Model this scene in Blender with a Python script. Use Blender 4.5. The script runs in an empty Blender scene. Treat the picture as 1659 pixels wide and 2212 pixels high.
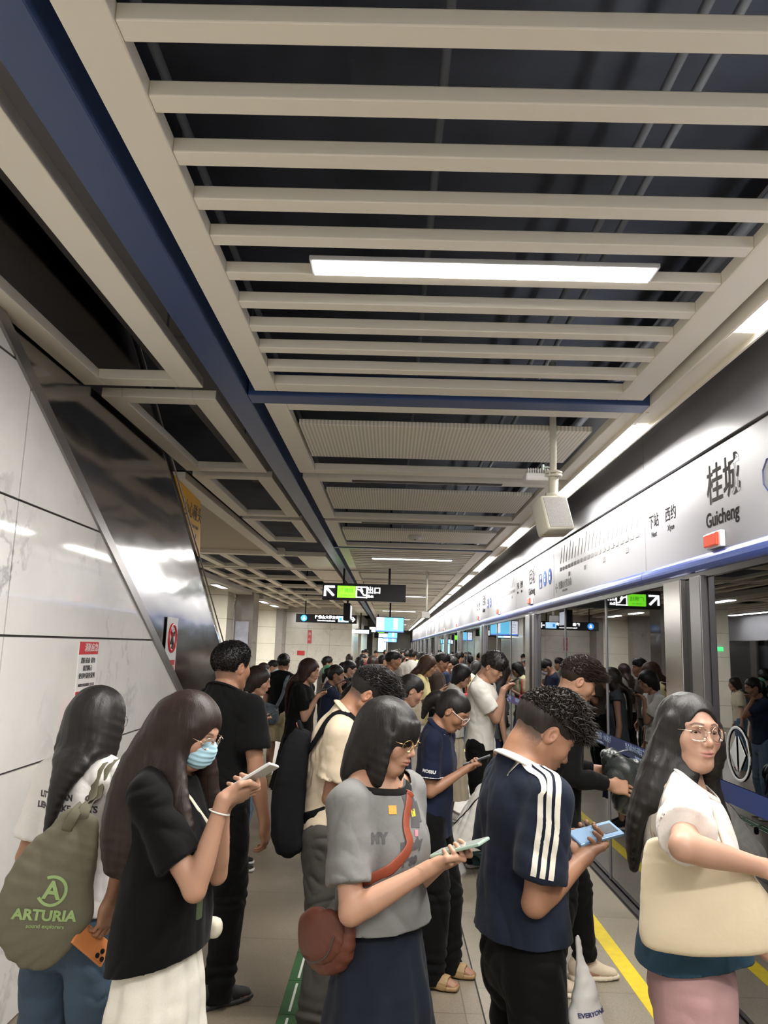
import bpy, bmesh, math, random
import numpy as np
from mathutils import Vector, Matrix
from mathutils.bvhtree import BVHTree
import openvdb
random.seed(7)

# ---------------------------------------------------------------- camera, world, exposure
sc = bpy.context.scene
CAMERA_HEIGHT = 1.75
cam_data = bpy.data.cameras.new('camera')
cam = bpy.data.objects.new('camera', cam_data)
sc.collection.objects.link(cam)
sc.camera = cam
cam_data.sensor_fit = 'VERTICAL'
cam_data.sensor_height = 36.0
cam_data.lens = 36.0 * 1700 / 2212
cam_data.clip_start = .05
cam_data.clip_end = 300
_p, _y, _r = math.radians(9.7287), math.radians(-.7392), .030
_f = Vector((math.sin(_y) * math.cos(_p), math.cos(_y) * math.cos(_p), math.sin(_p)))
_rt = Vector((math.cos(_y), -math.sin(_y), 0)); _d = -_rt.cross(_f)
_X = _rt * math.cos(_r) - _d * math.sin(_r); _D = _rt * math.sin(_r) + _d * math.cos(_r)
cam.matrix_world = Matrix(((_X[0], -_D[0], -_f[0], 0), (_X[1], -_D[1], -_f[1], 0), (_X[2], -_D[2], -_f[2], CAMERA_HEIGHT), (0, 0, 0, 1)))

sc.view_settings.view_transform = 'Standard'
sc.view_settings.look = 'None'
sc.view_settings.gamma = 1.0
sc.view_settings.use_curve_mapping = False
sc.view_settings.exposure = 0.46
world = bpy.data.worlds.new('world'); sc.world = world; world.use_nodes = True
world.node_tree.nodes['Background'].inputs[0].default_value = (1.0, .95, .88, 1)
world.node_tree.nodes['Background'].inputs[1].default_value = .95
sc.cycles.max_bounces = 7
sc.cycles.diffuse_bounces = 4
sc.cycles.glossy_bounces = 4
sc.cycles.transparent_max_bounces = 12
sc.cycles.sample_clamp_indirect = 4.0
sc.cycles.caustics_reflective = False
sc.cycles.caustics_refractive = False
STRIP_POWER = 46.0      # per lit segment of the row along the screen doors
FIXTURE_POWER = 52.0    # linear lamps between the ceiling slats
# ---------------------------------------------------------------- helpers
TAU = 2 * math.pi
col = bpy.context.scene.collection
V = lambda *a: np.array(a, float)

def unit(v):
    v = np.asarray(v, float)
    return v / max(np.linalg.norm(v), 1e-9)

def link_mesh(name, verts, faces, mats, parent=None, smooth=True, colors=None, midx=None, loc=None):
    me = bpy.data.meshes.new(name)
    verts = np.asarray(verts, float)
    if isinstance(faces, np.ndarray):
        faces = faces.tolist()
    me.from_pydata(verts.tolist(), [], faces)
    if smooth:
        me.polygons.foreach_set('use_smooth', [True] * len(me.polygons))
    if not isinstance(mats, (list, tuple)):
        mats = [mats]
    for m in mats:
        me.materials.append(m)
    if midx is not None:
        me.polygons.foreach_set('material_index', np.asarray(midx, dtype=np.int32))
    if colors is not None:
        a = me.color_attributes.new('Col', 'FLOAT_COLOR', 'POINT')
        c = np.ones((len(verts), 4), np.float32)
        c[:, :3] = colors
        a.data.foreach_set('color', c.ravel())
    me.update()
    o = bpy.data.objects.new(name, me)
    col.objects.link(o)
    if parent is not None:
        o.parent = parent
    if loc is not None:
        o.location = loc
    return o

def tag(o, label=None, cat=None, group=None, kind=None):
    if label: o['label'] = label
    if cat: o['category'] = cat
    if group: o['group'] = group
    if kind: o['kind'] = kind
    return o

def empty(name, loc=(0, 0, 0), rz=0.0):
    o = bpy.data.objects.new(name, None)
    o.location = loc
    o.rotation_euler = (0, 0, rz)
    o.empty_display_size = 0.1
    col.objects.link(o)
    return o

class MB:
    """collects simple shapes into one mesh"""
    def __init__(self):
        self.v = []; self.f = []; self.m = []
    def add(self, vs, fs, mi=0):
        n = len(self.v)
        self.v += [tuple(map(float, p)) for p in vs]
        self.f += [tuple(i + n for i in f) for f in fs]
        self.m += [mi] * len(fs)
        return self
    def box(self, lo, hi, mi=0):
        x0, y0, z0 = lo; x1, y1, z1 = hi
        vs = [(x0, y0, z0), (x1, y0, z0), (x1, y1, z0), (x0, y1, z0), (x0, y0, z1), (x1, y0, z1), (x1, y1, z1), (x0, y1, z1)]
        return self.add(vs, [(0, 3, 2, 1), (4, 5, 6, 7), (0, 1, 5, 4), (1, 2, 6, 5), (2, 3, 7, 6), (3, 0, 4, 7)], mi)
    def bbox(self, lo, hi, b=.006, mi=0):
        """box with chamfered edges"""
        bm = bmesh.new()
        bmesh.ops.create_cube(bm, size=1)
        lo = np.array(lo, float); hi = np.array(hi, float)
        for v in bm.verts:
            v.co = Vector(((v.co.x + .5) * (hi[0] - lo[0]) + lo[0], (v.co.y + .5) * (hi[1] - lo[1]) + lo[1], (v.co.z + .5) * (hi[2] - lo[2]) + lo[2]))
        bmesh.ops.bevel(bm, geom=bm.edges[:], offset=b, segments=2, affect='EDGES', profile=.5)
        bm.verts.index_update()
        self.add([v.co[:] for v in bm.verts], [[v.index for v in f.verts] for f in bm.faces], mi)
        bm.free()
        return self
    def obox(self, c, ax, ay, az, hs, mi=0):
        """oriented box: centre, three unit axes, half sizes"""
        c, ax, ay, az = map(np.asarray, (c, ax, ay, az))
        vs = []
        for sz in (-1, 1):
            for sx, sy in ((-1, -1), (1, -1), (1, 1), (-1, 1)):
                vs.append(c + ax * sx * hs[0] + ay * sy * hs[1] + az * sz * hs[2])
        return self.add(vs, [(0, 3, 2, 1), (4, 5, 6, 7), (0, 1, 5, 4), (1, 2, 6, 5), (2, 3, 7, 6), (3, 0, 4, 7)], mi)
    def prism(self, poly, a, b, axis='x', mi=0):
        """polygon (2-D list) extruded from a to b along an axis"""
        n = len(poly)
        def p(u, w, t):
            return {'x': (t, u, w), 'y': (u, t, w), 'z': (u, w, t)}[axis]
        vs = [p(u, w, a) for u, w in poly] + [p(u, w, b) for u, w in poly]
        fs = [tuple(range(n))[::-1], tuple(range(n, 2 * n))] + [(i, (i + 1) % n, n + (i + 1) % n, n + i) for i in range(n)]
        return self.add(vs, fs, mi)
    def tube(self, pts, r, n=8, mi=0, closed=False, caps=True, flat=None):
        """swept tube; r may be one radius or a list; flat=(normal, ratio) flattens it"""
        pts = [np.asarray(p, float) for p in pts]
        m = len(pts)
        rs = r if isinstance(r, (list, tuple, np.ndarray)) else [r] * m
        prev = None
        base = len(self.v)
        vs = []
        for i in range(m):
            if closed:
                t = unit(pts[(i + 1) % m] - pts[i - 1])
            else:
                t = unit(pts[min(i + 1, m - 1)] - pts[max(i - 1, 0)])
            if flat is not None:
                nn = flat[0][i] if isinstance(flat[0], list) else flat[0]
                b = np.cross(t, nn)
                u = unit(b) if np.linalg.norm(b) > 1e-5 else unit(np.cross(t, V(.3, .5, .8)))
            elif prev is None:
                u = unit(np.cross(t, V(.13, .37, .9)))
            else:
                u = unit(prev - t * np.dot(prev, t))
            prev = u
            w = np.cross(t, u)
            k = flat[1] if flat is not None else 1.0
            for j in range(n):
                a = TAU * j / n
                vs.append(pts[i] + rs[i] * (u * math.cos(a) + w * math.sin(a) * k))
        fs = []
        for i in range(m if closed else m - 1):
            i2 = (i + 1) % m
            for j in range(n):
                j2 = (j + 1) % n
                fs.append((i * n + j, i * n + j2, i2 * n + j2, i2 * n + j))
        if not closed and caps:
            fs += [tuple(range(n))[::-1], tuple((m - 1) * n + j for j in range(n))]
        return self.add(vs, fs, mi)
    def build(self, name, mats, parent=None, smooth=False, **k):
        o = link_mesh(name, self.v, self.f, mats, parent, smooth, midx=self.m if any(self.m) else None, **k)
        return o

def catmull(pts, n=4):
    pts = [np.asarray(p, float) for p in pts]
    out = []
    for i in range(len(pts) - 1):
        p0 = pts[max(i - 1, 0)]; p1 = pts[i]; p2 = pts[i + 1]; p3 = pts[min(i + 2, len(pts) - 1)]
        for k in range(n):
            t = k / n
            out.append(.5 * ((2 * p1) + (-p0 + p2) * t + (2 * p0 - 5 * p1 + 4 * p2 - p3) * t * t + (-p0 + 3 * p1 - 3 * p2 + p3) * t ** 3))
    out.append(pts[-1])
    return out

def vnoise(P, f=1.0, seed=0):
    """value noise, vectorised; P (N,3) -> (N,) in -1..1"""
    Q = np.asarray(P, float) * f + seed * 17.13
    I = np.floor(Q).astype(np.int64); T = Q - I; T = T * T * (3 - 2 * T)
    def h(a, b, c):
        n = (a * 73856093) ^ (b * 19349663) ^ (c * 83492791)
        n = (n ^ (n >> 13)) * 1274126177
        return ((n & 0xffff) / 32767.5) - 1
    r = 0
    for dx in (0, 1):
        wx = T[:, 0] if dx else 1 - T[:, 0]
        for dy in (0, 1):
            wy = T[:, 1] if dy else 1 - T[:, 1]
            for dz in (0, 1):
                wz = T[:, 2] if dz else 1 - T[:, 2]
                r = r + wx * wy * wz * h(I[:, 0] + dx, I[:, 1] + dy, I[:, 2] + dz)
    return r

# ---------------------------------------------------------------- solid shapes blended as distance fields
def smin(a, b, k):
    if k <= 1e-6:
        return np.minimum(a, b)
    h = np.clip(.5 + .5 * (b - a) / k, 0, 1)
    return b + (a - b) * h - k * h * (1 - h)

class Sub:
    def __init__(s, fn, lo, hi):
        s.fn = fn; s.lo = np.asarray(lo, float); s.hi = np.asarray(hi, float)

class Op:
    def __init__(s, subs, k=.01, mode='u', ks=0.0, clip=None):
        s.subs = subs; s.k = k; s.mode = mode; s.ks = ks; s.clip = clip or []

def _seg(a, b, ra, rb, side=None, fa=1.0, fb=1.0, pw=2.0):
    """tapered capsule; fa, fb: ratio of the second radius to the first, `side` the first radius' direction"""
    a = np.asarray(a, float); b = np.asarray(b, float)
    ab = b - a; L2 = max(float(ab @ ab), 1e-12); ax = ab / math.sqrt(L2)
    m = max(ra, rb, ra * fa, rb * fb)
    lo = np.minimum(a, b) - m; hi = np.maximum(a, b) + m
    if side is not None:
        s = unit(np.asarray(side, float) - ax * np.dot(side, ax)); u = np.cross(ax, s)
    def fn(X, Y, Z):
        x = X - a[0]; y = Y - a[1]; z = Z - a[2]
        t = np.clip((x * ab[0] + y * ab[1] + z * ab[2]) / L2, 0, 1)
        qx = x - t * ab[0]; qy = y - t * ab[1]; qz = z - t * ab[2]
        r = ra + (rb - ra) * t
        if side is None:
            return np.sqrt(qx * qx + qy * qy + qz * qz) - r
        r2 = ra * fa + (rb * fb - ra * fa) * t
        S = (qx * s[0] + qy * s[1] + qz * s[2]) / r
        U = (qx * u[0] + qy * u[1] + qz * u[2]) / r2
        mn = np.minimum(r, r2)
        W = (qx * ax[0] + qy * ax[1] + qz * ax[2]) / mn
        if pw == 2.0:
            n = np.sqrt(S * S + U * U + W * W)
        else:
            n = (np.abs(S) ** pw + np.abs(U) ** pw + np.abs(W) ** pw) ** (1 / pw)
        return (n - 1) * mn
    return Sub(fn, lo, hi)

def cap(a, b, ra, rb=None, k=.01, mode='u', side=None, f=1.0, pw=2.0):
    return Op([_seg(a, b, ra, ra if rb is None else rb, side, f, f, pw)], k, mode)

def ell(c, r, Rm=None, k=.01, mode='u', pw=2.0):
    c = np.asarray(c, float); r = np.asarray(r, float)
    Rm = np.eye(3) if Rm is None else np.asarray(Rm, float)   # columns: local axes
    ext = np.abs(Rm) @ r
    def fn(X, Y, Z):
        x = X - c[0]; y = Y - c[1]; z = Z - c[2]
        q = [(x * Rm[0, i] + y * Rm[1, i] + z * Rm[2, i]) / r[i] for i in range(3)]
        if pw == 2.0:
            n = np.sqrt(q[0] ** 2 + q[1] ** 2 + q[2] ** 2)
        else:
            n = (np.abs(q[0]) ** pw + np.abs(q[1]) ** pw + np.abs(q[2]) ** pw) ** (1 / pw)
        return (n - 1) * min(r)
    return Op([Sub(fn, c - ext, c + ext)], k, mode)

def sweep(st, k=.02, side=None, n=3, mode='u', pw=2.0, ks=0.004):
    """st: list of (point, r) or (point, r1, r2); smooth curve through the stations"""
    P = [np.concatenate([np.asarray(s[0], float), [s[1], (s[2] if len(s) > 2 else s[1])]]) for s in st]
    Q = catmull(P, n) if n > 1 else P
    subs = []
    flat = side is not None
    for a, b in zip(Q[:-1], Q[1:]):
        ra, rb = max(a[3], .001), max(b[3], .001)
        subs.append(_seg(a[:3], b[:3], ra, rb, side if flat else None, max(a[4], .001) / ra, max(b[4], .001) / rb, pw))
    return Op(subs, k, mode, ks)

def xform(ops, Rm, t, s=1.0):
    """the same ops placed by rotation Rm (columns = local axes), translation t, scale s"""
    Rm = np.asarray(Rm, float); t = np.asarray(t, float); out = []
    for o in ops:
        subs = []
        for sb in o.subs:
            def fn(X, Y, Z, g=sb.fn):
                x = (X - t[0]) / s; y = (Y - t[1]) / s; z = (Z - t[2]) / s
                return s * g(x * Rm[0, 0] + y * Rm[1, 0] + z * Rm[2, 0], x * Rm[0, 1] + y * Rm[1, 1] + z * Rm[2, 1], x * Rm[0, 2] + y * Rm[1, 2] + z * Rm[2, 2])
            c = (sb.lo + sb.hi) / 2; e = (sb.hi - sb.lo) / 2
            c2 = Rm @ (c * s) + t; e2 = np.abs(Rm) @ (e * s)
            subs.append(Sub(fn, c2 - e2, c2 + e2))
        out.append(Op(subs, o.k * s, o.mode, o.ks * s))
    return out

def field(ops, h, lo=None, hi=None):
    if lo is None:
        pos = [o for o in ops if o.mode != 's']
        lo = np.min([s.lo for o in pos for s in o.subs], 0) - 4 * h - .01
        hi = np.max([s.hi for o in pos for s in o.subs], 0) + 4 * h + .01
    lo = np.asarray(lo, float); hi = np.asarray(hi, float)
    n = np.ceil((hi - lo) / h).astype(int) + 1
    ax = [(lo[i] + h * np.arange(n[i])).astype(np.float32) for i in range(3)]
    BIG = np.float32(1.0)
    D = np.full(n, BIG, np.float32)
    def block(l, u, m):
        i0 = np.clip(np.floor((l - m - lo) / h).astype(int), 0, n); i1 = np.clip(np.ceil((u + m - lo) / h).astype(int) + 1, 0, n)
        return i0, i1
    for o in ops:
        m = o.k + 3.2 * h
        L = np.min([s.lo for s in o.subs], 0); U = np.max([s.hi for s in o.subs], 0)
        i0, i1 = block(L, U, m)
        if np.any(i1 <= i0): continue
        sh = tuple(i1 - i0)
        T = np.full(sh, BIG, np.float32)
        for s in o.subs:
            j0, j1 = block(s.lo, s.hi, m)
            if np.any(j1 <= j0): continue
            X = ax[0][j0[0]:j1[0], None, None]; Y = ax[1][None, j0[1]:j1[1], None]; Z = ax[2][None, None, j0[2]:j1[2]]
            d = s.fn(X, Y, Z)
            sl = tuple(slice(j0[q] - i0[q], j1[q] - i0[q]) for q in range(3))
            T[sl] = smin(T[sl], d, o.ks)
        for cp, cn in o.clip:
            X = ax[0][i0[0]:i1[0], None, None]; Y = ax[1][None, i0[1]:i1[1], None]; Z = ax[2][None, None, i0[2]:i1[2]]
            T = np.maximum(T, (X - cp[0]) * cn[0] + (Y - cp[1]) * cn[1] + (Z - cp[2]) * cn[2])
        sl = tuple(slice(i0[q], i1[q]) for q in range(3))
        B = D[sl]
        if o.mode == 'u':
            D[sl] = smin(B, T, o.k)
        elif o.mode == 's':
            D[sl] = -smin(-B, T, o.k)
    return D, lo, h

def polygonize(D, lo, h, smooth=1):
    g = openvdb.FloatGrid(3 * h)
    g.copyFromArray(np.ascontiguousarray(np.clip(D, -3 * h, 3 * h).astype(np.float32)))
    pts, quads = g.convertToQuads(isovalue=0.0)
    pts = pts.astype(float) * h + lo
    quads = quads[:, ::-1].astype(np.int64) if FLIP else quads.astype(np.int64)
    if smooth and len(quads):
        pts = relax(pts, quads, smooth)
    return pts, quads
FLIP = True

def relax(P, F, it=1, lam=.5, w=None):
    if len(F) == 0: return P
    k = F.shape[1]
    a = np.concatenate([F[:, i] for i in range(k)]); b = np.concatenate([F[:, (i + 1) % k] for i in range(k)])
    a, b = np.concatenate([a, b]), np.concatenate([b, a])
    n = len(P); cnt = np.maximum(np.bincount(a, minlength=n), 1)[:, None]
    for _ in range(it):
        S = np.stack([np.bincount(a, weights=P[b, i], minlength=n) for i in range(3)], 1) / cnt
        q = lam if w is None else (lam * w)[:, None]
        P = P + (S - P) * q
    return P

def normals(P, F):
    k = F.shape[1]
    if k == 4:
        fn = np.cross(P[F[:, 2]] - P[F[:, 0]], P[F[:, 3]] - P[F[:, 1]])
    else:
        fn = np.cross(P[F[:, 1]] - P[F[:, 0]], P[F[:, 2]] - P[F[:, 0]])
    n = len(P); idx = F.ravel()
    N = np.stack([np.bincount(idx, weights=np.repeat(fn[:, i], k), minlength=n) for i in range(3)], 1)
    return N / np.maximum(np.linalg.norm(N, axis=1, keepdims=True), 1e-12)

def prune(P, F):
    used = np.zeros(len(P), bool); used[F.ravel()] = True
    m = np.cumsum(used) - 1
    return P[used], m[F], used

def cut(P, F, fns, snap=True):
    """remove where any fn(P) > 0 and pull the rim onto the cutting surface"""
    if not fns: return P, F
    c = np.max([f(P) for f in fns], 0)
    keep = ~np.all(c[F] > 0, axis=1)
    F = F[keep]
    if snap and len(F):
        used = np.zeros(len(P), bool); used[F.ravel()] = True
        idx = np.where(used & (c > 0))[0]
        for _ in range(3):
            Q = P[idx]; e = 1e-4
            c0 = np.max([f(Q) for f in fns], 0)
            G = np.stack([(np.max([f(Q + d) for f in fns], 0) - c0) / e for d in np.eye(3) * e], 1)
            g2 = np.maximum((G * G).sum(1), .3)
            P[idx] = Q - G * (np.clip(c0, -.02, .02) / g2)[:, None]
    P, F, _ = prune(P, F)
    return P, F

def solid(ops, h, smooth=2, cuts=None, disp=None, lo=None, hi=None):
    D, l, hh = field(ops, h, lo, hi)
    P, F = polygonize(D, l, hh, smooth)
    if disp is not None:
        N = normals(P, F)
        P = P + N * disp(P, N)[:, None]
    if cuts:
        P, F = cut(P, F, cuts)
    return P, F

def plane_cut(p, n, r=None):
    """remove what lies beyond the plane (within r of p)"""
    p = np.asarray(p, float); n = unit(n)
    def f(P):
        q = P - p; d = q @ n
        if r is None: return d
        return np.minimum(d, r - np.linalg.norm(q - np.outer(d, n), axis=1)) if r else d
    return f

# ---------------------------------------------------------------- materials
MATS = {}
def mat(name, color=(.8, .8, .8), rough=.5, metal=0.0, spec=.5, bump=None, emit=None, es=1.0, attr=False, coat=0.0, sheen=0.0, sss=0.0, noise=None, ior=1.5, aniso=0.0):
    """principled material. bump=(scale, strength, distance, stretch), noise=(scale, amount) varies the colour"""
    if name in MATS: return MATS[name]
    m = bpy.data.materials.new(name); m.use_nodes = True
    nt = m.node_tree; N = nt.nodes; L = nt.links
    b = N['Principled BSDF']
    b.inputs['Base Color'].default_value = (*color, 1)
    b.inputs['Roughness'].default_value = rough
    b.inputs['Metallic'].default_value = metal
    b.inputs['Specular IOR Level'].default_value = spec
    b.inputs['IOR'].default_value = ior
    b.inputs['Coat Weight'].default_value = coat
    b.inputs['Sheen Weight'].default_value = sheen
    if sss:
        b.inputs['Subsurface Weight'].default_value = sss
        b.inputs['Subsurface Radius'].default_value = (.02, .008, .004)
        b.inputs['Subsurface Scale'].default_value = .5
    if aniso:
        b.inputs['Anisotropic'].default_value = aniso
    src = None
    if attr:
        a = N.new('ShaderNodeAttribute'); a.attribute_name = 'Col'; src = a.outputs['Color']
    tc = N.new('ShaderNodeTexCoord')
    if noise:
        mp = N.new('ShaderNodeMapping'); L.new(tc.outputs['Object'], mp.inputs[0])
        if len(noise) > 2: mp.inputs['Scale'].default_value = noise[2]
        t = N.new('ShaderNodeTexNoise'); t.inputs['Scale'].default_value = noise[0]; t.inputs['Detail'].default_value = 4
        L.new(mp.outputs[0], t.inputs['Vector'])
        r = N.new('ShaderNodeMapRange'); r.inputs[3].default_value = 1 - noise[1]; r.inputs[4].default_value = 1 + noise[1]
        r.inputs[1].default_value = .3; r.inputs[2].default_value = .7
        L.new(t.outputs['Fac'], r.inputs[0])
        mx = N.new('ShaderNodeMix'); mx.data_type = 'RGBA'; mx.blend_type = 'MULTIPLY'; mx.inputs[0].default_value = 1
        if src is not None: L.new(src, mx.inputs[6])
        else: mx.inputs[6].default_value = (*color, 1)
        L.new(r.outputs[0], mx.inputs[7])
        src = mx.outputs[2]
    if src is not None: L.new(src, b.inputs['Base Color'])
    if bump:
        mp = N.new('ShaderNodeMapping'); L.new(tc.outputs['Object'], mp.inputs[0])
        mp.inputs['Scale'].default_value = bump[3] if len(bump) > 3 else (1, 1, 1)
        t = N.new('ShaderNodeTexNoise'); t.inputs['Scale'].default_value = bump[0]; t.inputs['Detail'].default_value = 3
        L.new(mp.outputs[0], t.inputs['Vector'])
        bp = N.new('ShaderNodeBump'); bp.inputs['Strength'].default_value = bump[1]; bp.inputs['Distance'].default_value = bump[2]
        L.new(t.outputs['Fac'], bp.inputs['Height']); L.new(bp.outputs[0], b.inputs['Normal'])
    if emit is not None:
        b.inputs['Emission Color'].default_value = (*emit, 1); b.inputs['Emission Strength'].default_value = es
    MATS[name] = m
    return m

def srgb(r, g, b):
    f = lambda c: (c / 255 / 12.92) if c / 255 <= .04045 else ((c / 255 + .055) / 1.055) ** 2.4
    return (f(r), f(g), f(b))

def cloth(name, color, rough=.85, b=.25):
    return mat(name, color, rough, spec=.14, bump=(22, b, .010), sheen=.04, noise=(420, .05))

def text_mesh(s, size, bold=0.0, ext=.0008, align='CENTER', shear=0.0):
    """lettering as verts / faces in its own x-y plane"""
    cu = bpy.data.curves.new('lettering', 'FONT'); cu.body = s; cu.size = size
    cu.align_x = align; cu.align_y = 'CENTER'; cu.offset = bold; cu.extrude = ext; cu.resolution_u = 3; cu.shear = shear
    o = bpy.data.objects.new('lettering', cu); col.objects.link(o)
    dg = bpy.context.evaluated_depsgraph_get()
    me = bpy.data.meshes.new_from_object(o.evaluated_get(dg))
    vs = np.array([v.co[:] for v in me.vertices]).reshape(-1, 3); fs = [tuple(p.vertices) for p in me.polygons]
    bpy.data.objects.remove(o); bpy.data.curves.remove(cu); bpy.data.meshes.remove(me)
    return vs, fs

def text_on(s, size, origin, ux, uy, material, parent=None, name='lettering', bold=0.0, align='CENTER', off=.002, ext=.0006, sx=1.0, shear=0.0):
    vs, fs = text_mesh(s, size, bold, ext, align, shear)
    ux = unit(ux); uy = unit(uy); un = np.cross(ux, uy)
    if len(vs) == 0: return None
    P = np.asarray(origin, float) + np.outer(vs[:, 0] * sx, ux) + np.outer(vs[:, 1], uy) + np.outer(vs[:, 2] + off, un)
    return link_mesh(name, P, fs, material, parent, smooth=False)

def refine(vs, fs, mx=.006):
    """split long edges so that a flat shape can follow a curved surface"""
    bm = bmesh.new(); V_ = [bm.verts.new(tuple(v)) for v in vs]
    for f in fs:
        try: bm.faces.new([V_[i] for i in f])
        except ValueError: pass
    bmesh.ops.remove_doubles(bm, verts=bm.verts[:], dist=1e-5)
    bmesh.ops.triangulate(bm, faces=bm.faces[:])
    for _ in range(4):
        e = [x for x in bm.edges if x.calc_length() > mx]
        if not e: break
        bmesh.ops.subdivide_edges(bm, edges=e, cuts=1)
        bmesh.ops.triangulate(bm, faces=bm.faces[:])
    bm.verts.index_update(); out = np.array([v.co[:] for v in bm.verts]); ff = [tuple(v.index for v in f.verts) for f in bm.faces]
    bm.free(); return out, ff

ORD = ['first', 'second', 'third', 'fourth', 'fifth', 'sixth', 'seventh', 'eighth', 'ninth', 'tenth', 'eleventh', 'twelfth', 'thirteenth', 'fourteenth', 'fifteenth', 'sixteenth', 'seventeenth', 'eighteenth', 'nineteenth', 'twentieth', 'twenty-first', 'twenty-second', 'twenty-third', 'twenty-fourth', 'twenty-fifth', 'twenty-sixth', 'twenty-seventh', 'twenty-eighth', 'twenty-ninth', 'thirtieth']
ORD += ['thirty-' + w for w in ORD[:9]] + ['fortieth'] + ['forty-' + w for w in ORD[:9]]
# ---------------------------------------------------------------- people
def rotx(a): c, s = math.cos(a), math.sin(a); return np.array([[1, 0, 0], [0, c, -s], [0, s, c]])
def roty(a): c, s = math.cos(a), math.sin(a); return np.array([[c, 0, s], [0, 1, 0], [-s, 0, c]])
def rotz(a): c, s = math.cos(a), math.sin(a); return np.array([[c, -s, 0], [s, c, 0], [0, 0, 1]])
rad = math.radians

def smooth01(x): x = np.clip(x, 0, 1); return x * x * (3 - 2 * x)

def head_ops(sex='f', eyes='down', fat=1.0):
    f = sex == 'f'
    w = fat
    o = [ell((0, -.012, .03), (.073, .092, .085), k=0),
         ell((0, .022, -.018), ((.0605 if f else .0635) * w, .066, .082), k=.03),
         ell((0, .05, -.086), (.026 * w, .028, .021 if f else .025), k=.035)]
    for s in (-1, 1):
        o += [cap((s * (.047 if f else .052) * w, -.002, -.048), (s * .020, .052, -.088), .016, .013, k=.028),
              ell((s * .038 * w, .058, -.022), (.024 * w, .02, .024), k=.022),
              cap((s * .012, .081, .027), (s * .047, .062, .028), .0095, .007, k=.016)]
    for s in (-1, 1):
        o += [ell((s * .031, .098, .006), (.020, .0165, .013), k=.014, mode='s')]
    o += [cap((0, .080, .016), (0, .0995, -.020), .0065, .0095, k=.012),
          ell((0, .1015, -.0245), (.0095, .0095, .0085), k=.006)]
    for s in (-1, 1):
        o += [ell((s * .0115, .092, -.029), (.0072, .0095, .0068), k=.005),
              ell((s * .006, .098, -.0345), (.0032, .0045, .0025), k=.002, mode='s')]
        # eyelid over the eyeball
        o += [ell((s * .031, .0685, .006), (.0155, .0150, .0125), k=.003)]
    # muzzle and lips
    o += [ell((0, .072, -.052), (.028, .022, .02), k=.015)]
    o += [sweep([((-.0215, .0815, -.0545), .003), ((-.009, .0925, -.0505), .0050), ((0, .0935, -.0515), .0044), ((.009, .0925, -.0505), .0050), ((.0215, .0815, -.0545), .003)], k=.004),
          sweep([((-.019, .0815, -.0565), .003), ((0, .0912, -.0605), .0066), ((.019, .0815, -.0565), .003)], k=.004),
          sweep([((-.023, .0865, -.0550), .0012), ((-.010, .0955, -.0556), .0017), ((0, .0965, -.0560), .0017), ((.010, .0955, -.0556), .0017), ((.023, .0865, -.0550), .0012)], k=.002, mode='s'),
          ell((0, .091, -.073), (.016, .007, .005), k=.008, mode='s')]
    for s in (-1, 1):
        ax = rotz(s * -.35) @ rotx(-.15)
        o += [ell((s * .0745, -.008, -.004), (.0085, .0185, .0305), ax, k=.004),
              ell((s * .0835, -.004, .001), (.0075, .0105, .0185), ax, k=.004, mode='s'),
              ell((s * .0765, .000, -.002), (.004, .005, .007), k=.003)]
    if eyes == 'open':
        for s in (-1, 1):
            o += [ell((s * .0312, .090, .0050), (.0128, .018, .0056), rotz(0), k=.0015, mode='s'),
                  ell((s * .031, .0685, .0055), (.0118, .0122, .0118), k=0)]
    return o

SKIN = dict(light=(.42, .236, .157), mid=(.355, .193, .121), tan=(.305, .156, .094), pale=(.47, .295, .215))

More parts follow.
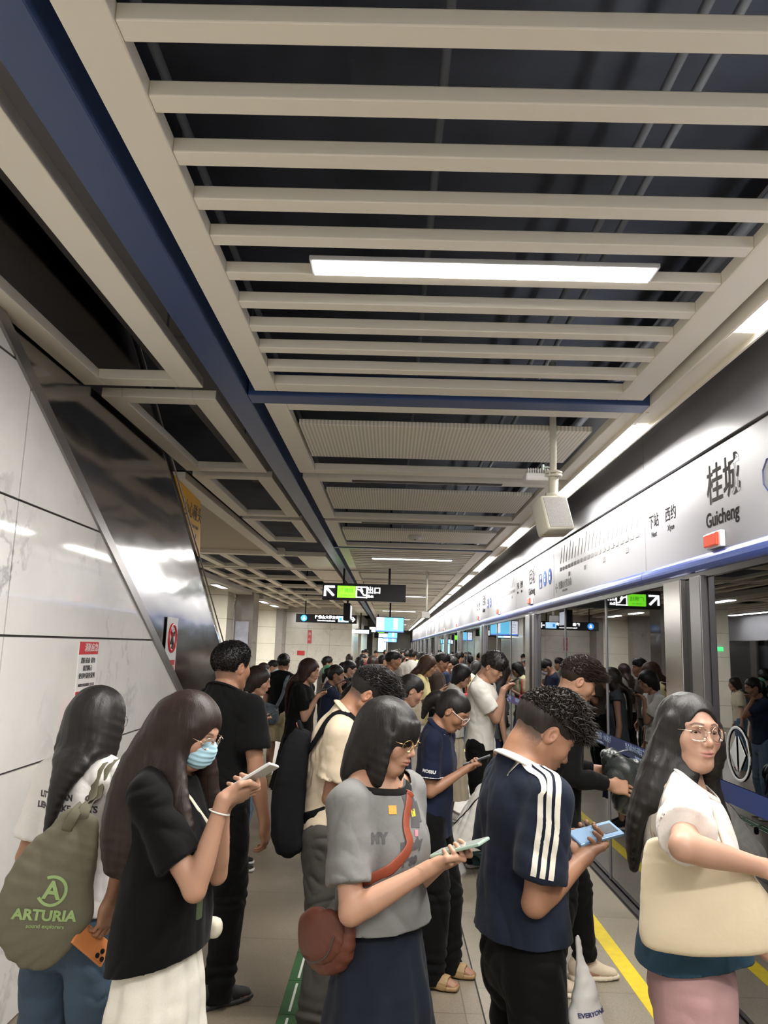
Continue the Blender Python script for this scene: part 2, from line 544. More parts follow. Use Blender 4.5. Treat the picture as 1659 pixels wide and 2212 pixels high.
def skin_colors(P, base, sex='f', brow=(.03, .02, .016), fade=0.0, eyes='down', lip=None):
    """vertex colours in head space"""
    base = np.array(base)
    C = np.tile(base, (len(P), 1)).astype(float)
    x = np.abs(P[:, 0]); y = P[:, 1]; z = P[:, 2]
    def mixc(c, w):
        nonlocal C
        C = C * (1 - w[:, None]) + np.array(c) * w[:, None]
    d = np.sqrt(((P - V(0, .093, -.056)) / V(.0215, .014, .0105)) ** 2 @ np.ones(3))
    mixc(lip if lip is not None else (base * V(.95, .62, .62)), smooth01((1.12 - d) / .3) * .75)
    d = np.sqrt(((P - V(0, .0957, -.0558)) / V(.021, .008, .0018)) ** 2 @ np.ones(3))
    mixc(base * .35, smooth01((1.2 - d) / .5) * .7)
    # brows
    bz = .0285 + .0035 * np.sin(np.clip((x - .012) / .036, 0, 1) * 3.1) - np.clip(x - .036, 0, 1) * .3
    hb = .0034 if sex == 'f' else .0046
    w = smooth01(1.3 - np.abs(z - bz) / hb) * smooth01((x - .009) / .005) * smooth01((.052 - x) / .008) * (y > .03)
    mixc(brow, w * (.8 if sex == 'f' else .92))
    # lash line
    if eyes == 'down':
        lz = -.0035 - .0025 * np.cos((x - .031) / .013 * 1.5)
        w = smooth01(1.4 - np.abs(z - lz) / .0016) * smooth01((x - .0165) / .003) * smooth01((.0475 - x) / .004) * (y > .05)
        mixc((.025, .015, .012), w * .95)
    else:
        r = np.sqrt(((x - .0312) / .0150) ** 2 + ((z - .0045) / .0072) ** 2)
        w = smooth01(1 - np.abs(r - .86) / .26) * (z > .002) * (y > .05)
        mixc((.03, .018, .014), w * .9)
    # cheeks, nose and ears slightly redder
    w = np.exp(-(((x - .04) / .018) ** 2 + ((z + .022) / .018) ** 2)) * (y > .04) * .25 + np.exp(-((x / .01) ** 2 + ((z + .024) / .012) ** 2)) * (y > .09) * .3 + (x > .074) * .3
    mixc(base * V(1.02, .78, .75), np.clip(w, 0, 1))
    if fade > 0:
        n = vnoise(P, 420, 3) * .12
        t = np.where(y > -.02, (z - .008) / .03, (z + .052 + .02) / .05)
        w = smooth01(t + n) * smooth01((.045 - y + np.clip(z - .02, 0, .03)) / .02) * (np.sqrt((x - .078) ** 2 * .3 + (y + .006) ** 2 + (z + .004) ** 2) > .030)
        mixc((.035, .026, .022), w * fade)
    return C

def hand_ops(Wp, yd, zd, side, curls=(25, 35, 25), thumb=(.35, -.15), spread=.06, s=1.0, fcurls=None):
    """side +1 right, -1 left; yd wrist->fingers; zd back of the hand"""
    yd = unit(yd); zd = unit(np.asarray(zd, float) - yd * np.dot(zd, yd)); td = -side * np.cross(yd, zd)   # towards the thumb
    Rm = np.stack([td, yd, zd], 1)
    palm = [Op([_seg(V(0, -.005, 0), V(.001, .03, -.001), .024, .033, V(1, 0, 0), .72, .48),
                _seg(V(.001, .03, -.001), V(0, .078, 0), .033, .038, V(1, 0, 0), .48, .34, 2.4)], .0, 'u', .01),
            ell((.022, .03, -.010), (.016, .028, .013), k=.012), ell((-.026, .035, -.007), (.012, .03, .012), k=.012)]
    fingers = []
    spec = [(.029, .083, .042, .025, .021, .0083), (.0095, .088, .046, .029, .022, .0086), (-.0100, .085, .043, .027, .021, .0082), (-.0285, .076, .034, .020, .019, .0072)]
    for i, (fx, fy, l1, l2, l3, r) in enumerate(spec):
        c = fcurls[i] if fcurls else curls
        sp = spread * (fx / .03) * 1.2
        p = V(fx, fy - .008, 0); a = 0; subs = []; rr = r * 1.08
        for l, cu in ((l1, c[0]), (l2, c[1]), (l3, c[2])):
            a += rad(cu)
            d = V(math.sin(sp) * math.cos(a), math.cos(sp) * math.cos(a), -math.sin(a))
            q = p + d * l
            subs.append(_seg(p, q, rr, rr * .93)); p = q; rr *= .93
        fingers.append(Op(subs, .004, 'u', .003))
    # thumb
    t1, t2 = thumb
    p = V(.022, .016, -.008); subs = []; rr = .0125
    d1 = unit(V(.75, .62, -.35 + t2)); d2 = unit(V(.75 - t1 * 1.2, .75, -.25 + t2)); d3 = unit(V(.55 - t1 * 1.9, .85, -.15 + t2 * 1.3))
    for l, d, r1 in ((.040, d1, .0112), (.031, d2, .0098), (.026, d3, .0082)):
        q = p + d * l; subs.append(_seg(p, q, rr, r1)); p = q; rr = r1
    fingers.append(Op(subs, .008, 'u', .004))
    ops = palm + fingers
    return xform(ops, Rm, Wp, s), Rm

def ik(S, Wt, a, b, pole):
    d = np.asarray(Wt, float) - S; L = np.linalg.norm(d)
    if L > (a + b) * .995: d = d / L * (a + b) * .995; Wt = S + d; L = (a + b) * .995
    L = max(L, abs(a - b) + .01)
    x = (a * a - b * b + L * L) / (2 * L); h = math.sqrt(max(a * a - x * x, 0))
    u = d / np.linalg.norm(d); p = np.asarray(pole, float); p = unit(p - u * np.dot(p, u))
    return S + u * x + p * h, S + d

def skeleton(H, sex, pose):
    s = H / 1.70; K = {}
    f = sex == 'f'
    K['s'] = s; K['H'] = H; K['f'] = f
    w = pose.get('w', 1.0); K['w'] = w
    zp = pose.get('pelvis', .53) * H
    lean = rad(pose.get('lean', 3)); tw = rad(pose.get('twist', 0))
    L = .315 * H
    hun = pose.get('hunch', .015) * s
    py = pose.get('py', 0) * s
    def B(t):
        a = lean * (.6 + .4 * max(t, 0))
        return V(pose.get('sway', 0) * t * s, py + math.sin(a) * L * t + hun * max(t - .55, 0) ** 2 * 5, zp + math.cos(a) * L * t)
    K['B'] = B; K['zp'] = zp; K['lean'] = lean
    K['axis'] = unit(B(1.0) - B(.7))
    Rt = rotz(tw) @ rotx(-lean)
    K['Rt'] = Rt
    sw = (.152 if f else .176) * s * w ** .5
    shr = pose.get('shrug', 0)
    K['sh'] = {d: B(.86) + Rt @ V(d * sw, pose.get('shfwd', .01) * s, shr * s) for d in (1, -1)}
    K['Nb'] = B(1.0)
    K['Nk'] = B(1.0) + unit(K['axis'] + V(0, .25, 0)) * .055 * s
    p, y, r = [rad(a) for a in pose.get('head', (0, 0, 0))]
    Rh = rotz(-y) @ rotx(-p) @ roty(r)
    hs = pose.get('hs', 1.0) * (.4 + .6 * s) * (1.0 if f else 1.03)
    K['Rh'] = Rh; K['hs'] = hs
    K['Ho'] = K['Nk'] + Rh @ V(0, .022, .064) * hs + V(0, math.sin(p) * .02, 0)
    K['hp'] = lambda q: K['Ho'] + Rh @ (np.asarray(q, float) * hs)
    K['elb'] = {}; K['wr'] = {}; K['hd'] = {}
    ua, fa = .172 * H, .148 * H
    K['ua'] = ua
    for d, kx in ((1, 'r'), (-1, 'l')):
        S = K['sh'][d]
        t = pose.get(kx + 'h')
        if t is None: t = V(d * .25, .04, .455); t = V(t[0] * s * w ** .5, t[1] * s + B(.5)[1], t[2] * H + (zp - .53 * H))
        else: t = np.array(t, float) * s
        pole = pose.get(kx + 'e', (d * .35, -1, -.5))
        E, Wr = ik(S, t, ua, fa, pole)
        K['elb'][d] = E; K['wr'][d] = Wr
        yd = pose.get(kx + 'hd'); yd = unit(Wr - E) if yd is None else unit(yd)
        zd = pose.get(kx + 'hz', (d, 0, .2))
        K['hd'][d] = (yd, V(*zd))
    K['ank'] = {}; K['knee'] = {}; K['foot'] = {}
    K['hip'] = {d: V(d * .088 * s * w ** .3, py, zp - .02 * s) for d in (1, -1)}
    ft = pose.get('feet', ((.10, 0, 8), (-.10, .0, -8)))
    for d, g in ((1, ft[0]), (-1, ft[1])):
        A = V(g[0] * s, g[1] * s - .03, .075 * s + (g[3] if len(g) > 3 else 0))
        ll = min(.243 * H, np.linalg.norm(K['hip'][d] - A) * .5025)
        Kn, A2 = ik(K['hip'][d], A, ll, ll, pose.get('kn', (d * .1, 1, 0)))
        K['knee'][d] = Kn; K['ank'][d] = A; K['foot'][d] = g[2]
    return K

TM = [(-.13, .120, .095, 0), (0, .162, .112, -.004), (.15, .156, .105, 0), (.36, .142, .098, .006), (.6, .157, .112, .012), (.77, .162, .104, .006), (.9, .118, .078, -.004), (1.0, .062, .062, 0)]
TF = [(-.13, .125, .098, 0), (0, .166, .114, -.008), (.15, .155, .104, -.002), (.38, .124, .088, .004), (.6, .136, .098, .010), (.77, .140, .090, .004), (.9, .104, .068, -.006), (1.0, .050, .052, 0)]

def torso_st(K, ease=0.0, tlo=-.13, thi=1.0, over=None, fat=1.0):
    T = TF if K['f'] else TM
    s = K['s']; w = K['w'] * fat; out = []
    for t, rx, ry, yo in T:
        if t < tlo or t > thi: continue
        e = ease if not callable(ease) else ease(t)
        ww = (w if t < .85 else w ** .5) * (K.get('shrink', 1.0) if (t < .3 and ease == 0.0) else 1.0)
        out.append((K['B'](t) + V(0, yo * s, 0), (rx * ww) * s + e, (ry * ww) * s + e))
    return out

def body_ops(K, clothed_legs=True):
    s = K['s']; f = K['f']; w = K['w']; B = K['B']
    side = K['Rt'] @ V(1, 0, 0)
    o = [sweep(torso_st(K), k=0, side=side, n=2)]
    if f:
        for d in (-1, 1):
            o.append(ell(B(.60) + K['Rt'] @ V(d * .062, .078, 0) * s, V(.058, .045, .055) * s * w, k=.03))
    nr = (.047 if f else .055) * s * (.5 + .5 * w)
    o.append(sweep([(B(.92), nr * 1.35, nr * 1.25), (B(1.0) + V(0, -.004, 0), nr * 1.08), (K['Nk'], nr), (K['hp'](V(0, -.028, -.03)), nr * 1.05)], k=.02, side=side, n=3))
    for d in (1, -1):
        S, E, W_ = K['sh'][d], K['elb'][d], K['wr'][d]
        q = s * (1.0 if not f else .86) * (.45 + .55 * w)
        o.append(sweep([(B(.985) + V(d * .02 * s, -.012 * s, 0), .032 * q, .034 * q), ((B(.93) + S) / 2 + V(0, -.008, .022 * s), .040 * q, .038 * q), (S, .048 * q, .045 * q)], k=.03, n=2))
        m1 = S + (E - S) * .45; m2 = E + (W_ - E) * .25; m3 = E + (W_ - E) * .7
        o.append(sweep([(S, .050 * q), (S + (E - S) * .2, .051 * q), (m1, .045 * q), (E, .037 * q)], k=.015, n=2))
        yd, zd = K['hd'][d]
        td = np.cross(yd, zd)
        o.append(Op(sweep([(E, .037 * q), (m2, .042 * q), (m3, .031 * q), (W_, .0245 * q * 1.05)], n=2).subs, .015))
        o.append(cap(W_ - unit(W_ - E) * .02, W_ + yd * .015, .026 * q, .026 * q, k=.01, side=td, f=.72))
    for d in (1, -1):
        Hp, Kn, A = K['hip'][d], K['knee'][d], K['ank'][d]
        q = s * (.5 + .5 * w); th = K.get('shrink', 1.0)
        bk = V(0, -.012, 0)
        o.append(sweep([(Hp, .082 * q * th, .088 * q * th), (Hp + (Kn - Hp) * .4, .074 * q * th, .076 * q * th), (Kn, .053 * q, .055 * q)], k=.03, n=2))
        o.append(sweep([(Kn, .053 * q), (Kn + (A - Kn) * .28 + bk, .056 * q), (Kn + (A - Kn) * .7, .038 * q), (A, .034 * q)], k=.02, n=2))
        g = rad(K['foot'][d]); fw = V(math.sin(g), math.cos(g), 0)
        z0 = A[2] - .075 * s
        o.append(sweep([(V(A[0], A[1], z0 + .04) - fw * .035, .033 * q), (V(A[0], A[1], z0 + .042) + fw * .06, .038 * q, .03), (V(A[0], A[1], z0 + .022) + fw * .145, .04 * q, .018)], k=.02, side=np.cross(fw, V(0, 0, 1)), n=2))
    return o

def multires(ops, h, boxes, smooth=2):
    """one mesh from the same field: coarse outside the boxes, finer inside"""
    P, F = solid(ops, h, smooth)
    allP = []; allF = []
    cen = P[F].mean(1)
    kill = np.zeros(len(F), bool)
    for lo, hi, hf, sm in boxes:
        kill |= np.all((cen > lo + h * .9) & (cen < hi - h * .9), axis=1)
    P, F, _ = prune(P, F[~kill])
    allP.append(P); allF.append(F); n = len(P)
    for lo, hi, hf, sm in boxes:
        D, l, hh = field(ops, hf, lo - 3 * hf, hi + 3 * hf)
        p, f = polygonize(D, l, hh, sm)
        c = p[f].mean(1)
        ok = np.all((c > lo) & (c < hi), axis=1)
        p, f, _ = prune(p, f[ok])
        allP.append(p); allF.append(f + n); n += len(p)
    return np.concatenate(allP), np.concatenate(allF)

def strands(P, F, n, steps, step, r, flow, seed=0, lift=.002, jit=.12, select=None, off=.0, taper=.3):
    """hair fibres traced over a surface; flow(p, nrm) gives the wanted direction"""
    rng = np.random.RandomState(seed)
    bv = BVHTree.FromPolygons([tuple(p) for p in P], [tuple(f) for f in F.tolist()])
    N = normals(P, F)
    idx = rng.randint(0, len(P), n * 3)
    mb_v = []; mb_f = []; cnt = 0
    for i in idx:
        p = P[i]
        if select is not None and not select(p): continue
        cnt += 1
        if cnt > n: break
        nn = N[i]; pts = []; nr = []
        vdir = None; wob = rng.uniform(-1, 1, 3) * jit
        base_l = lift * rng.uniform(.2, 1.6)
        for k in range(steps):
            d = np.asarray(flow(p, nn), float) + wob
            d = d - nn * np.dot(d, nn)
            if np.linalg.norm(d) < 1e-4: break
            d = unit(d)
            if vdir is not None: d = unit(d * .5 + vdir * .5)
            vdir = d
            pts.append(p + nn * (base_l + off)); nr.append(nn)
            q = p + d * step
            loc, n2, fi, di = bv.find_nearest(Vector(q))
            if loc is None or di > step * 1.1: break
            p = np.array(loc); nn = np.array(n2)
            nn = nn if np.dot(nn, nr[-1]) > -.2 else nr[-1]
        if len(pts) < 3: continue
        m = len(pts); b0 = len(mb_v)
        for k in range(m):
            t = unit(pts[min(k + 1, m - 1)] - pts[max(k - 1, 0)]); u = unit(np.cross(t, nr[k]))
            rr = r * (1 - (1 - taper) * abs(2 * k / (m - 1) - .7) / 1.3) * (.25 if k in (0, m - 1) else 1)
            mb_v += [pts[k] - u * rr, pts[k] + nr[k] * rr * .8, pts[k] + u * rr]
        for k in range(m - 1):
            for j in (0, 1):
                mb_f.append((b0 + k * 3 + j, b0 + k * 3 + j + 1, b0 + k * 3 + 4 + j, b0 + k * 3 + 3 + j))
    return np.array(mb_v).reshape(-1, 3), mb_f

def tufts(P, F, n, length, r, direct, seed=0, select=None, curl=.3, jit=.45, segs=4):
    """short standing locks: curved cones from the surface; direct(p, nrm)"""
    rng = np.random.RandomState(seed); N = normals(P, F)
    idx = rng.randint(0, len(P), n * 3)
    vs = []; fs = []; cnt = 0
    for i in idx:
        p = P[i]
        if select is not None and not select(p): continue
        cnt += 1
        if cnt > n: break
        nn = N[i]; d = unit(np.asarray(direct(p, nn), float) + rng.uniform(-1, 1, 3) * jit)
        L_ = length * rng.uniform(.55, 1.25); b0 = len(vs); q = p - nn * .004
        bend = unit(rng.uniform(-1, 1, 3) + V(0, 0, -1.0)) * curl
        u = unit(np.cross(d, V(.3, .2, .9)))
        for k in range(segs + 1):
            rr = r * (1 - (k / segs) ** 1.6) + .0002
            w_ = np.cross(d, u)
            for j in range(3):
                a = TAU * j / 3
                vs.append(q + rr * (u * math.cos(a) + w_ * math.sin(a)))
            d = unit(d + bend / segs); u = unit(u - d * np.dot(u, d)); q = q + d * L_ / segs
        for k in range(segs):
            for j in range(3):
                j2 = (j + 1) % 3
                fs.append((b0 + k * 3 + j, b0 + k * 3 + j2, b0 + k * 3 + 3 + j2, b0 + k * 3 + 3 + j))
    return np.array(vs).reshape(-1, 3), fs

def hair_mat(name='hair_black', c=(.011, .009, .008), rough=.38):
    return mat(name, c, rough + .12, spec=.32, bump=(240, .3, .003, (1, 1, .05)), noise=(160, .25, (1, 1, .06)))

def folds(seed=0, amp=.006, hem=None, down=1.0):
    """cloth folds as a displacement"""
    rng = np.random.RandomState(seed + 40)
    R_ = rotx(rng.uniform(-.5, .5)) @ roty(rng.uniform(-.5, .5))
    def f(P, N):
        W_ = np.stack([vnoise(P, 5, seed + 5), vnoise(P, 5, seed + 6), vnoise(P, 5, seed + 7)], 1) * .05
        Q = (P + W_) @ R_ * V(1, 1, .38 * down)
        a = vnoise(Q, 9, seed); b = vnoise(Q + W_, 17, seed + 1); c = vnoise(P + W_ * 2, 14, seed + 2)
        r = (1 - np.abs(a) * 2.2); r2 = (1 - np.abs(b) * 2.2)
        return amp * (r * .9 + r2 * .55 + c * .35 - .2)
    return f

def shirt(K, pr, h):
    """returns verts, faces of a top. pr: ease, hem (t), hemr, sleeve(0..1 of upper arm | >1 down the forearm), slr"""
    s = K['s']; B = K['B']; w = K['w']; f = K['f']
    side = K['Rt'] @ V(1, 0, 0)
    ease = pr.get('ease', .018)
    hem = pr.get('hem', -.12)
    hr = pr.get('hemr', (.185, .14))
    st = []
    T = torso_st(K, ease=lambda t: ease * (1.0 if t < .85 else .55), tlo=.3)
    c0 = B(hem - .08)
    drop = V(0, 0, -1)
    # hem hangs plumb from the chest / belly
    hemc = B(max(hem, -.02)); hemc = V(hemc[0], hemc[1] + pr.get('hemy', 0), pr['hemz'] if pr.get('hemz') else B(hem)[2])
    st = [(hemc + V(0, 0, -.06 * s), hr[0] * s * w, hr[1] * s * w), (hemc, hr[0] * s * w, hr[1] * s * w)]
    mid = pr.get('mid', .5)
    cw = T[0]
    mx = (hr[0] * s * w) * (1 - mid) + mid * T[0][1]; my = (hr[1] * s * w) * (1 - mid) + mid * T[0][2]
    st.append(((hemc + T[1][0]) / 2 * V(1, 1, 1), mx * 1.0, my))
    st += T[1:-1]
    tb = T[-1]
    st.append((tb[0] + unit(K['axis']) * .0, tb[1] + .004, tb[2] + .004))
    o = [sweep(st, k=0, side=side, n=3)]
    if f:
        for d in (-1, 1):
            o.append(ell(B(.58) + K['Rt'] @ V(d * .058, .078, 0) * s, V(.062, .045, .062) * s * w + ease * .5, k=.045))
    else:
        o.append(ell(B(.66) + K['Rt'] @ V(0, .06, 0) * s, V(.12, .05, .07) * s * w + ease * .5, k=.05))
    if pr.get('belly'): o.append(ell(B(.2) + V(0, .05, 0) * s, V(.13, .085, .12) * s * w * pr['belly'], k=.06))
    cuts = []
    ends = []
    for d in (1, -1):
        S, E, W_ = K['sh'][d], K['elb'][d], K['wr'][d]
        q = s * (.88 if f else 1.0) * (.45 + .55 * w)
        o.append(sweep([(B(.985) + V(d * .02 * s, -.012 * s, 0), .032 * q + ease * .5), ((B(.93) + S) / 2 + V(0, -.008, .022 * s), .041 * q + ease * .5), (S, .052 * q + ease * .6)], k=.03, n=2))
        sl = pr.get('sleeve', .62); r0 = pr.get('slr', (.062, .070))
        u = E - S
        if sl <= 1:
            e = S + u * sl; ed = unit(u)
            o.append(sweep([(S, r0[0] * q), (S + u * sl * .5, (r0[0] + r0[1]) / 2 * q), (e, r0[1] * q), (e + ed * .05, r0[1] * q)], k=.022, n=2)); o[-1].clip = [(e, ed)]
            ends.append((e, ed, r0[1] * q * .97))
        else:
            v = W_ - E; e = E + v * (sl - 1); ed = unit(v)
            o.append(sweep([(S, r0[0] * q), (S + u * .5, r0[0] * .95 * q), (E, r0[1] * q), (E + v * (sl - 1) * .5, r0[1] * .86 * q), (e, r0[1] * .72 * q), (e + ed * .04, r0[1] * .70 * q)], k=.02, n=2)); o[-1].clip = [(e, ed)]
            ends.append((e, ed, r0[1] * q))
    # neckline
    nr = pr.get('neck', .062 if f else .068) * s
    Nb = B(.985) + V(0, .004, 0)
    nax = unit(K['axis'] + V(0, pr.get('nt', .55), 0))
    t0 = pr.get('nz', .008) * s
    def neck(P):
        q = P - Nb; t = q @ nax
        rr = np.linalg.norm(q - np.outer(t, nax), axis=1)
        return np.minimum(t - t0, nr + .045 - rr)
    neck2 = neck
    cuts += [neck]
    hz = hemc[2]
    hw = pr.get('hemtilt', 0)
    def hemcut(P):
        return hz + hw * (P[:, 1] - hemc[1]) - P[:, 2]
    cuts.append(hemcut)
    fo = folds(pr.get('seed', 1), pr.get('fold', .006))
    P, F = solid(o, h, 2, cuts, fo)
    fn = np.cross(P[F[:, 2]] - P[F[:, 0]], P[F[:, 3]] - P[F[:, 1]]); fn /= np.maximum(np.linalg.norm(fn, axis=1, keepdims=True), 1e-12); fc = P[F].mean(1)
    keep = np.ones(len(F), bool)
    for e, ed, rr in ends:
        q_ = fc - e; t_ = q_ @ ed; ra = np.linalg.norm(q_ - np.outer(t_, ed), axis=1)
        keep &= ~((fn @ ed > .75) & (np.abs(t_) < .009) & (ra < rr))
    P, F, _ = prune(P, F[keep])
    K['neck_line'] = (Nb, nax, nr, t0)
    return P, F, o

def trousers(K, pr, h):
    s = K['s']; B = K['B']; w = K['w']
    side = V(1, 0, 0)
    e = pr.get('ease', .012)
    hw = pr.get('leg', (.092, .072, .068, .066))   # thigh, knee, calf, hem
    o = [sweep([(B(.2), .120 * s * w + e, .085 * s * w + e), (B(.1), .142 * s * w + e, .095 * s * w + e), (B(-.02), .155 * s * w + e, .106 * s * w + e), (B(-.12), .130 * s * w + e, .104 * s * w + e)], k=0, side=side, n=2)]
    cuts = []
    ln = pr.get('len', 1.0)
    for d in (1, -1):
        Hp, Kn, A = K['hip'][d], K['knee'][d], K['ank'][d]
        L1 = [Hp + V(0, 0, 0), Hp + (Kn - Hp) * .5, Kn, Kn + (A - Kn) * .5, A + V(0, 0, -.01), A + V(0, 0, -.06)]
        R_ = [hw[0], (hw[0] + hw[1]) / 2, hw[1], hw[2], hw[3], hw[3]]
        q = s * (.6 + .4 * w)
        st = [(p, r * q, r * q * 1.04) for p, r in zip(L1, R_)]
        if pr.get('out'):
            st = [(p + V(d * pr['out'] * i / 5, 0, 0), a, b) for i, (p, a, b) in enumerate(st)]
        o.append(sweep(st, k=.03, side=side, n=3))
        if ln <= 1.0:
            e_ = Hp + (Kn - Hp) * (ln * 2) if ln < .5 else Kn + (A - Kn) * (ln * 2 - 1)
            nd = unit((Kn - Hp) if ln < .5 else (A - Kn))
            x = Hp[0]
            cuts.append((lambda P, e_=e_, nd=nd, d=d: np.minimum((P - e_) @ nd + 0 * d, .16 - np.linalg.norm((P - e_) - np.outer((P - e_) @ nd, nd), axis=1)) ))
        else:
            cuts.append(lambda P, z=A[2] - .045: z - P[:, 2])
    cuts.append(lambda P, z=B(.16)[2]: P[:, 2] - z)
    fo = pr.get('fold', .006); sd = pr.get('seed', 3)
    def disp(P, N):
        a = folds(sd, fo, down=.8)(P, N)
        za = K['ank'][1][2]
        zk = K['knee'][1][2]
        bunch = np.exp(-((P[:, 2] - za - .06) / .07) ** 2) + .6 * np.exp(-((P[:, 2] - zk) / .06) ** 2)
        return a + fo * .9 * bunch * np.sin(P[:, 2] * 110 + 3 * vnoise(P, 11, sd))
    return solid(o, h, 2, cuts, disp)

def skirt(K, pr, h):
    s = K['s']; B = K['B']; w = K['w']
    L = pr.get('len', .62) * s; r = pr.get('r', (.17, .125, .26, .22)); zt = B(.2)[2]
    top = B(.2)
    pts = []
    for t in (0, .12, .3, .6, 1.0, 1.08):
        p = V(top[0], B(0)[1] * 1.0, zt - L * t)
        u = min(1, (t / .2)) if t < .2 else 1
        a = r[0] * .82 + (r[0] - r[0] * .82) * u if t < .2 else r[0] + (r[2] - r[0]) * (t - .12) / .88
        b = r[1] * .82 + (r[1] - r[1] * .82) * u if t < .2 else r[1] + (r[3] - r[1]) * (t - .12) / .88
        pts.append((p, a * s * w, b * s * w))
    o = [sweep(pts, k=0, side=V(1, 0, 0), n=3)]
    c = pts[0][0]; n = pr.get('pleats', 14); A = pr.get('amp', .012)
    def disp(P, N):
        th = np.arctan2(P[:, 1] - c[1], P[:, 0] - c[0])
        t = np.clip((zt - P[:, 2]) / L, 0, 1)
        return A * t ** .7 * np.sin(th * n + 1.6 * vnoise(P, 5, 9)) * np.clip(np.linalg.norm((P - c)[:, :2], axis=1) / .1, 0, 1) + .004 * vnoise(P, 12, 4)
    return solid(o, h, 2, [lambda P: (zt - L) - P[:, 2], lambda P: P[:, 2] - (zt - .01)], disp)

def shoe(K, d, pr, h, parent):
    """kind: sneaker / slide"""
    s = K['s']; A = K['ank'][d]; g = rad(K['foot'][d]); fw = V(math.sin(g), math.cos(g), 0); rt = V(math.cos(g), -math.sin(g), 0)
    z0 = A[2] - .075 * s
    o0 = V(A[0], A[1], z0); Rm = np.stack([rt, fw, V(0, 0, 1)], 1)
    kind = pr.get('kind', 'sneaker')
    if kind == 'slide':
        sole = [sweep([((0, -.075, .018), .040, .018), ((0, .02, .016), .038, .016), ((0, .10, .016), .048, .016), ((0, .165, .018), .040, .014)], k=0, side=V(1, 0, 0), n=3, pw=3)]
        P, F = solid(xform(sole, Rm, o0, s), h, 1)
        link_mesh('sole', P, F, pr['m'], parent)
        strap = [sweep([((-.047, .08, .015), .012, .035), ((-.038, .082, .052), .009, .034), ((0, .084, .072), .008, .033), ((.038, .082, .052), .009, .034), ((.047, .08, .015), .012, .035)], k=0, side=V(0, 1, 0), n=3)]
        st2 = []
        for p, a, b in [((-.049, .08, .014), .036, .007), ((-.044, .083, .045), .036, .006), ((-.022, .088, .066), .036, .006), ((0, .09, .071), .036, .006), ((.022, .088, .066), .036, .006), ((.044, .083, .045), .036, .006), ((.049, .08, .014), .036, .007)]:
            st2.append((p, a, b))
        P, F = solid(xform([sweep(st2, k=0, side=V(0, 1, 0), n=2)], Rm, o0, s), h, 1)
        link_mesh('strap', P, F, pr['m'], parent)
        return
    up = [sweep([((0, -.068, .055), .032, .045), ((0, -.03, .065), .034, .052), ((0, .03, .058), .037, .044), ((0, .09, .040), .043, .030), ((0, .150, .030), .036, .020)], k=0, side=V(1, 0, 0), n=3),
          cap((0, -.045, .085), (0, -.04, .10), .036, .034, k=.02)]
    P, F = solid(xform(up, Rm, o0, s), h, 1, [lambda P: P[:, 2] - (z0 + .112 * s)])
    link_mesh('upper', P, F, pr['m'], parent)
    sole = [sweep([((0, -.082, .014), .038, .016), ((0, .0, .013), .036, .014), ((0, .09, .013), .047, .014), ((0, .165, .017), .036, .013)], k=0, side=V(1, 0, 0), n=3, pw=3)]
    P, F = solid(xform(sole, Rm, o0, s), h, 1)
    link_mesh('sole', P, F, pr['ms'], parent)
    if pr.get('lace') and h < .006:
        mb = MB()
        for i in range(5):
            y = .005 + .019 * i; z = .112 - .011 * i
            pts = [o0 + Rm @ (V(x, y + .006 * (1 if x > 0 else -1), z - abs(x) * .35) * s) for x in (-.026, -.012, 0, .012, .026)]
            mb.tube(pts, .0028, 6)
        mb.build('laces', pr['lace'], parent, True)

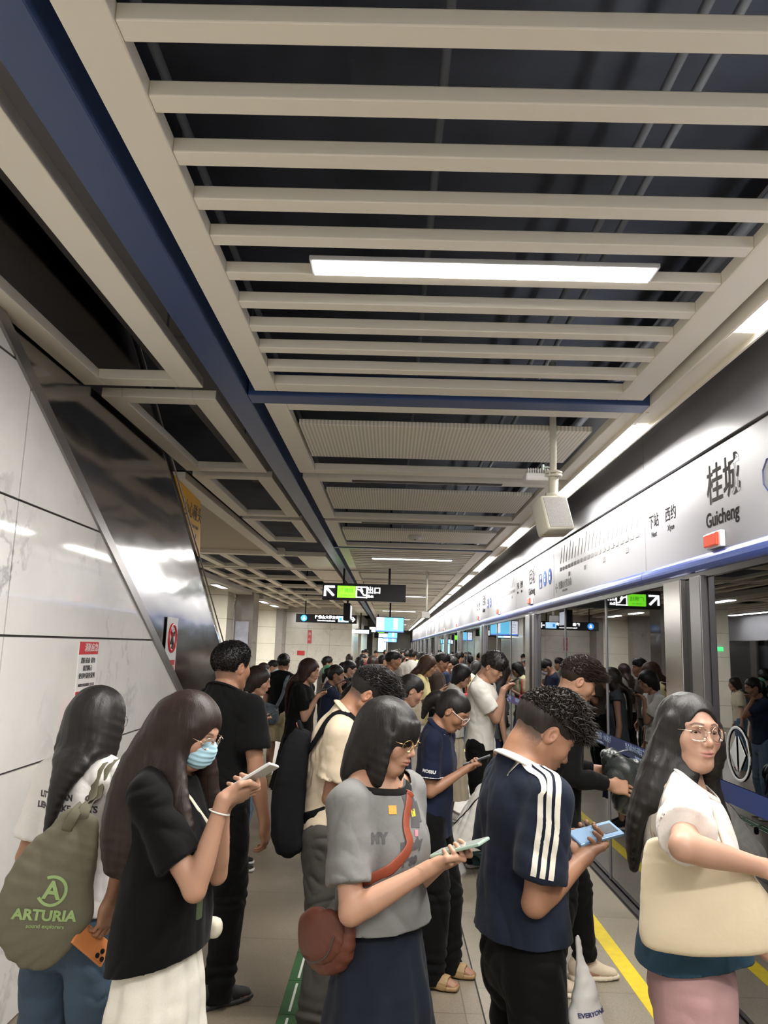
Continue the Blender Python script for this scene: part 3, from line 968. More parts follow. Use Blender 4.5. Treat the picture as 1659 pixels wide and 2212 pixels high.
def person(label, x, y, face, H=1.7, sex='m', skin='mid', pose=None, top=None, bottom=None, shoes=None, hair=None, h=.006, fine=True,
           group=None, sleeves=True, extras=None, eyes='down', fat=1.0, brow=None, lip=None, detail=1.0):
    """face: heading in degrees, 0 = +X (towards the train), 90 = +Y (away from the camera)"""
    pose = pose or {}
    root = empty('person', (x, y, 0), rad(face - 90))
    tag(root, label, 'person', group)
    K = skeleton(H, sex, pose); s = K['s']
    K['root'] = root; K['detail'] = h; K['shrink'] = (.70 if bottom.get('kind') == 'skirt' else .82) if bottom else 1.0
    base = SKIN[skin] if isinstance(skin, str) else skin
    hops = xform(head_ops(sex, eyes, fat), K['Rh'], K['Ho'], K['hs'])
    if not fine:
        hops = xform(head_ops(sex, 'down', fat), K['Rh'], K['Ho'], K['hs'])
    # body first, head blended on the neck
    bo = body_ops(K)
    hops[0].k = .02
    ops = bo + hops
    hands = {}
    if fine != 0:
        for d, kx in ((1, 'r'), (-1, 'l')):
            yd, zd = K['hd'][d]
            hk = pose.get(kx + 'k', {})
            ho, Rm = hand_ops(K['wr'][d], yd, zd, d, s=s * (.92 if K['f'] else 1.02), **hk)
            K['hR' + kx] = Rm
            hands[d] = ho
            ho[0].k = .012
            ops = ops + ho
    else:
        for d, kx in ((1, 'r'), (-1, 'l')):
            yd, zd = K['hd'][d]
            ops = ops + [cap(K['wr'][d], K['wr'][d] + yd * .13 * s, .03, .02, k=.01, side=np.cross(yd, zd), f=.5)]
    boxes = []
    if fine:
        hc = K['hp'](V(0, .01, 0)); r = .135 * K['hs']
        hf = max(.0021, h * .38) / detail if fine is True else fine
        lo = hc - V(.105, r, .135) ; hi = hc + V(.105, r, .14)
        ex = np.abs(K['Rh']) @ (V(.09, .12, .125) * K['hs'])
        boxes.append((hc - ex, hc + ex, hf, 1))
        for d in (1, -1):
            lo = np.min([sb.lo for op in hands[d][1:] for sb in op.subs], 0) - .004
            hi = np.max([sb.hi for op in hands[d][1:] for sb in op.subs], 0) + .004
            boxes.append((lo, hi, max(.0024, h * .45), 1))
    P, F = multires(ops, h, boxes, 2)
    hs_ = (P - K['Ho']) @ K['Rh'] / K['hs']
    C = np.tile(np.array(base), (len(P), 1))
    near = np.linalg.norm(hs_ - V(0, 0, -.005), axis=1) < .155
    C[near] = skin_colors(hs_[near], base, sex, brow or (.03, .02, .016), (hair or {}).get('fade', 0), eyes, lip)
    body = link_mesh('body', P, F, mat('skin', (.8, .6, .5), .48, spec=.35, attr=True, sss=.0 if not fine else .06, bump=(260, .06, .002)), root, colors=C)
    if eyes == 'open' and fine:
        for sd in (-1, 1):
            c = V(sd * .031, .0685, .0055); gz = unit(V(pose.get('gaze', (0, 0))[0], 1, pose.get('gaze', (0, 0))[1]))
            vs = []; fs = []; R_ = .0123; n1, n2 = 16, 24
            uu = unit(np.cross(gz, V(0, 0, 1))); vv = np.cross(uu, gz)
            cc = []
            for i in range(n1 + 1):
                a = math.pi * i / n1 * .62
                for j in range(n2):
                    b = TAU * j / n2
                    vs.append(c + R_ * (gz * math.cos(a) + (uu * math.cos(b) + vv * math.sin(b)) * math.sin(a)))
                    rr = R_ * math.sin(a)
                    cc.append((.005, .004, .004) if rr < .0028 else ((.05, .025, .014) if rr < .0058 else (.72, .66, .62)))
            for i in range(n1):
                for j in range(n2):
                    fs.append((i * n2 + j, i * n2 + (j + 1) % n2, (i + 1) * n2 + (j + 1) % n2, (i + 1) * n2 + j))
            vs = np.array([K['hp'](v) for v in vs])
            link_mesh('eye', vs, fs, mat('eye', (1, 1, 1), .12, spec=.6, attr=True), root, colors=np.array(cc))
    if top:
        Pt, Ft, to = shirt(K, top, h * top.get('hf', 1.0))
        K['top'] = (Pt, Ft)
        o = link_mesh(top.get('name', 't_shirt'), Pt, Ft, top['m'], root)
        if fine:
            md = o.modifiers.new('thick', 'SOLIDIFY'); md.thickness = .003; md.offset = -1
        K['top_o'] = o
        if top.get('rib') is not None:
            Nb, nax, nr, t0 = K['neck_line']
            mb = MB(); uu = unit(np.cross(nax, V(1, 0, 0))); vv = np.cross(nax, uu)
            qq = Pt - Nb; tt = qq @ nax; pr_ = qq - np.outer(tt, nax); rr_ = np.linalg.norm(pr_, axis=1)
            sel = np.where((np.abs(tt - t0) < .004) & (rr_ < nr + .045) & (rr_ > .02))[0]
            ring = []
            if len(sel):
                an = np.arctan2(pr_[sel] @ vv, pr_[sel] @ uu)
                for j in range(36):
                    a0 = TAU * j / 36 - math.pi; dd = np.abs((an - a0 + math.pi) % TAU - math.pi)
                    w8 = np.exp(-(dd / .16) ** 2) + 1e-9
                    rm = (rr_[sel] * w8).sum() / w8.sum()
                    ring.append(Nb + nax * t0 + (uu * math.cos(a0) + vv * math.sin(a0)) * rm)
            else:
                ring = [Nb + (uu * math.cos(a) + vv * math.sin(a)) * nr for a in np.linspace(0, TAU, 36, endpoint=False)]
            ring = np.array(ring)
            for _ in range(2): ring = (np.roll(ring, 1, 0) + ring * 2 + np.roll(ring, -1, 0)) / 4
            K['ring'] = ring
            w_ = top.get('ribw', .010)
            mb.tube([p - (Nb - p - nax * np.dot(Nb - p, nax)) * .02 + nax * .002 for p in ring], w_, 10, closed=True, flat=([unit(unit(p - Nb) * .6 + nax) for p in ring], .35))
            mb.build('collar', top['rib'], root, True)
    if bottom:
        fn = skirt if bottom.get('kind') == 'skirt' else trousers
        Pb, Fb = fn(K, bottom, h)
        K['bot'] = (Pb, Fb)
        o = link_mesh(bottom.get('name', 'skirt' if fn is skirt else 'trousers'), Pb, Fb, bottom['m'], root)
        if fine:
            md = o.modifiers.new('thick', 'SOLIDIFY'); md.thickness = .003; md.offset = -1
    if shoes:
        for d in (1, -1):
            if shoes.get('parent', True):
                sr = bpy.data.objects.new('shoe' if shoes.get('kind') != 'slide' else 'slipper', None); col.objects.link(sr); sr.parent = root
                shoe(K, d, shoes, max(h * .7, .004), sr)
    if hair:
        hair['fn'](K, hair, h)
    if extras: extras(K)
    return K

# ---- hair styles (head space unless said otherwise)
def face_cut(w=.064, top=.066, y=.112, z=-.050, k=.004, h2=.118, d=.085):
    return ell((0, y, z), (w, d, h2), k=k, mode='s')

def hair_obj(K, ops, h, m, st=None, tf=None, smooth=1, rough=.004, name='hair', cuts=None):
    def disp(P, N): return rough * (vnoise(P * V(1, 1, .12), 75, 2) * .55 + vnoise(P * V(1, 1, .25), 26, 7) * .55)
    P, F = solid(ops, max(h * .6, .0035), smooth, cuts, disp)
    VS = [P]; FS = F.tolist(); n = len(P)
    for g, kw in ((strands, st), (tufts, tf)):
        for q in (kw if isinstance(kw, list) else ([kw] if kw else [])):
            v, f = g(P, F, **q)
            if len(v): VS.append(v); FS += [tuple(i + n for i in ff) for ff in f]; n += len(v)
    return link_mesh(name, np.concatenate(VS), FS, m, K['root'])

def cap_ops(t=.010, topv=.0, f=True):
    o = [ell((0, -.014, .036), (.076 + t, .094 + t, .083 + t), k=0)]
    if topv: o.append(ell((0, .004, .075 + topv * .4), (.066, .082, .045 + topv), k=.03))
    return o

def down_flow(K):
    Ho = K['Ho']
    return lambda p, n: V(0, 0, -1)

def hair_short(K, q, h):
    """men's crop; q: vol, len, dirn (head space), n, fade"""
    v = q.get('vol', .018); t = q.get('t', .008)
    o = [ell((0, -.016, .040), (.077 + t, .094 + t, .080 + t), k=0),
         ell((0, .008, .082), (.066 + v * .2, .082, .036 + v), k=.025)]
    if q.get('fringe'): o.append(ell((0, .085, .072), (.062, .030, .030 + q['fringe'] * .2), k=.02))
    o.append(ell((0, .120, -.055 + q.get('fl', 0)), (.120, .090, .112), k=.012, mode='s'))
    o.append(ell((0, .068, -.095), (.12, .082, .100 + q.get('side', 0)), k=.012, mode='s'))
    o.append(ell((0, -.08, -.122), (.12, .09, .075), k=.01, mode='s'))
    for s in (-1, 1): o.append(ell((s * .092, -.004, -.012), (.026, .027, .034 + q.get('ear', 0)), k=.008, mode='s'))
    if q.get('fade'):
        for s in (-1, 1): o.append(ell((s * .112, -.02, -.035), (.040, .13, .075), k=.02, mode='s'))
        o.append(ell((0, -.135, -.075), (.1, .05, .075), k=.02, mode='s'))
    if q.get('bangs'):
        b = q['bangs']
        o.append(sweep([((-.062, .055, .050), .016, .03), ((-.035, .085, .046 - b), .012, .026), ((0, .097, .045 - b), .011, .026), ((.035, .085, .046 - b), .012, .026), ((.062, .055, .050), .016, .03)], k=.012, side=V(0, 0, 1), n=2))
    if q.get('bangs'):
        o[-1] = sweep([((-.064, .05, .045), .034, .014), ((-.036, .082, .048 - b), .032, .011), ((0, .093, .050 - b), .032, .010), ((.036, .082, .048 - b), .032, .011), ((.064, .05, .045), .034, .014)], k=.012, side=V(0, 0, 1), n=2)
    ops = xform(o, K['Rh'], K['Ho'], K['hs'])
    Rh = K['Rh']; Ho = K['Ho']; hs = K['hs']
    dn = q.get('dirn', V(0, .6, .5)); n = q.get('n', 3200) if h < .009 else 260
    def top(p):
        l = (p - Ho) @ Rh / hs
        return l[2] > q.get('tz', .035)
    def lowr(p):
        return not top(p)
    tf = [dict(n=int(n), length=q.get('len', .032), r=q.get('tr', .0022), direct=lambda p, nn: nn * q.get('up', .9) + Rh @ V(*dn), seed=q.get('seed', 1), select=top, curl=q.get('curl', .6), jit=q.get('jit', .5))]
    st = [dict(n=int(n * .5), steps=7, step=.009, r=.0016, flow=lambda p, nn: Rh @ V(0, -.25, -1), seed=3, select=lowr, jit=.25)]
    return hair_obj(K, ops, h, q.get('m') or hair_mat(), st, tf)

def hair_long(K, q, h):
    """q: back = list of (local point, r1, r2), sides likewise"""
    hp = K['hp']; hs = K['hs']
    t = q.get('t', .010)
    o = [ell((0, -.014, .036), (.076 + t, .096 + t, .082 + t), k=0), ell((0, -.02, -.01), (.074 + t, .085 + t, .08), k=.02)]
    fc = q.get('face', {})
    o.append(face_cut(**fc))
    if q.get('ears'):
        for sd in (-1, 1): o.append(ell((sd * .088, .012, -.030), (.034, .040, .056), k=.006, mode='s'))
    if q.get('bangs'):
        b = q['bangs']
        o.append(sweep([((-.062, .052, .030), .040, .012), ((-.036, .080, .040 - b), .036, .010), ((0, .092, .042 - b), .036, .009), ((.036, .080, .040 - b), .036, .010), ((.062, .052, .030), .040, .012)], k=.010, side=V(0, 0, 1), n=2))
    for sd in q.get('hsides', []): o.append(sweep(sd, k=.012, side=V(0, 1, 0), n=3))
    ops = xform(o, K['Rh'], K['Ho'], hs)
    for st_ in (q['falls'](K) if callable(q.get('falls')) else q.get('falls', [])):
        pts = st_['p']; ops.append(sweep(pts, k=st_.get('k', .02), side=np.asarray(st_.get('side', V(1, 0, 0)), float), n=3))
    n = q.get('n', 1500) if h < .009 else 260
    part = q.get('part', .0)
    Rh = K['Rh']; Ho = K['Ho']
    def flow(p, nn):
        l = (p - Ho) @ Rh / hs
        if l[2] > .02:
            return Rh @ V(.9 * np.sign(l[0] - part), -.2 - l[1] * 2, -.5) + V(0, 0, -.6)
        return V(0, 0, -1) + q.get('pull', V(0, 0, 0))
    st = [dict(n=n, steps=q.get('steps', 16), step=.016, r=q.get('sr', .0017), flow=flow, seed=q.get('seed', 1), jit=q.get('jit', .10))]
    return hair_obj(K, ops, h, q.get('m') or hair_mat(), st, None, rough=q.get('rough', .0022), cuts=q.get('cuts'))

def glasses(K, m, shape='round', lens=None, r=.0009):
    hp = K['hp']; mb = MB()
    w, hh = (.0225, .0195) if shape == 'round' else (.0245, .0215)
    for s in (-1, 1):
        pts = []
        for j in range(28):
            a = TAU * j / 28
            c, sn = math.cos(a), math.sin(a)
            if shape == 'poly':
                c, sn = math.copysign(abs(c) ** .72, c), math.copysign(abs(sn) ** .72, sn)
            xx = s * .0325 + w * c
            pts.append(hp(V(xx, .104 - (abs(xx) * 4) ** 2 * .35, .003 + hh * sn)))
        mb.tube(pts, r, 6, closed=True)
        mb.tube([hp(V(s * (.0325 + w), .0965, .009)), hp(V(s * .068, .075, .010)), hp(V(s * .077, .0, .012)), hp(V(s * .077, -.02, .002))], r, 6)
    mb.tube([hp(V(-.0105, .104, .006)), hp(V(0, .107, .009)), hp(V(.0105, .104, .006))], r, 6)
    g = mb.build('glasses', m, K['root'], True)
    if lens:
        for s in (-1, 1):
            vs = [hp(V(s * .0325, .1015, .003))]
            for j in range(28):
                a = TAU * j / 28; xx = s * .0325 + w * .97 * math.cos(a)
                vs.append(hp(V(xx, .104 - (abs(xx) * 4) ** 2 * .35, .003 + hh * .97 * math.sin(a))))
            vs2 = [v - K['Rh'] @ V(0, .001, 0) for v in vs]
            fs = [(0, 1 + j, 1 + (j + 1) % 28) for j in range(28)] + [(29, 30 + (j + 1) % 28, 30 + j) for j in range(28)] + [(1 + j, 30 + j, 30 + (j + 1) % 28, 1 + (j + 1) % 28) for j in range(28)]
            link_mesh('lens', np.array(vs + vs2), fs, lens, g)

def to_world(K, p):
    r = K['root']; a = r.rotation_euler[2]
    return rotz(a) @ np.asarray(p, float) + V(*r.location)

def wdir(K, d):
    return rotz(K['root'].rotation_euler[2]) @ np.asarray(d, float)

def phone(K, c, lng, nrm, label, body=None, size=(.074, .158, .009), screen=None, cams=False, name='phone', group=None):
    """phone as its own thing; c centre, lng long axis, nrm out of the screen, in the holder's space"""
    c = to_world(K, c); lng = unit(wdir(K, lng)); nrm = wdir(K, nrm); nrm = unit(nrm - lng * np.dot(nrm, lng)); sd = np.cross(lng, nrm)
    root = empty(name, tuple(c)); tag(root, label, 'phone', group)
    Rm = np.stack([sd, lng, nrm], 1)
    hx, hy, hz = [v / 2 for v in size]
    mb = MB().bbox((-hx, -hy, -hz), (hx, hy, hz), .003)
    mb.v = [tuple(Rm @ V(*v)) for v in mb.v]
    b = mb.build('case', body or mat('phone_case', (.02, .02, .022), .35), root, False)
    m2 = MB().box((-hx + .004, -hy + .004, hz), (hx - .004, hy - .004, hz + .0008))
    m2.v = [tuple(Rm @ V(*v)) for v in m2.v]
    m2.build('screen', screen or mat('phone_screen', (.02, .022, .03), .08, emit=(.35, .42, .5), es=.25), root)
    if cams:
        m3 = MB().bbox((-hx + .006, hy - .05, -hz - .003), (-hx + .044, hy - .008, -hz), .002)
        for i, (a, b2) in enumerate(((-hx + .016, hy - .018), (-hx + .016, hy - .040), (-hx + .034, hy - .029))):
            m3.tube([V(a, b2, -hz - .001), V(a, b2, -hz - .006)], .0075, 14, mi=1)
        m3.v = [tuple(Rm @ V(*v)) for v in m3.v]
        m3.build('camera_block', [body or mat('phone_case', (.02, .02, .022), .35), mat('phone_lens', (.01, .01, .012), .1)], root)
    return root

def hold(pose, K0, hand, c, lng, nrm, grip=1):
    """put a hand to a phone at c. returns wrist target etc. in pose (scaled metres for H=1.7)"""
    d = 1 if hand == 'r' else -1
    lng = unit(lng); nrm = unit(np.asarray(nrm, float) - lng * np.dot(nrm, lng)); sd = np.cross(lng, nrm) * 1.0
    # sd: to the right of the screen as its user sees it
    right = sd
    if grip == 1:      # palm behind the phone, fingers across its back, thumb over the screen
        yd = unit(lng * .62 - right * d * .78 - nrm * .05)
        zd = -nrm + right * d * .35
        wr = np.asarray(c, float) - lng * .080 + right * d * .055 - nrm * .026
    else:
        yd = unit(lng * .9 - right * d * .45)
        zd = -nrm
        wr = np.asarray(c, float) - lng * .12 + right * d * .03 - nrm * .02
    pose[hand + 'h'] = wr / 1.0; pose[hand + 'hd'] = yd; pose[hand + 'hz'] = zd
    pose[hand + 'k'] = dict(fcurls=[(0, 70, 52), (3, 74, 54), (6, 76, 56), (10, 74, 56)], thumb=(.42, .42), spread=.03)
    return pose
# ---------------------------------------------------------------- the station
WHITE = mat('ceiling_white', srgb(243, 237, 222), .45, spec=.4)
BLUE = mat('blue_paint', srgb(48, 70, 116), .38, spec=.5)
DARKC = mat('void_dark', (.062, .070, .094), .8, spec=.2, noise=(1.5, .35))
STEEL = mat('steel', (.46, .44, .43), .22, 1.0, bump=(40, .05, .002, (1, 1, .02)), aniso=.5)
DSTEEL = mat('dark_steel', (.10, .095, .10), .25, .9)
LAMP = mat('lamp_diffuser', (1, 1, 1), .5, emit=(1.0, .985, .96), es=9.0)
XP = 1.755           # plane of the screen doors
XL = -1.70           # plane of the marble wall
ZC = 3.12            # ceiling line

def area(name, loc, sx, sy, power, color=(1, .965, .92), rot=(0, 0, 0), spread=180, parent=None):
    l = bpy.data.lights.new(name, 'AREA'); l.shape = 'RECTANGLE'; l.size = sx; l.size_y = sy; l.energy = power; l.color = color
    l.spread = rad(spread)
    o = bpy.data.objects.new(name, l); o.location = loc; o.rotation_euler = rot; col.objects.link(o)
    if parent is not None: o.parent = parent
    return o

# floor: speckled granite slabs
def floor_mat(name, c1, c2, size=(.9, .9), off=0.0, rough=.38):
    m = bpy.data.materials.new(name); m.use_nodes = True; nt = m.node_tree; N = nt.nodes; L = nt.links
    b = N['Principled BSDF']; tc = N.new('ShaderNodeTexCoord')
    br = N.new('ShaderNodeTexBrick'); br.offset = off; br.inputs['Scale'].default_value = 1
    br.inputs['Brick Width'].default_value = size[0]; br.inputs['Row Height'].default_value = size[1]
    br.inputs['Mortar Size'].default_value = .0035; br.inputs['Mortar Smooth'].default_value = .2
    br.inputs['Color1'].default_value = (*c1, 1); br.inputs['Color2'].default_value = (*[c * .93 for c in c1], 1); br.inputs['Mortar'].default_value = (*[c * .55 for c in c1], 1)
    mp = N.new('ShaderNodeMapping'); mp.inputs['Location'].default_value = (.485, .3, 0)
    L.new(tc.outputs['Object'], mp.inputs[0]); L.new(mp.outputs[0], br.inputs['Vector'])
    n1 = N.new('ShaderNodeTexNoise'); n1.inputs['Scale'].default_value = 130; n1.inputs['Detail'].default_value = 2
    n2 = N.new('ShaderNodeTexVoronoi'); n2.inputs['Scale'].default_value = 55
    n3 = N.new('ShaderNodeTexNoise'); n3.inputs['Scale'].default_value = 1.3; n3.inputs['Detail'].default_value = 4
    for n in (n1, n2, n3): L.new(tc.outputs['Object'], n.inputs['Vector'])
    def mul(a, fac, lo, hi, f0, f1):
        r = N.new('ShaderNodeMapRange'); r.inputs[1].default_value = f0; r.inputs[2].default_value = f1; r.inputs[3].default_value = lo; r.inputs[4].default_value = hi
        L.new(fac, r.inputs[0])
        x = N.new('ShaderNodeMix'); x.data_type = 'RGBA'; x.blend_type = 'MULTIPLY'; x.inputs[0].default_value = 1
        L.new(a, x.inputs[6]); L.new(r.outputs[0], x.inputs[7]); return x.outputs[2]
    c = mul(br.outputs['Color'], n1.outputs['Fac'], .82, 1.15, .3, .7)
    c = mul(c, n2.outputs['Distance'], .88, 1.04, .0, .5)
    c = mul(c, n3.outputs['Fac'], .86, 1.1, .3, .7)
    L.new(c, b.inputs['Base Color']); b.inputs['Roughness'].default_value = rough; b.inputs['Specular IOR Level'].default_value = .5
    rr = N.new('ShaderNodeMapRange'); rr.inputs[3].default_value = rough - .10; rr.inputs[4].default_value = rough + .14; L.new(n3.outputs['Fac'], rr.inputs[0]); L.new(rr.outputs[0], b.inputs['Roughness'])
    bp = N.new('ShaderNodeBump'); bp.inputs['Strength'].default_value = .25; bp.inputs['Distance'].default_value = .002; L.new(br.outputs['Fac'], bp.inputs['Height']); bp.invert = True
    L.new(bp.outputs[0], b.inputs['Normal'])
    return m
FLOOR = floor_mat('granite_floor', srgb(128, 117, 101), None)
FLOOR2 = floor_mat('pale_tile_floor', srgb(142, 133, 116), None, (1.2, 1.2))
mb = MB().box((-10, -6, -.12), (.50, 75, 0)); tag(mb.build('floor', FLOOR), kind='structure')
mb = MB().box((.508, -6, -.12), (XP - .05, 75, 0)); tag(mb.build('floor', FLOOR2), kind='structure')
mb = MB().box((.50, -6, -.12), (.508, 75, -.004)); tag(mb.build('trim_1', mat('joint', (.03, .028, .025), .8)), kind='structure')
# door sill
mb = MB().box((XP - .05, -6, -.12), (XP - .035, 75, -.006)).box((XP - .035, -6, -.12), (XP + .10, 75, .012), 1)
tag(mb.build('trim_2', [mat('joint', (.03, .028, .025)), mat('sill_metal', (.13, .12, .12), .35, .7)]), kind='structure')
# green guide strip with white dashes, yellow safety line
GREEN = mat('green_tape', srgb(46, 92, 50), .5, noise=(9, .25))
WPAINT = mat('white_paint', (.75, .75, .70), .5)
t = tag(empty('guide_strip', (-.42, 1.5, 0)), 'dark green guide strip with white dashes on the grey floor', 'floor marking')
mb = MB(); y = 1.0
while y < 30:
    mb.box((-.067, y - 1.5, .0), (.083, y - 1.5 + .385, .0025)); y += .39
mb.build('green_tape', GREEN, t)
mb = MB(); y = 1.0
while y < 30:
    mb.box((-.024, y - 1.5 + .03, .0025), (-.012, y - 1.5 + .35, .004)).box((.062, y - 1.5 + .03, .0025), (.074, y - 1.5 + .35, .004)); y += .39
mb.build('white_dashes', WPAINT, t)
tag(MB().box((1.335, -3, 0), (1.432, 60, .002)).build('safety_line', mat('yellow_paint', srgb(222, 196, 28), .45, noise=(14, .08))), 'bright yellow safety line painted along the platform doors', 'floor marking')

# ---------------------------------------------------------------- marble stair wall on the left
def marble(name, base=(.86, .85, .815), vein=(.33, .33, .34), rough=.055, sc_=1.0, amount=.75):
    m = bpy.data.materials.new(name); m.use_nodes = True; nt = m.node_tree; N = nt.nodes; L = nt.links
    b = N['Principled BSDF']; tc = N.new('ShaderNodeTexCoord')
    n0 = N.new('ShaderNodeTexNoise'); n0.inputs['Scale'].default_value = 1.6 * sc_; n0.inputs['Detail'].default_value = 6; n0.inputs['Roughness'].default_value = .6
    L.new(tc.outputs['Object'], n0.inputs['Vector'])
    ad = N.new('ShaderNodeVectorMath'); ad.operation = 'MULTIPLY_ADD'; ad.inputs[1].default_value = (1.3, 1.3, 1.3)
    L.new(n0.outputs['Color'], ad.inputs[0]); L.new(tc.outputs['Object'], ad.inputs[2])
    n1 = N.new('ShaderNodeTexNoise'); n1.inputs['Scale'].default_value = 1.1 * sc_; n1.inputs['Detail'].default_value = 3
    L.new(ad.outputs[0], n1.inputs['Vector'])
    m1 = N.new('ShaderNodeMath'); m1.operation = 'SUBTRACT'; m1.inputs[1].default_value = .5; L.new(n1.outputs['Fac'], m1.inputs[0])
    m2 = N.new('ShaderNodeMath'); m2.operation = 'ABSOLUTE'; L.new(m1.outputs[0], m2.inputs[0])
    r = N.new('ShaderNodeMapRange'); r.inputs[1].default_value = 0; r.inputs[2].default_value = .028; r.inputs[3].default_value = amount; r.inputs[4].default_value = 0
    L.new(m2.outputs[0], r.inputs[0])
    n2 = N.new('ShaderNodeTexNoise'); n2.inputs['Scale'].default_value = 1.2; L.new(tc.outputs['Object'], n2.inputs['Vector'])
    r2 = N.new('ShaderNodeMapRange'); r2.inputs[1].default_value = .42; r2.inputs[2].default_value = .7; L.new(n2.outputs['Fac'], r2.inputs[0])
    mm = N.new('ShaderNodeMath'); mm.operation = 'MULTIPLY'; L.new(r.outputs[0], mm.inputs[0]); L.new(r2.outputs[0], mm.inputs[1])
    x = N.new('ShaderNodeMix'); x.data_type = 'RGBA'; x.inputs[6].default_value = (*base, 1); x.inputs[7].default_value = (*vein, 1)
    L.new(mm.outputs[0], x.inputs[0])
    n4 = N.new('ShaderNodeTexNoise'); n4.inputs['Scale'].default_value = .9; n4.inputs['Detail'].default_value = 5; L.new(ad.outputs[0], n4.inputs['Vector'])
    r4 = N.new('ShaderNodeMapRange'); r4.inputs[1].default_value = .3; r4.inputs[2].default_value = .7; r4.inputs[3].default_value = .86; r4.inputs[4].default_value = 1.06; L.new(n4.outputs['Fac'], r4.inputs[0])
    x2 = N.new('ShaderNodeMix'); x2.data_type = 'RGBA'; x2.blend_type = 'MULTIPLY'; x2.inputs[0].default_value = 1; L.new(x.outputs[2], x2.inputs[6]); L.new(r4.outputs[0], x2.inputs[7])
    L.new(x2.outputs[2], b.inputs['Base Color']); b.inputs['Roughness'].default_value = rough; b.inputs['Specular IOR Level'].default_value = .6
    return m
MARBLE = marble('marble')
DARKJ = mat('joint_dark', (.035, .03, .028), .7)
def diag(y): return 3.076 + (y - 3.151) * (1.401 - 3.076) / (6.406 - 3.151)      # rail line of the stair wall
def clip_poly(poly, f):
    out = []
    for i in range(len(poly)):
        a, b = poly[i], poly[(i + 1) % len(poly)]; fa, fb = f(a), f(b)
        if fa <= 0: out.append(a)
        if (fa < 0 < fb) or (fb < 0 < fa):
            t = fa / (fa - fb); out.append((a[0] + (b[0] - a[0]) * t, a[1] + (b[1] - a[1]) * t))
    return out
ys = [-.43 - 1.96 * 2, -.43 - 1.96, -.43, 1.53, 3.49, 5.46, 7.42, 9.1]; zs = [0, .54, 1.145, 1.75, 2.358, 2.965, 3.57]
mb = MB()
for i in range(len(ys) - 1):
    for j in range(len(zs) - 1):
        g = .0055
        p = [(ys[i] + g, zs[j] + g), (ys[i + 1] - g, zs[j] + g), (ys[i + 1] - g, zs[j + 1] - g), (ys[i] + g, zs[j + 1] - g)]
        p = clip_poly(p, lambda q: q[1] - (diag(q[0]) - .02))
        if len(p) > 2: mb.prism(p, XL - .03, XL)
mb.prism([(-4.3, 0), (9.1, 0), (8.9, .01), (3.0, 3.10), (-4.3, 3.10)], XL - .2, XL - .012, 'x', 1)
tag(mb.build('wall_left', [MARBLE, DARKJ]), kind='structure')
# metal edge along the slope
n_ = unit(V(0, 1.675, 3.255))
a_, b_ = V(XL, 1.2, diag(1.2)), V(XL, 9.1, diag(9.1))
mb = MB().obox((a_ + b_) / 2 + V(-.03, 0, 0) + n_ * .012, V(1, 0, 0), unit(b_ - a_), n_, (.045, np.linalg.norm(b_ - a_) / 2, .034))
tag(mb.build('trim_3', mat('edge_metal', (.34, .33, .32), .3, .85)), kind='structure')
# wavy polished steel side of the escalator
def up(y): return 2.996 + (y - 6.101) * (1.69 - 2.996) / (8.301 - 6.101)
SHEET = mat('sheet_steel', (.45, .45, .46), .13, 1.0, bump=(.8, .22, .10, (1, .5, 1.6)))
mb = MB()
Yg = np.linspace(-1, 10.6, 60); vs = []; fs = []
def sheet_x(y, z): return XL - .035 + .004 * math.sin(y * 1.7 + z * 2.1) + .003 * math.sin(z * 3.3 - y)
for y in Yg:
    z0 = max(diag(y) - .03, 0); z1 = min(max(up(y), z0), 4.25)
    for k in range(21):
        z = z0 + (z1 - z0) * k / 20; vs.append((sheet_x(y, z), y, z))
for i in range(len(Yg) - 1):
    for k in range(20):
        a = i * 21 + k; fs.append((a, a + 21, a + 22, a + 1))
o = link_mesh('escalator_cladding', vs, fs, SHEET, None, True)
md = o.modifiers.new('thick', 'SOLIDIFY'); md.thickness = .02; md.offset = -1
tag(o, 'mirror-like stainless steel side panel of the escalator above the marble wall', 'escalator')
E_ = tag(empty('escalator_balustrade', (XL - .02, 8, 0)), 'steel edge strip at the top of the escalator side panel', 'escalator')
mb = MB().tube([V(0, y - 8, up(y) + .01) for y in (4.6, 6.1, 8.3, 10.2)], .007, 8); mb.build('edge_strip', STEEL, E_, True)

# notices on the marble wall
RED = mat('sign_red', srgb(196, 32, 40), .35)
SWHITE = mat('sign_white', (.78, .78, .76), .35)
SBLACK = mat('sign_ink', (.03, .03, .03), .5)
t = tag(empty('wall_notice', (XL, 4.49, 1.57)), 'white paper fire notice with red heading above the red box on the marble wall', 'notice')
MB().box((0, -.14, -.15), (.003, .14, .16)).build('sheet', SWHITE, t)
MB().box((.003, -.14, .09), (.0045, .14, .16)).build('heading', RED, t)
MB().box((.003, -.14, -.15), (.0045, .14, -.11)).build('footer', RED, t)
text_on('消防应急', .05, (.0045, .03, .125), (0, 1, 0), (0, 0, 1), SWHITE, t, 'lettering')
for i, s_ in enumerate(('消防设备 请勿', '遮挡圈占', '使用时请按说明')):
    text_on(s_, .034, (.003, .0, .055 - .042 * i), (0, 1, 0), (0, 0, 1), SBLACK, t, 'lettering')
text_on('如遇紧急情况请联系工作人员', .018, (.003, 0, -.078), (0, 1, 0), (0, 0, 1), SBLACK, t, 'lettering')
t = tag(empty('fire_box', (XL, 4.52, 1.2)), 'red metal box mounted on the marble wall under the fire notice', 'box')
MB().bbox((0, -.16, -.26), (.075, .16, .22), .008).build('case', RED, t)
MB().box((.075, .02, .13), (.078, .10, .15)).build('slot', SWHITE, t)
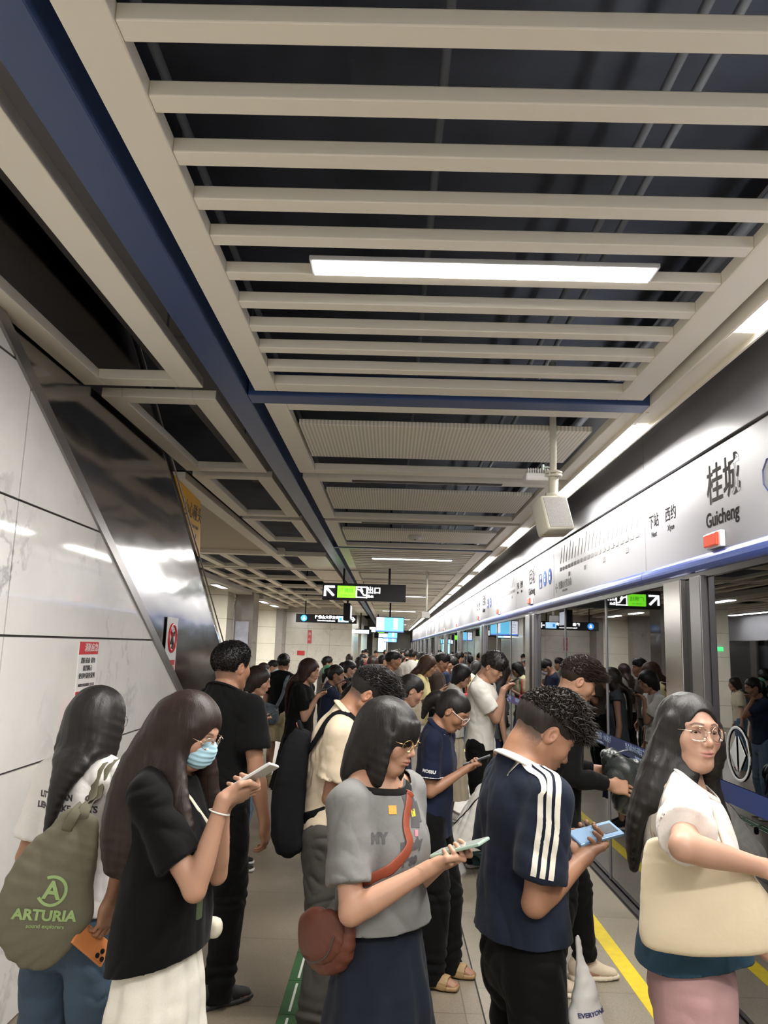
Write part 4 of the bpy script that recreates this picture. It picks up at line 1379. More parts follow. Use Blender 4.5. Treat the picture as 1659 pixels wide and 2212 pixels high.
# prohibition sign on the steel
t = tag(empty('prohibition_sign', (XL - .02, 6.24, 1.69)), 'white no-climbing sign with red circle on the steel panel', 'sign')
MB().bbox((0, -.15, -.26), (.006, .15, .24), .002).build('plate', SWHITE, t)
mb = MB(); mb.tube([V(.008, .105 * math.cos(TAU * i / 40), .08 + .105 * math.sin(TAU * i / 40)) for i in range(40)], .011, 6, closed=True)
mb.tube([V(.009, -.072, .155), V(.009, .072, .005)], .009, 6); mb.build('red_ring', RED, t)
mb = MB(); mb.tube([V(.0075, .012, .145), V(.0075, .012, .146)], .018, 10)
mb.tube([V(.0075, .005, .12), V(.0075, -.015, .07), V(.0075, .02, .035), V(.0075, .005, .0)], .013, 6); mb.tube([V(.0075, .0, .11), V(.0075, .045, .10), V(.0075, .05, .13)], .008, 6); mb.tube([V(.0075, -.012, .07), V(.0075, -.04, .035)], .010, 6)
mb.build('climber_symbol', SBLACK, t)
MB().box((.006, -.12, -.22), (.008, .12, -.09)).build('red_plate', RED, t)
text_on('禁止攀登', .052, (.008, 0, -.155), (0, 1, 0), (0, 0, 1), SWHITE, t, 'lettering')
# yellow head-height warning
t = tag(empty('warning_board', (XL - .055, 6.6, 2.8)), 'yellow mind-your-head board behind the slanted steel edge', 'sign')
YEL = mat('sign_yellow', srgb(240, 178, 20), .45)
MB().prism([(-.52, .24), (.36, .19), (.47, -.29), (.28, -.27)], 0, .012, 'x').build('board', YEL, t)
text_on('小心碰头', .15, (.012, .12, .05), (0, 1, 0), (0, 0, 1), SBLACK, t, 'lettering')
text_on('Mind your head', .05, (.012, .16, -.06), (0, 1, 0), (0, 0, 1), SBLACK, t, 'lettering')
text_on('!', .14, (.012, .26, -.17), (0, 1, 0), (0, 0, 1), SBLACK, t, 'lettering')

# ---------------------------------------------------------------- ceiling
tag(MB().box((-10, -7, 4.25), (4.2, 76, 4.4)).build('ceiling', DARKC), kind='structure')
# ducts, trays and conduits in the dark void
PIPE = mat('conduit', (.12, .13, .15), .6)
for i, (x, z, r) in enumerate(((1.0, 3.9, .02), (1.12, 3.9, .02), (1.62, 3.75, .03), (.15, 3.98, .02), (-.93, 3.9, .02))):
    tag(MB().tube([V(x, -4, z), V(x, 40, z)], r, 8).build('conduit', PIPE, None, True), ('dark conduit above the slats, left of a close pair', 'dark conduit above the slats, right of a close pair', 'thick dark conduit above the lamp channel by the doors', 'dark conduit above the middle of the slatted frame', 'dark conduit directly above the long blue beam')[i], 'pipe', 'conduits in the ceiling void')
tag(MB().bbox((-1.66, -3, 3.6), (-1.12, 4.6, 4.1), .01).bbox((-1.66, 4.62, 3.6), (-1.12, 9, 4.1), .01).build('air_duct', mat('duct_grey', (.20, .19, .20), .7)), 'grey boxed air duct seen through the left ceiling frames', 'duct')
for k, y in enumerate(np.arange(-.5, 9, 2.0)):
    tag(MB().tube([V(-1.09, y, 3.17), V(-1.09, y, 4.25)], .006, 6).build('hanger_rod', PIPE), 'thin hanger rod of the side ceiling frames, %s from the camera' % ORD[k], 'rod', 'hanger rods of the side frames')

FH = .055
def frame_obj(name, x0, x1, y0, y1, w, label, group, slats=None, panel=False, light=None, xr=None, wn=None, wf=None):
    xr = xr or x1
    t = tag(empty(name, ((x0 + x1) / 2, (y0 + y1) / 2, ZC)), label, 'ceiling frame', group)
    cx, cy = t.location[0], t.location[1]
    def b(nm, ax, ay, bx, by, z0=0, z1=FH, m=WHITE, part=None, bev=.004):
        return MB().bbox((ax - cx, ay - cy, z0), (bx - cx, by - cy, z1), bev).build(nm, m, part or t)
    wn = wn or w; wf = wf or w
    b('rail', x0, y0, x0 + w, y1); b('rail', x1 - w * 1.15, y0, x1, y1)
    b('cross_bar', x0 + w, y0, x1 - w * 1.15, y0 + wn); b('cross_bar', x0 + w, y1 - wf, x1 - w * 1.15, y1)
    for s_ in slats or []:
        b('slat', x0 + w, s_ - .068, x1 - w * 1.15, s_, .004, .05)
    return t, b
F1S = [-1.4, -1.13, -.87, -.62, -.37, -.12, .13, .38, .63, .88, 1.12, 1.37, 1.622, 1.87, 2.101, 2.339, 2.565, 2.833, 3.088, 3.335, 3.59, 3.851]
frame_obj('ceiling_frame', -.785, 1.345, -1.7, 4.155, .125, 'large slatted ceiling frame overhead, nearest to the camera', 'ceiling frames over the platform', F1S, wf=.12)
def panel_part(t, b, x0, x1, y0, y1):
    m = PERF
    return b('perforated_panel', x0, y0, x1, y1, .01, .045, m)
def perf_mat():
    m = bpy.data.materials.new('perforated_white'); m.use_nodes = True; nt = m.node_tree; N = nt.nodes; L = nt.links
    b = N['Principled BSDF']; tc = N.new('ShaderNodeTexCoord')
    w = N.new('ShaderNodeTexWave'); w.bands_direction = 'X'; w.inputs['Scale'].default_value = 13.0; w.inputs['Distortion'].default_value = 0
    L.new(tc.outputs['Object'], w.inputs['Vector'])
    r = N.new('ShaderNodeValToRGB'); c = srgb(243, 237, 222)
    r.color_ramp.elements[0].position = .35; r.color_ramp.elements[0].color = (*[k * .68 for k in c], 1)
    r.color_ramp.elements[1].position = .55; r.color_ramp.elements[1].color = (*c, 1)
    L.new(w.outputs['Fac'], r.inputs[0]); L.new(r.outputs[0], b.inputs['Base Color']); b.inputs['Roughness'].default_value = .5
    return m
PERF = perf_mat()
SLOT = mat('slot_dark', (.03, .03, .035), .6)
mods = [(4.37, 6.22, 4.83, 5.69, False), (6.42, 8.50, 6.98, 7.92, True), (8.66, 10.95, 9.37, 10.34, True)]
for i, (y0, y1, p0, p1, slot) in enumerate(mods):
    t, b = frame_obj('ceiling_frame', -.77, 1.45 if i == 0 else 1.42, y0, y1, .13, 'ceiling frame holding a perforated panel, %s beyond the slatted frame' % ('first', 'second', 'third')[i], 'ceiling frames over the platform')
    panel_part(t, b, -.62, 1.24, p0, p1)
    if slot:
        b('lamp_slot', -.36, y0 + .02, .9, y0 + .10, -.003, 0, SLOT, bev=.001)
# far modules
y = 11.1; k = 0
while y < 62:
    if k % 4 == 0:
        t, b = frame_obj('ceiling_frame', -.77, 1.34, y, y + 3.2, .13, 'slatted ceiling frame far along the platform, %s of the far frames' % ORD[k], 'ceiling frames over the platform', list(np.arange(y + .32, y + 3.1, .25)))
        y += 3.4
    else:
        t, b = frame_obj('ceiling_frame', -.77, 1.34, y, y + 2.1, .13, 'ceiling frame with a flat panel far along the platform, %s of the far frames' % ORD[k], 'ceiling frames over the platform')
        b('perforated_panel', -.62, y + .5, 1.2, y + 1.6, .01, .045, PERF)
        y += 2.25
    k += 1
# linear lamps
LAST_LAMP = [None]
def lamp(x0, x1, y0, y1, z, label, group, power, rot=(0, 0, 0)):
    t = tag(empty('linear_lamp', ((x0 + x1) / 2, (y0 + y1) / 2, z)), label, 'lamp', group); LAST_LAMP[0] = t
    hx, hy = (x1 - x0) / 2, (y1 - y0) / 2
    MB().bbox((-hx - .012, -hy - .008, .0), (hx + .012, hy + .008, .018), .003).build('housing', mat('lamp_housing', (.5, .5, .5), .4), t)
    MB().box((-hx, -hy, -.004), (hx, hy, .0)).build('diffuser', LAMP, t)
    if power: area('tube_light', (0, 0, -.012), hx * 2, hy * 2, power, parent=t)
    return t
lamp(-.32, .92, 2.65, 2.755, ZC, 'bright white linear lamp between the slats of the near ceiling frame', 'crosswise lamps', FIXTURE_POWER)
lamp(-.32, .92, -.62, -.52, ZC, 'white linear lamp between the slats above the camera', 'crosswise lamps', FIXTURE_POWER)
lamp(-.32, .92, 12.2, 12.32, ZC - .01, 'white linear lamp in the far slatted ceiling frame', 'crosswise lamps', FIXTURE_POWER)
for i, yy in enumerate((21.3, 30.2, 39.0, 48)):
    lamp(-.32, .92, yy, yy + .12, ZC - .01, 'small white crosswise lamp far along the platform, %s of four' % ORD[i], 'far crosswise lamps', FIXTURE_POWER)
# row of lamps beside the screen doors
segs = [(-4.2, -2.0), (-1.5, .55), (1.0, 3.195), (4.63, 6.10), (6.16, 6.95), (8.85, 10.4), (11.75, 13.9)]
y = 14.8
while y < 62: segs.append((y, y + 2.2)); y += 2.9
mb = MB().bbox((1.395, -5, 3.10), (1.41, 64, 3.19), .003).bbox((1.53, -5, 3.10), (1.545, 64, 3.19), .003)
prev = -5.0
for a, b in segs:
    mb.box((1.41, prev, 3.125), (1.53, a, 3.14)); prev = b
mb.box((1.41, prev, 3.125), (1.53, 64, 3.14))
tag(mb.build('lamp_channel', WHITE), 'long white lamp channel running above the screen doors', 'lamp')
for i, (a, b) in enumerate(segs):
    lab = {2: 'lit lamp segment above the screen doors at the right edge of the photo', 3: 'first long lit lamp segment beyond the hanging loudspeaker', 4: 'short lit lamp segment just behind the hanging loudspeaker',
           5: 'lit lamp segment above the second station name', 6: 'lit lamp segment level with the far slatted ceiling frame'}.get(i, 'lit lamp segment above the screen doors, %s of the row from behind the camera' % ORD[i])
    t = tag(empty('strip_lamp', (1.47, (a + b) / 2, 3.122)), lab, 'lamp', 'lamps above the screen doors')
    MB().box((-.055, -(b - a) / 2, -.004), (.055, (b - a) / 2, .0)).build('diffuser', LAMP, t)
    area('tube_light', (0, 0, -.012), .10, b - a, STRIP_POWER * (b - a) / 2.2, parent=t)
# blue beams
tag(MB().bbox((-.975, -4, 3.11), (-.835, 62, 3.27), .004).build('blue_beam', BLUE), 'long blue ceiling beam running along the platform', 'beam')
tag(MB().bbox((-.83, 4.19, 3.105), (1.40, 4.335, 3.24), .004).build('blue_beam', BLUE), 'blue crosswise ceiling beam behind the large slatted frame', 'beam')
tag(MB().bbox((-.83, 10.98, 3.11), (1.40, 11.06, 3.2), .003).build('blue_beam', BLUE), 'thin blue crosswise beam in front of the far slatted frame', 'beam')
# left-hand frames
lf = [(-1.72, -1.065, -3, 4.13), (-1.70, -1.04, 4.33, 6.26), (-1.70, -1.03, 6.44, 8.50), (-1.70, -1.03, 8.70, 10.6)]
for i, (x0, x1, y0, y1) in enumerate(lf):
    frame_obj('side_ceiling_frame', x0, x1, y0, y1, .118, 'open %s ceiling frame above the stair wall, %s from the camera' % (('long' if i == 0 else 'short'), ('nearest', 'second', 'third', 'fourth')[i]), 'open ceiling frames above the stair wall')
t = tag(empty('side_soffit', (-3, 8.6, 3.2)), 'beige flat ceiling panel beside the yellow warning board', 'ceiling panel')
MB().bbox((-1.6, -2.0, -.02), (1.20, 3.6, .0), .003).build('panel', mat('soffit_beige', srgb(196, 182, 160), .6), t)
MB().bbox((-1.6, 3.6, -.08), (1.3, 3.75, .03), .003).bbox((1.05, -2.0, -.08), (1.2, 3.6, .0), .003).build('edging', WHITE, t)
# grid ceiling on the far left
y = 13.4; n = 0
while y < 36:
    t = tag(empty('grid_ceiling_section', (-4, y, ZC)), 'beige slatted ceiling section left of the blue beam, %s from the front' % ORD[n], 'ceiling frame', 'slatted ceiling sections on the far left')
    mb = MB()
    mb.bbox((-3.6, -1.1, .0), (2.95, -1.0, .07), .003).bbox((-3.6, .95, .0), (2.95, 1.05, .07), .003).build('cross_bar', WHITE, t)
    mb = MB().bbox((2.55, -1.0, 0), (2.95, .95, .06), .003)
    for x in np.arange(-3.4, 2.5, .42):
        if int((x + 3.4) / .42) % 4 == 3: continue
        mb.bbox((x, -1.0, .01), (x + .13, .95, .06), .003)
    mb.build('slats', WHITE, t)
    y += 2.35; n += 1
# lamps on the far left
for i, yy in enumerate((17.3, 23.6, 25.9)):
    lamp(-3.98, -3.84, yy, yy + 1.1, 2.99, 'white lamp hanging over the other side of the platform, %s from the camera' % ORD[i], 'lamps on the far left', 110)
tag(MB().bbox((-4.1, 15, 3.012), (-3.7, 20.9, 3.12), .003).build('side_lamp_channel', mat('channel_grey', (.45, .42, .38), .5)), 'beige lamp channel in front of the grey marble column', 'lamp channel')
tag(MB().bbox((-4.1, 22.8, 3.012), (-3.7, 28.6, 3.12), .003).build('side_lamp_channel', mat('channel_grey', (.45, .42, .38), .5)), 'beige lamp channel beyond the grey marble column', 'lamp channel')
# conduit that carries the far-left lamps
tag(MB().box((-10, -7, -.2), (-9.9, 76, 4.3)).build('wall_far_left', mat('tunnel_dark', (.03, .03, .035), .8)), kind='structure')
tag(MB().box((4.1, -7, -1.6), (4.2, 76, 4.3)).build('wall_tunnel', mat('tunnel_dark', (.03, .03, .035), .8)), kind='structure')
tag(MB().box((XP + .15, -7, -1.6), (4.2, 76, -1.5)).build('floor_track', mat('tunnel_dark', (.03, .03, .035), .8)), kind='structure')
CREAM = marble('cream_stone', srgb(240, 236, 218), srgb(150, 145, 135), .25, 1.0, .15)
tag(MB().box((-10, 72, -.2), (4.2, 72.2, 4.3)).build('wall_end', CREAM), kind='structure')

# ---------------------------------------------------------------- pillars and cores far back
def tile_mat(name, c, w=1.2, h=.605, axis='y', rough=.2, vein=.25):
    m = marble(name, c, tuple(k * .55 for k in c), rough, 1.0, vein)
    return m
GREYM = marble('grey_stone', srgb(214, 210, 198), srgb(120, 116, 110), .22, 1.6, .5)
DGREY = marble('dark_stone', srgb(150, 144, 138), srgb(70, 66, 62), .15, 2.0, .6)
def tiled_block(name, lo, hi, m, jointm=None, w=.9, label=None, cat=None, kind=None, group=None):
    mb = MB().box((lo[0] + .006, lo[1] + .006, lo[2]), (hi[0] - .006, hi[1] - .006, hi[2]), 1)
    zz = [lo[2]] + [z for z in np.arange(.54, 3.6, .605) if lo[2] < z < hi[2]] + [hi[2]]
    g = .004
    nx = max(1, round((hi[0] - lo[0]) / w)); ny = max(1, round((hi[1] - lo[1]) / w))
    for j in range(len(zz) - 1):
        for i in range(nx):
            a = lo[0] + (hi[0] - lo[0]) * i / nx; b = lo[0] + (hi[0] - lo[0]) * (i + 1) / nx
            mb.box((a + g, lo[1], zz[j] + g), (b - g, lo[1] + .01, zz[j + 1] - g))
        for sx in (0, 1):
            for i in range(ny):
                a = lo[1] + (hi[1] - lo[1]) * i / ny; b = lo[1] + (hi[1] - lo[1]) * (i + 1) / ny
                x = lo[0] if sx == 0 else hi[0] - .01
                mb.box((x, a + g, zz[j] + g), (x + .01, b - g, zz[j + 1] - g))
    o = mb.build(name, [m, jointm or mat('joint_beige', (.22, .2, .17), .7)])
    return tag(o, label, cat, group, kind)
tiled_block('wall_core', (-3.95, 30, 0), (-1.46, 36, 3.6), GREYM, kind='structure')
tiled_block('wall_core_side', (-5.15, 29.2, 0), (-4.2, 36, 3.6), CREAM, kind='structure')
tiled_block('wall_core_pier', (-4.2, 29.0, 0), (-3.95, 36, 3.6), DGREY, kind='structure')
tiled_block('wall_core_door', (-6.3, 28.5, 0), (-5.15, 36, 3.6), DGREY, kind='structure')
tiled_block('stone_column', (-5.15, 20.5, 0), (-4.25, 21.4, 3.5), CREAM, label='cream tiled column left of the elevator front', cat='column')
tiled_block('stone_column', (-4.25, 21.5, 0), (-3.75, 22.4, 3.5), DGREY, label='grey marble column just right of the cream column', cat='column')
tiled_block('wall_core_far', (-3.4, 46, 0), (-1.7, 58, 3.6), CREAM, kind='structure')
tiled_block('wall_mid', (-1.35, 60, 0), (-.2, 66, 3.3), CREAM, kind='structure')
tag(MB().bbox((-4.98, 20.47, 1.9), (-4.72, 20.505, 2.0), .002).build('green_exit_light', mat('exit_green', (.05, .5, .15), .4, emit=(.1, .9, .3), es=2.5)), 'small green lit exit figure above the far left column', 'sign')
t = tag(empty('wall_poster', (-4.0, 21.48, 1.9)), 'pale lit poster on the grey column', 'poster')
MB().box((-.2, -.02, -.5), (.16, .0, .42)).build('sheet', mat('poster_pale', srgb(190, 196, 214), .4, noise=(3, .3)), t)
t = tag(empty('wall_tag', (-3.05, 29.98, 2.05)), 'small red vertical sign on the grey stone wall', 'sign')
MB().bbox((-.07, -.02, -.24), (.07, .0, .24), .003).build('plate', RED, t)
text_on('消', .1, (0, -.02, .1), (1, 0, 0), (0, 0, 1), SWHITE, t); text_on('火', .1, (0, -.02, -.1), (1, 0, 0), (0, 0, 1), SWHITE, t)
t = tag(empty('wall_tag', (-3.35, 29.98, 1.42)), 'red hydrant plate low on the grey stone wall above the heads', 'sign')
MB().bbox((-.14, -.02, -.06), (.14, .0, .1), .003).build('plate', RED, t)

# ---------------------------------------------------------------- screen doors
def glass_mat(name, tint, ior=2.0):
    m = bpy.data.materials.new(name); m.use_nodes = True; nt = m.node_tree; N = nt.nodes; L = nt.links
    for n in list(N): N.remove(n)
    out = N.new('ShaderNodeOutputMaterial'); tr = N.new('ShaderNodeBsdfTransparent'); tr.inputs[0].default_value = (*tint, 1)
    gl = N.new('ShaderNodeBsdfGlossy'); gl.inputs['Roughness'].default_value = .012; gl.inputs[0].default_value = (.9, .92, .95, 1)
    fr = N.new('ShaderNodeFresnel'); fr.inputs[0].default_value = ior
    mx = N.new('ShaderNodeMixShader'); L.new(fr.outputs[0], mx.inputs[0]); L.new(tr.outputs[0], mx.inputs[1]); L.new(gl.outputs[0], mx.inputs[2]); L.new(mx.outputs[0], out.inputs[0])
    return m
GLASS = glass_mat('door_glass', (.35, .37, .40), 3.1)
LENS = glass_mat('lens_glass', (.985, .99, .99), 1.12)
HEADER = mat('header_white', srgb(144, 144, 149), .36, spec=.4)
INK = mat('header_ink', (.02, .018, .018), .9, spec=.05)
INKG = mat('header_ink_pale', (.29, .285, .28), .8, spec=.1)
INKB = mat('header_ink_blue', srgb(70, 98, 160), .8, spec=.1)
joints = [-6, -2.5, 2.35, 5.45, 8.56, 11.15, 14.35]
y = 16.35
while y < 66: joints += [y, y + 3.1]; y += 5.15
joints = sorted(joints) + [70]
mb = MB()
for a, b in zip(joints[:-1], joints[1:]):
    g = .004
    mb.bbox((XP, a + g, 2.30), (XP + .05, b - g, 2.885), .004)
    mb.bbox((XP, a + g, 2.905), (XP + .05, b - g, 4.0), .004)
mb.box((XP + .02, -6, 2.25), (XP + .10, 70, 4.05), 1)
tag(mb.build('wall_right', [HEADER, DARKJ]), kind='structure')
# rounded blue nose under the header
prof = [(XP + .04, 2.318)] + [(XP - .004 - .032 * math.sin(math.pi * k / 10), 2.270 + .048 * math.cos(math.pi * k / 10)) for k in range(11)] + [(XP + .04, 2.222)]
mb = MB()
for a, b in zip(joints[:-1], joints[1:]):
    mb.prism([(x, z) for x, z in prof], a + .004, b - .004, 'y')
tag(mb.build('trim_4', mat('nose_blue', srgb(58, 82, 158), .3, .2, spec=.6)), kind='structure')
tag(MB().box((XP - .01, -6, 2.19), (XP + .10, 70, 2.224)).build('trim_5', DSTEEL), kind='structure')
# posts and glass, period 5.15
posts = []
base = 4.70 - 5.15 * 2
for i in range(15):
    y0 = base + 5.15 * i
    lab = {2: 'tall stainless door post pair nearest the camera, right side', 3: 'second stainless door post pair, behind the person in white'}.get(i, 'stainless door post pair of the screen doors, %s along the platform' % ORD[i])
    t = tag(empty('door_post', (XP, y0, 0)), lab, 'door post', 'posts of the screen doors')
    MB().bbox((-.045, 0, 0.012), (.06, .29, 2.20), .006).build('post', STEEL, t)
    MB().bbox((-.01, -.12, 0.012), (.06, 0, 2.20), .002).build('seal', mat('seal_black', (.012, .012, .013), .4), t)
    MB().bbox((-.035, -.28, 0.012), (.06, -.12, 2.20), .006).build('door_frame', mat('frame_steel', (.22, .21, .22), .28, .95), t)
    posts.append(y0)
for i in range(14):
    a = posts[i] + .29; b = posts[i + 1] - .28
    for k in range(3):
        p = a + (b - a) * k / 3; q = a + (b - a) * (k + 1) / 3
        t = tag(MB().box((XP + .008, p + .013, .03), (XP + .020, q - .013, 2.19)).build('glass_panel', GLASS), 'dark reflecting glass panel of the screen doors, %s along the platform' % ORD[i * 3 + k], 'glass panel', 'glass panels of the screen doors')
        if k: 
            MB().box((XP + .0, p - .012, .03), (XP + .02, p + .012, 2.19)).build('edge_seal', mat('seal_grey', (.16, .16, .17), .4), t)
# header lettering
def htext(s_, size, y, z, m=INK, bold=0.0, sx=1.0):
    return text_on(s_, size, (XP, y, z), (0, -1, 0), (0, 0, 1), m, None, 'header_lettering', bold, off=.001, sx=sx)
def grp(name, label, objs, cat='lettering'):
    t = tag(empty(name, (0, 0, 0)), label, cat)
    for o in objs:
        if o is not None: o.parent = t; o.name = 'lettering'
    return t
for i, yy in enumerate((4.14, 9.88, 15.0)):
    nm = ('nearest', 'second', 'third')[i]
    grp('station_name', 'large grey station name in Chinese and English, %s on the header' % nm, [htext('桂城', .235, yy, 2.672, mat('name_grey', (.06, .056, .054), .9, spec=.05), .002, .92), htext('Guicheng', .112, yy + .03, 2.492, INK, .0018, 1.0)])
    grp('next_station_text', 'small next station text on the header, %s' % nm, [htext('下站', .10, yy + 1.12, 2.635, INK), htext('Next', .052, yy + 1.12, 2.55, INK), htext('西约', .10, yy + .80, 2.635, INK), htext('Xiyue', .052, yy + .80, 2.55, INK)])
def emblem(yy, z, kind, label):
    t = tag(empty('header_emblem', (XP, yy, z)), label, 'emblem')
    if kind == 'oct':
        mb = MB(); mb.tube([V(-.003, .085 * math.cos(TAU * (k + .5) / 8), .085 * math.sin(TAU * (k + .5) / 8)) for k in range(8)], .004, 4, closed=True); mb.build('outline', mat('emblem_blue', srgb(60, 70, 110), .4), t)
        text_on('F', .11, (0, 0, 0), (0, -1, 0), (0, 0, 1), mat('emblem_blue', srgb(60, 70, 110), .4), t)
    elif kind == 'disc':
        mb = MB(); mb.tube([V(-.001, 0, 0), V(-.003, 0, 0)], .09, 28); mb.build('disc', INKB, t)
        mb = MB(); mb.tube([V(-.004, .0, .03), V(-.0045, 0, .03)], .018, 12); mb.obox(V(-.004, 0, -.02), V(1, 0, 0), V(0, 1, 0), V(0, 0, 1), (.001, .028, .02)); mb.build('figure', SWHITE, t)
    else:
        mb = MB(); mb.tube([V(-.003, a, b) for a, b in ((-.08, -.05), (-.06, -.08), (.06, -.08), (.08, -.05), (.08, .05), (.06, .08), (-.06, .08), (-.08, .05))], .0035, 4, closed=True); mb.build('outline', INKB, t)
        text_on('F M', .06, (0, 0, 0), (0, -1, 0), (0, 0, 1), INKB, t)
emblem(3.60, 2.60, 'oct', 'octagonal outline emblem right of the nearest station name')
emblem(9.32, 2.57, 'sq', 'rounded square outline emblem beside the second station name')
emblem(9.05, 2.58, 'disc', 'round blue emblem beside the second station name, left of two')
emblem(8.77, 2.58, 'disc', 'round blue emblem beside the second station name, right of two')
emblem(14.4, 2.58, 'disc', 'round blue emblem beside the third station name, left of two')
emblem(14.0, 2.58, 'disc', 'round blue emblem beside the third station name, right of two')
grp('direction_text', 'arrow and direction text low on the header below the route map', [htext('←', .16, 8.42, 2.42, INKG), htext('往佛山大学方向', .085, 8.02, 2.435, INKG), htext('Fo Shan Da Xue', .035, 8.02, 2.375, INKG)])
def route(y0, y1, lab):
    t = tag(empty('route_map', (XP, y0, 2.6)), lab, 'route map')
    n = 21; rng = random.Random(3)
    for k in range(n):
        y = (y1 - y0) * k / (n - 1); m_ = MB().bbox((-.003, y - .035, -.018), (0, y + .035, .018), .001).build('station_mark', INKG, t)
        ln = .10 + .12 * rng.random()
        MB().obox(V(-.001, y + .02 - ln * .25, .05 + ln * .5), V(1, 0, 0), unit(V(0, .5, -1)), unit(V(0, 1, .5)), (.0008, ln * .5, .008)).build('station_label', INKG, t)
        if k % 5 == 2: MB().bbox((-.003, y - .03, -.10), (0, y + .03, -.06), .001).build('transfer_mark', INKG, t)
    MB().box((-.0012, 0, -.002), (-.0002, y1 - y0, .002)).build('line', INKG, t)
route(5.62, 8.2, 'pale route map with a chain of station marks on the header')
route(11.3, 13.6, 'pale route map on the header beyond the second station name')
for i, yy in enumerate((4.24, 9.92, 12.85, 15.7, 20.85, 26, 31.1)):
    t = tag(empty('alarm_lamp', (XP, yy, 2.372)), ('red door alarm lamp under the nearest station name', 'red door alarm lamp under the second station name', 'red door alarm lamp, third along the header')[i] if i < 3 else 'small red door alarm lamp, %s along the header' % ORD[i], 'lamp', None if i < 3 else 'far alarm lamps')
    MB().bbox((-.028, -.105, -.045), (0, .09, .045), .006).build('base', SWHITE, t)
    MB().bbox((-.045, -.085, -.034), (-.028, .085, .036), .006).build('cover', mat('alarm_red', srgb(205, 75, 48), .3, emit=srgb(205, 75, 48), es=.25), t)
# door sticker and blue warning band on the glass
t = tag(empty('door_sticker', (XP + .003, 4.11, 1.275)), 'round door symbol with two grey triangles on the near glass', 'sticker')
mb = MB(); mb.tube([V(-.001, .128 * math.cos(TAU * k / 48), .128 * math.sin(TAU * k / 48)) for k in range(48)], .007, 4, closed=True, flat=(V(1, 0, 0), .15)); mb.build('ring', mat('sticker_grey', (.42, .44, .45), .5), t)
mb = MB().prism([(.014, -.085), (.014, .085), (.088, 0)], -.002, 0, 'x').prism([(-.014, .085), (-.014, -.085), (-.088, 0)], -.002, 0, 'x').build('triangles', mat('sticker_grey', (.42, .44, .45), .5), t)
for i, (a, b) in enumerate(((1.2, 4.40), (5.0, 7.9), (8.0, 9.5), (10.2, 14.5))):
    t = tag(empty('warning_band', (XP + .003, (a + b) / 2, 1.065)), ('blue lettered warning band on the near glass', 'blue warning band on the glass behind the person in black', 'blue warning band on the glass, third along', 'blue warning band on the far glass')[i], 'sticker')
    MB().box((-.0015, -(b - a) / 2, -.05), (0, (b - a) / 2, .05)).build('band', mat('band_blue', srgb(34, 54, 112), .4), t)
    for y0 in np.arange(a + .55, b - .4, 1.35):
        text_on('当心站台与列车之间的缝隙 · 小心夹手', .058, (-.0015, y0 - (a + b) / 2, .012), (0, -1, 0), (0, 0, 1), mat('band_ink', (.35, .45, .62), .5), t)
        text_on('Mind the gap between the train and the platform', .026, (-.0015, y0 - (a + b) / 2, -.032), (0, -1, 0), (0, 0, 1), mat('band_ink', (.35, .45, .62), .5), t)

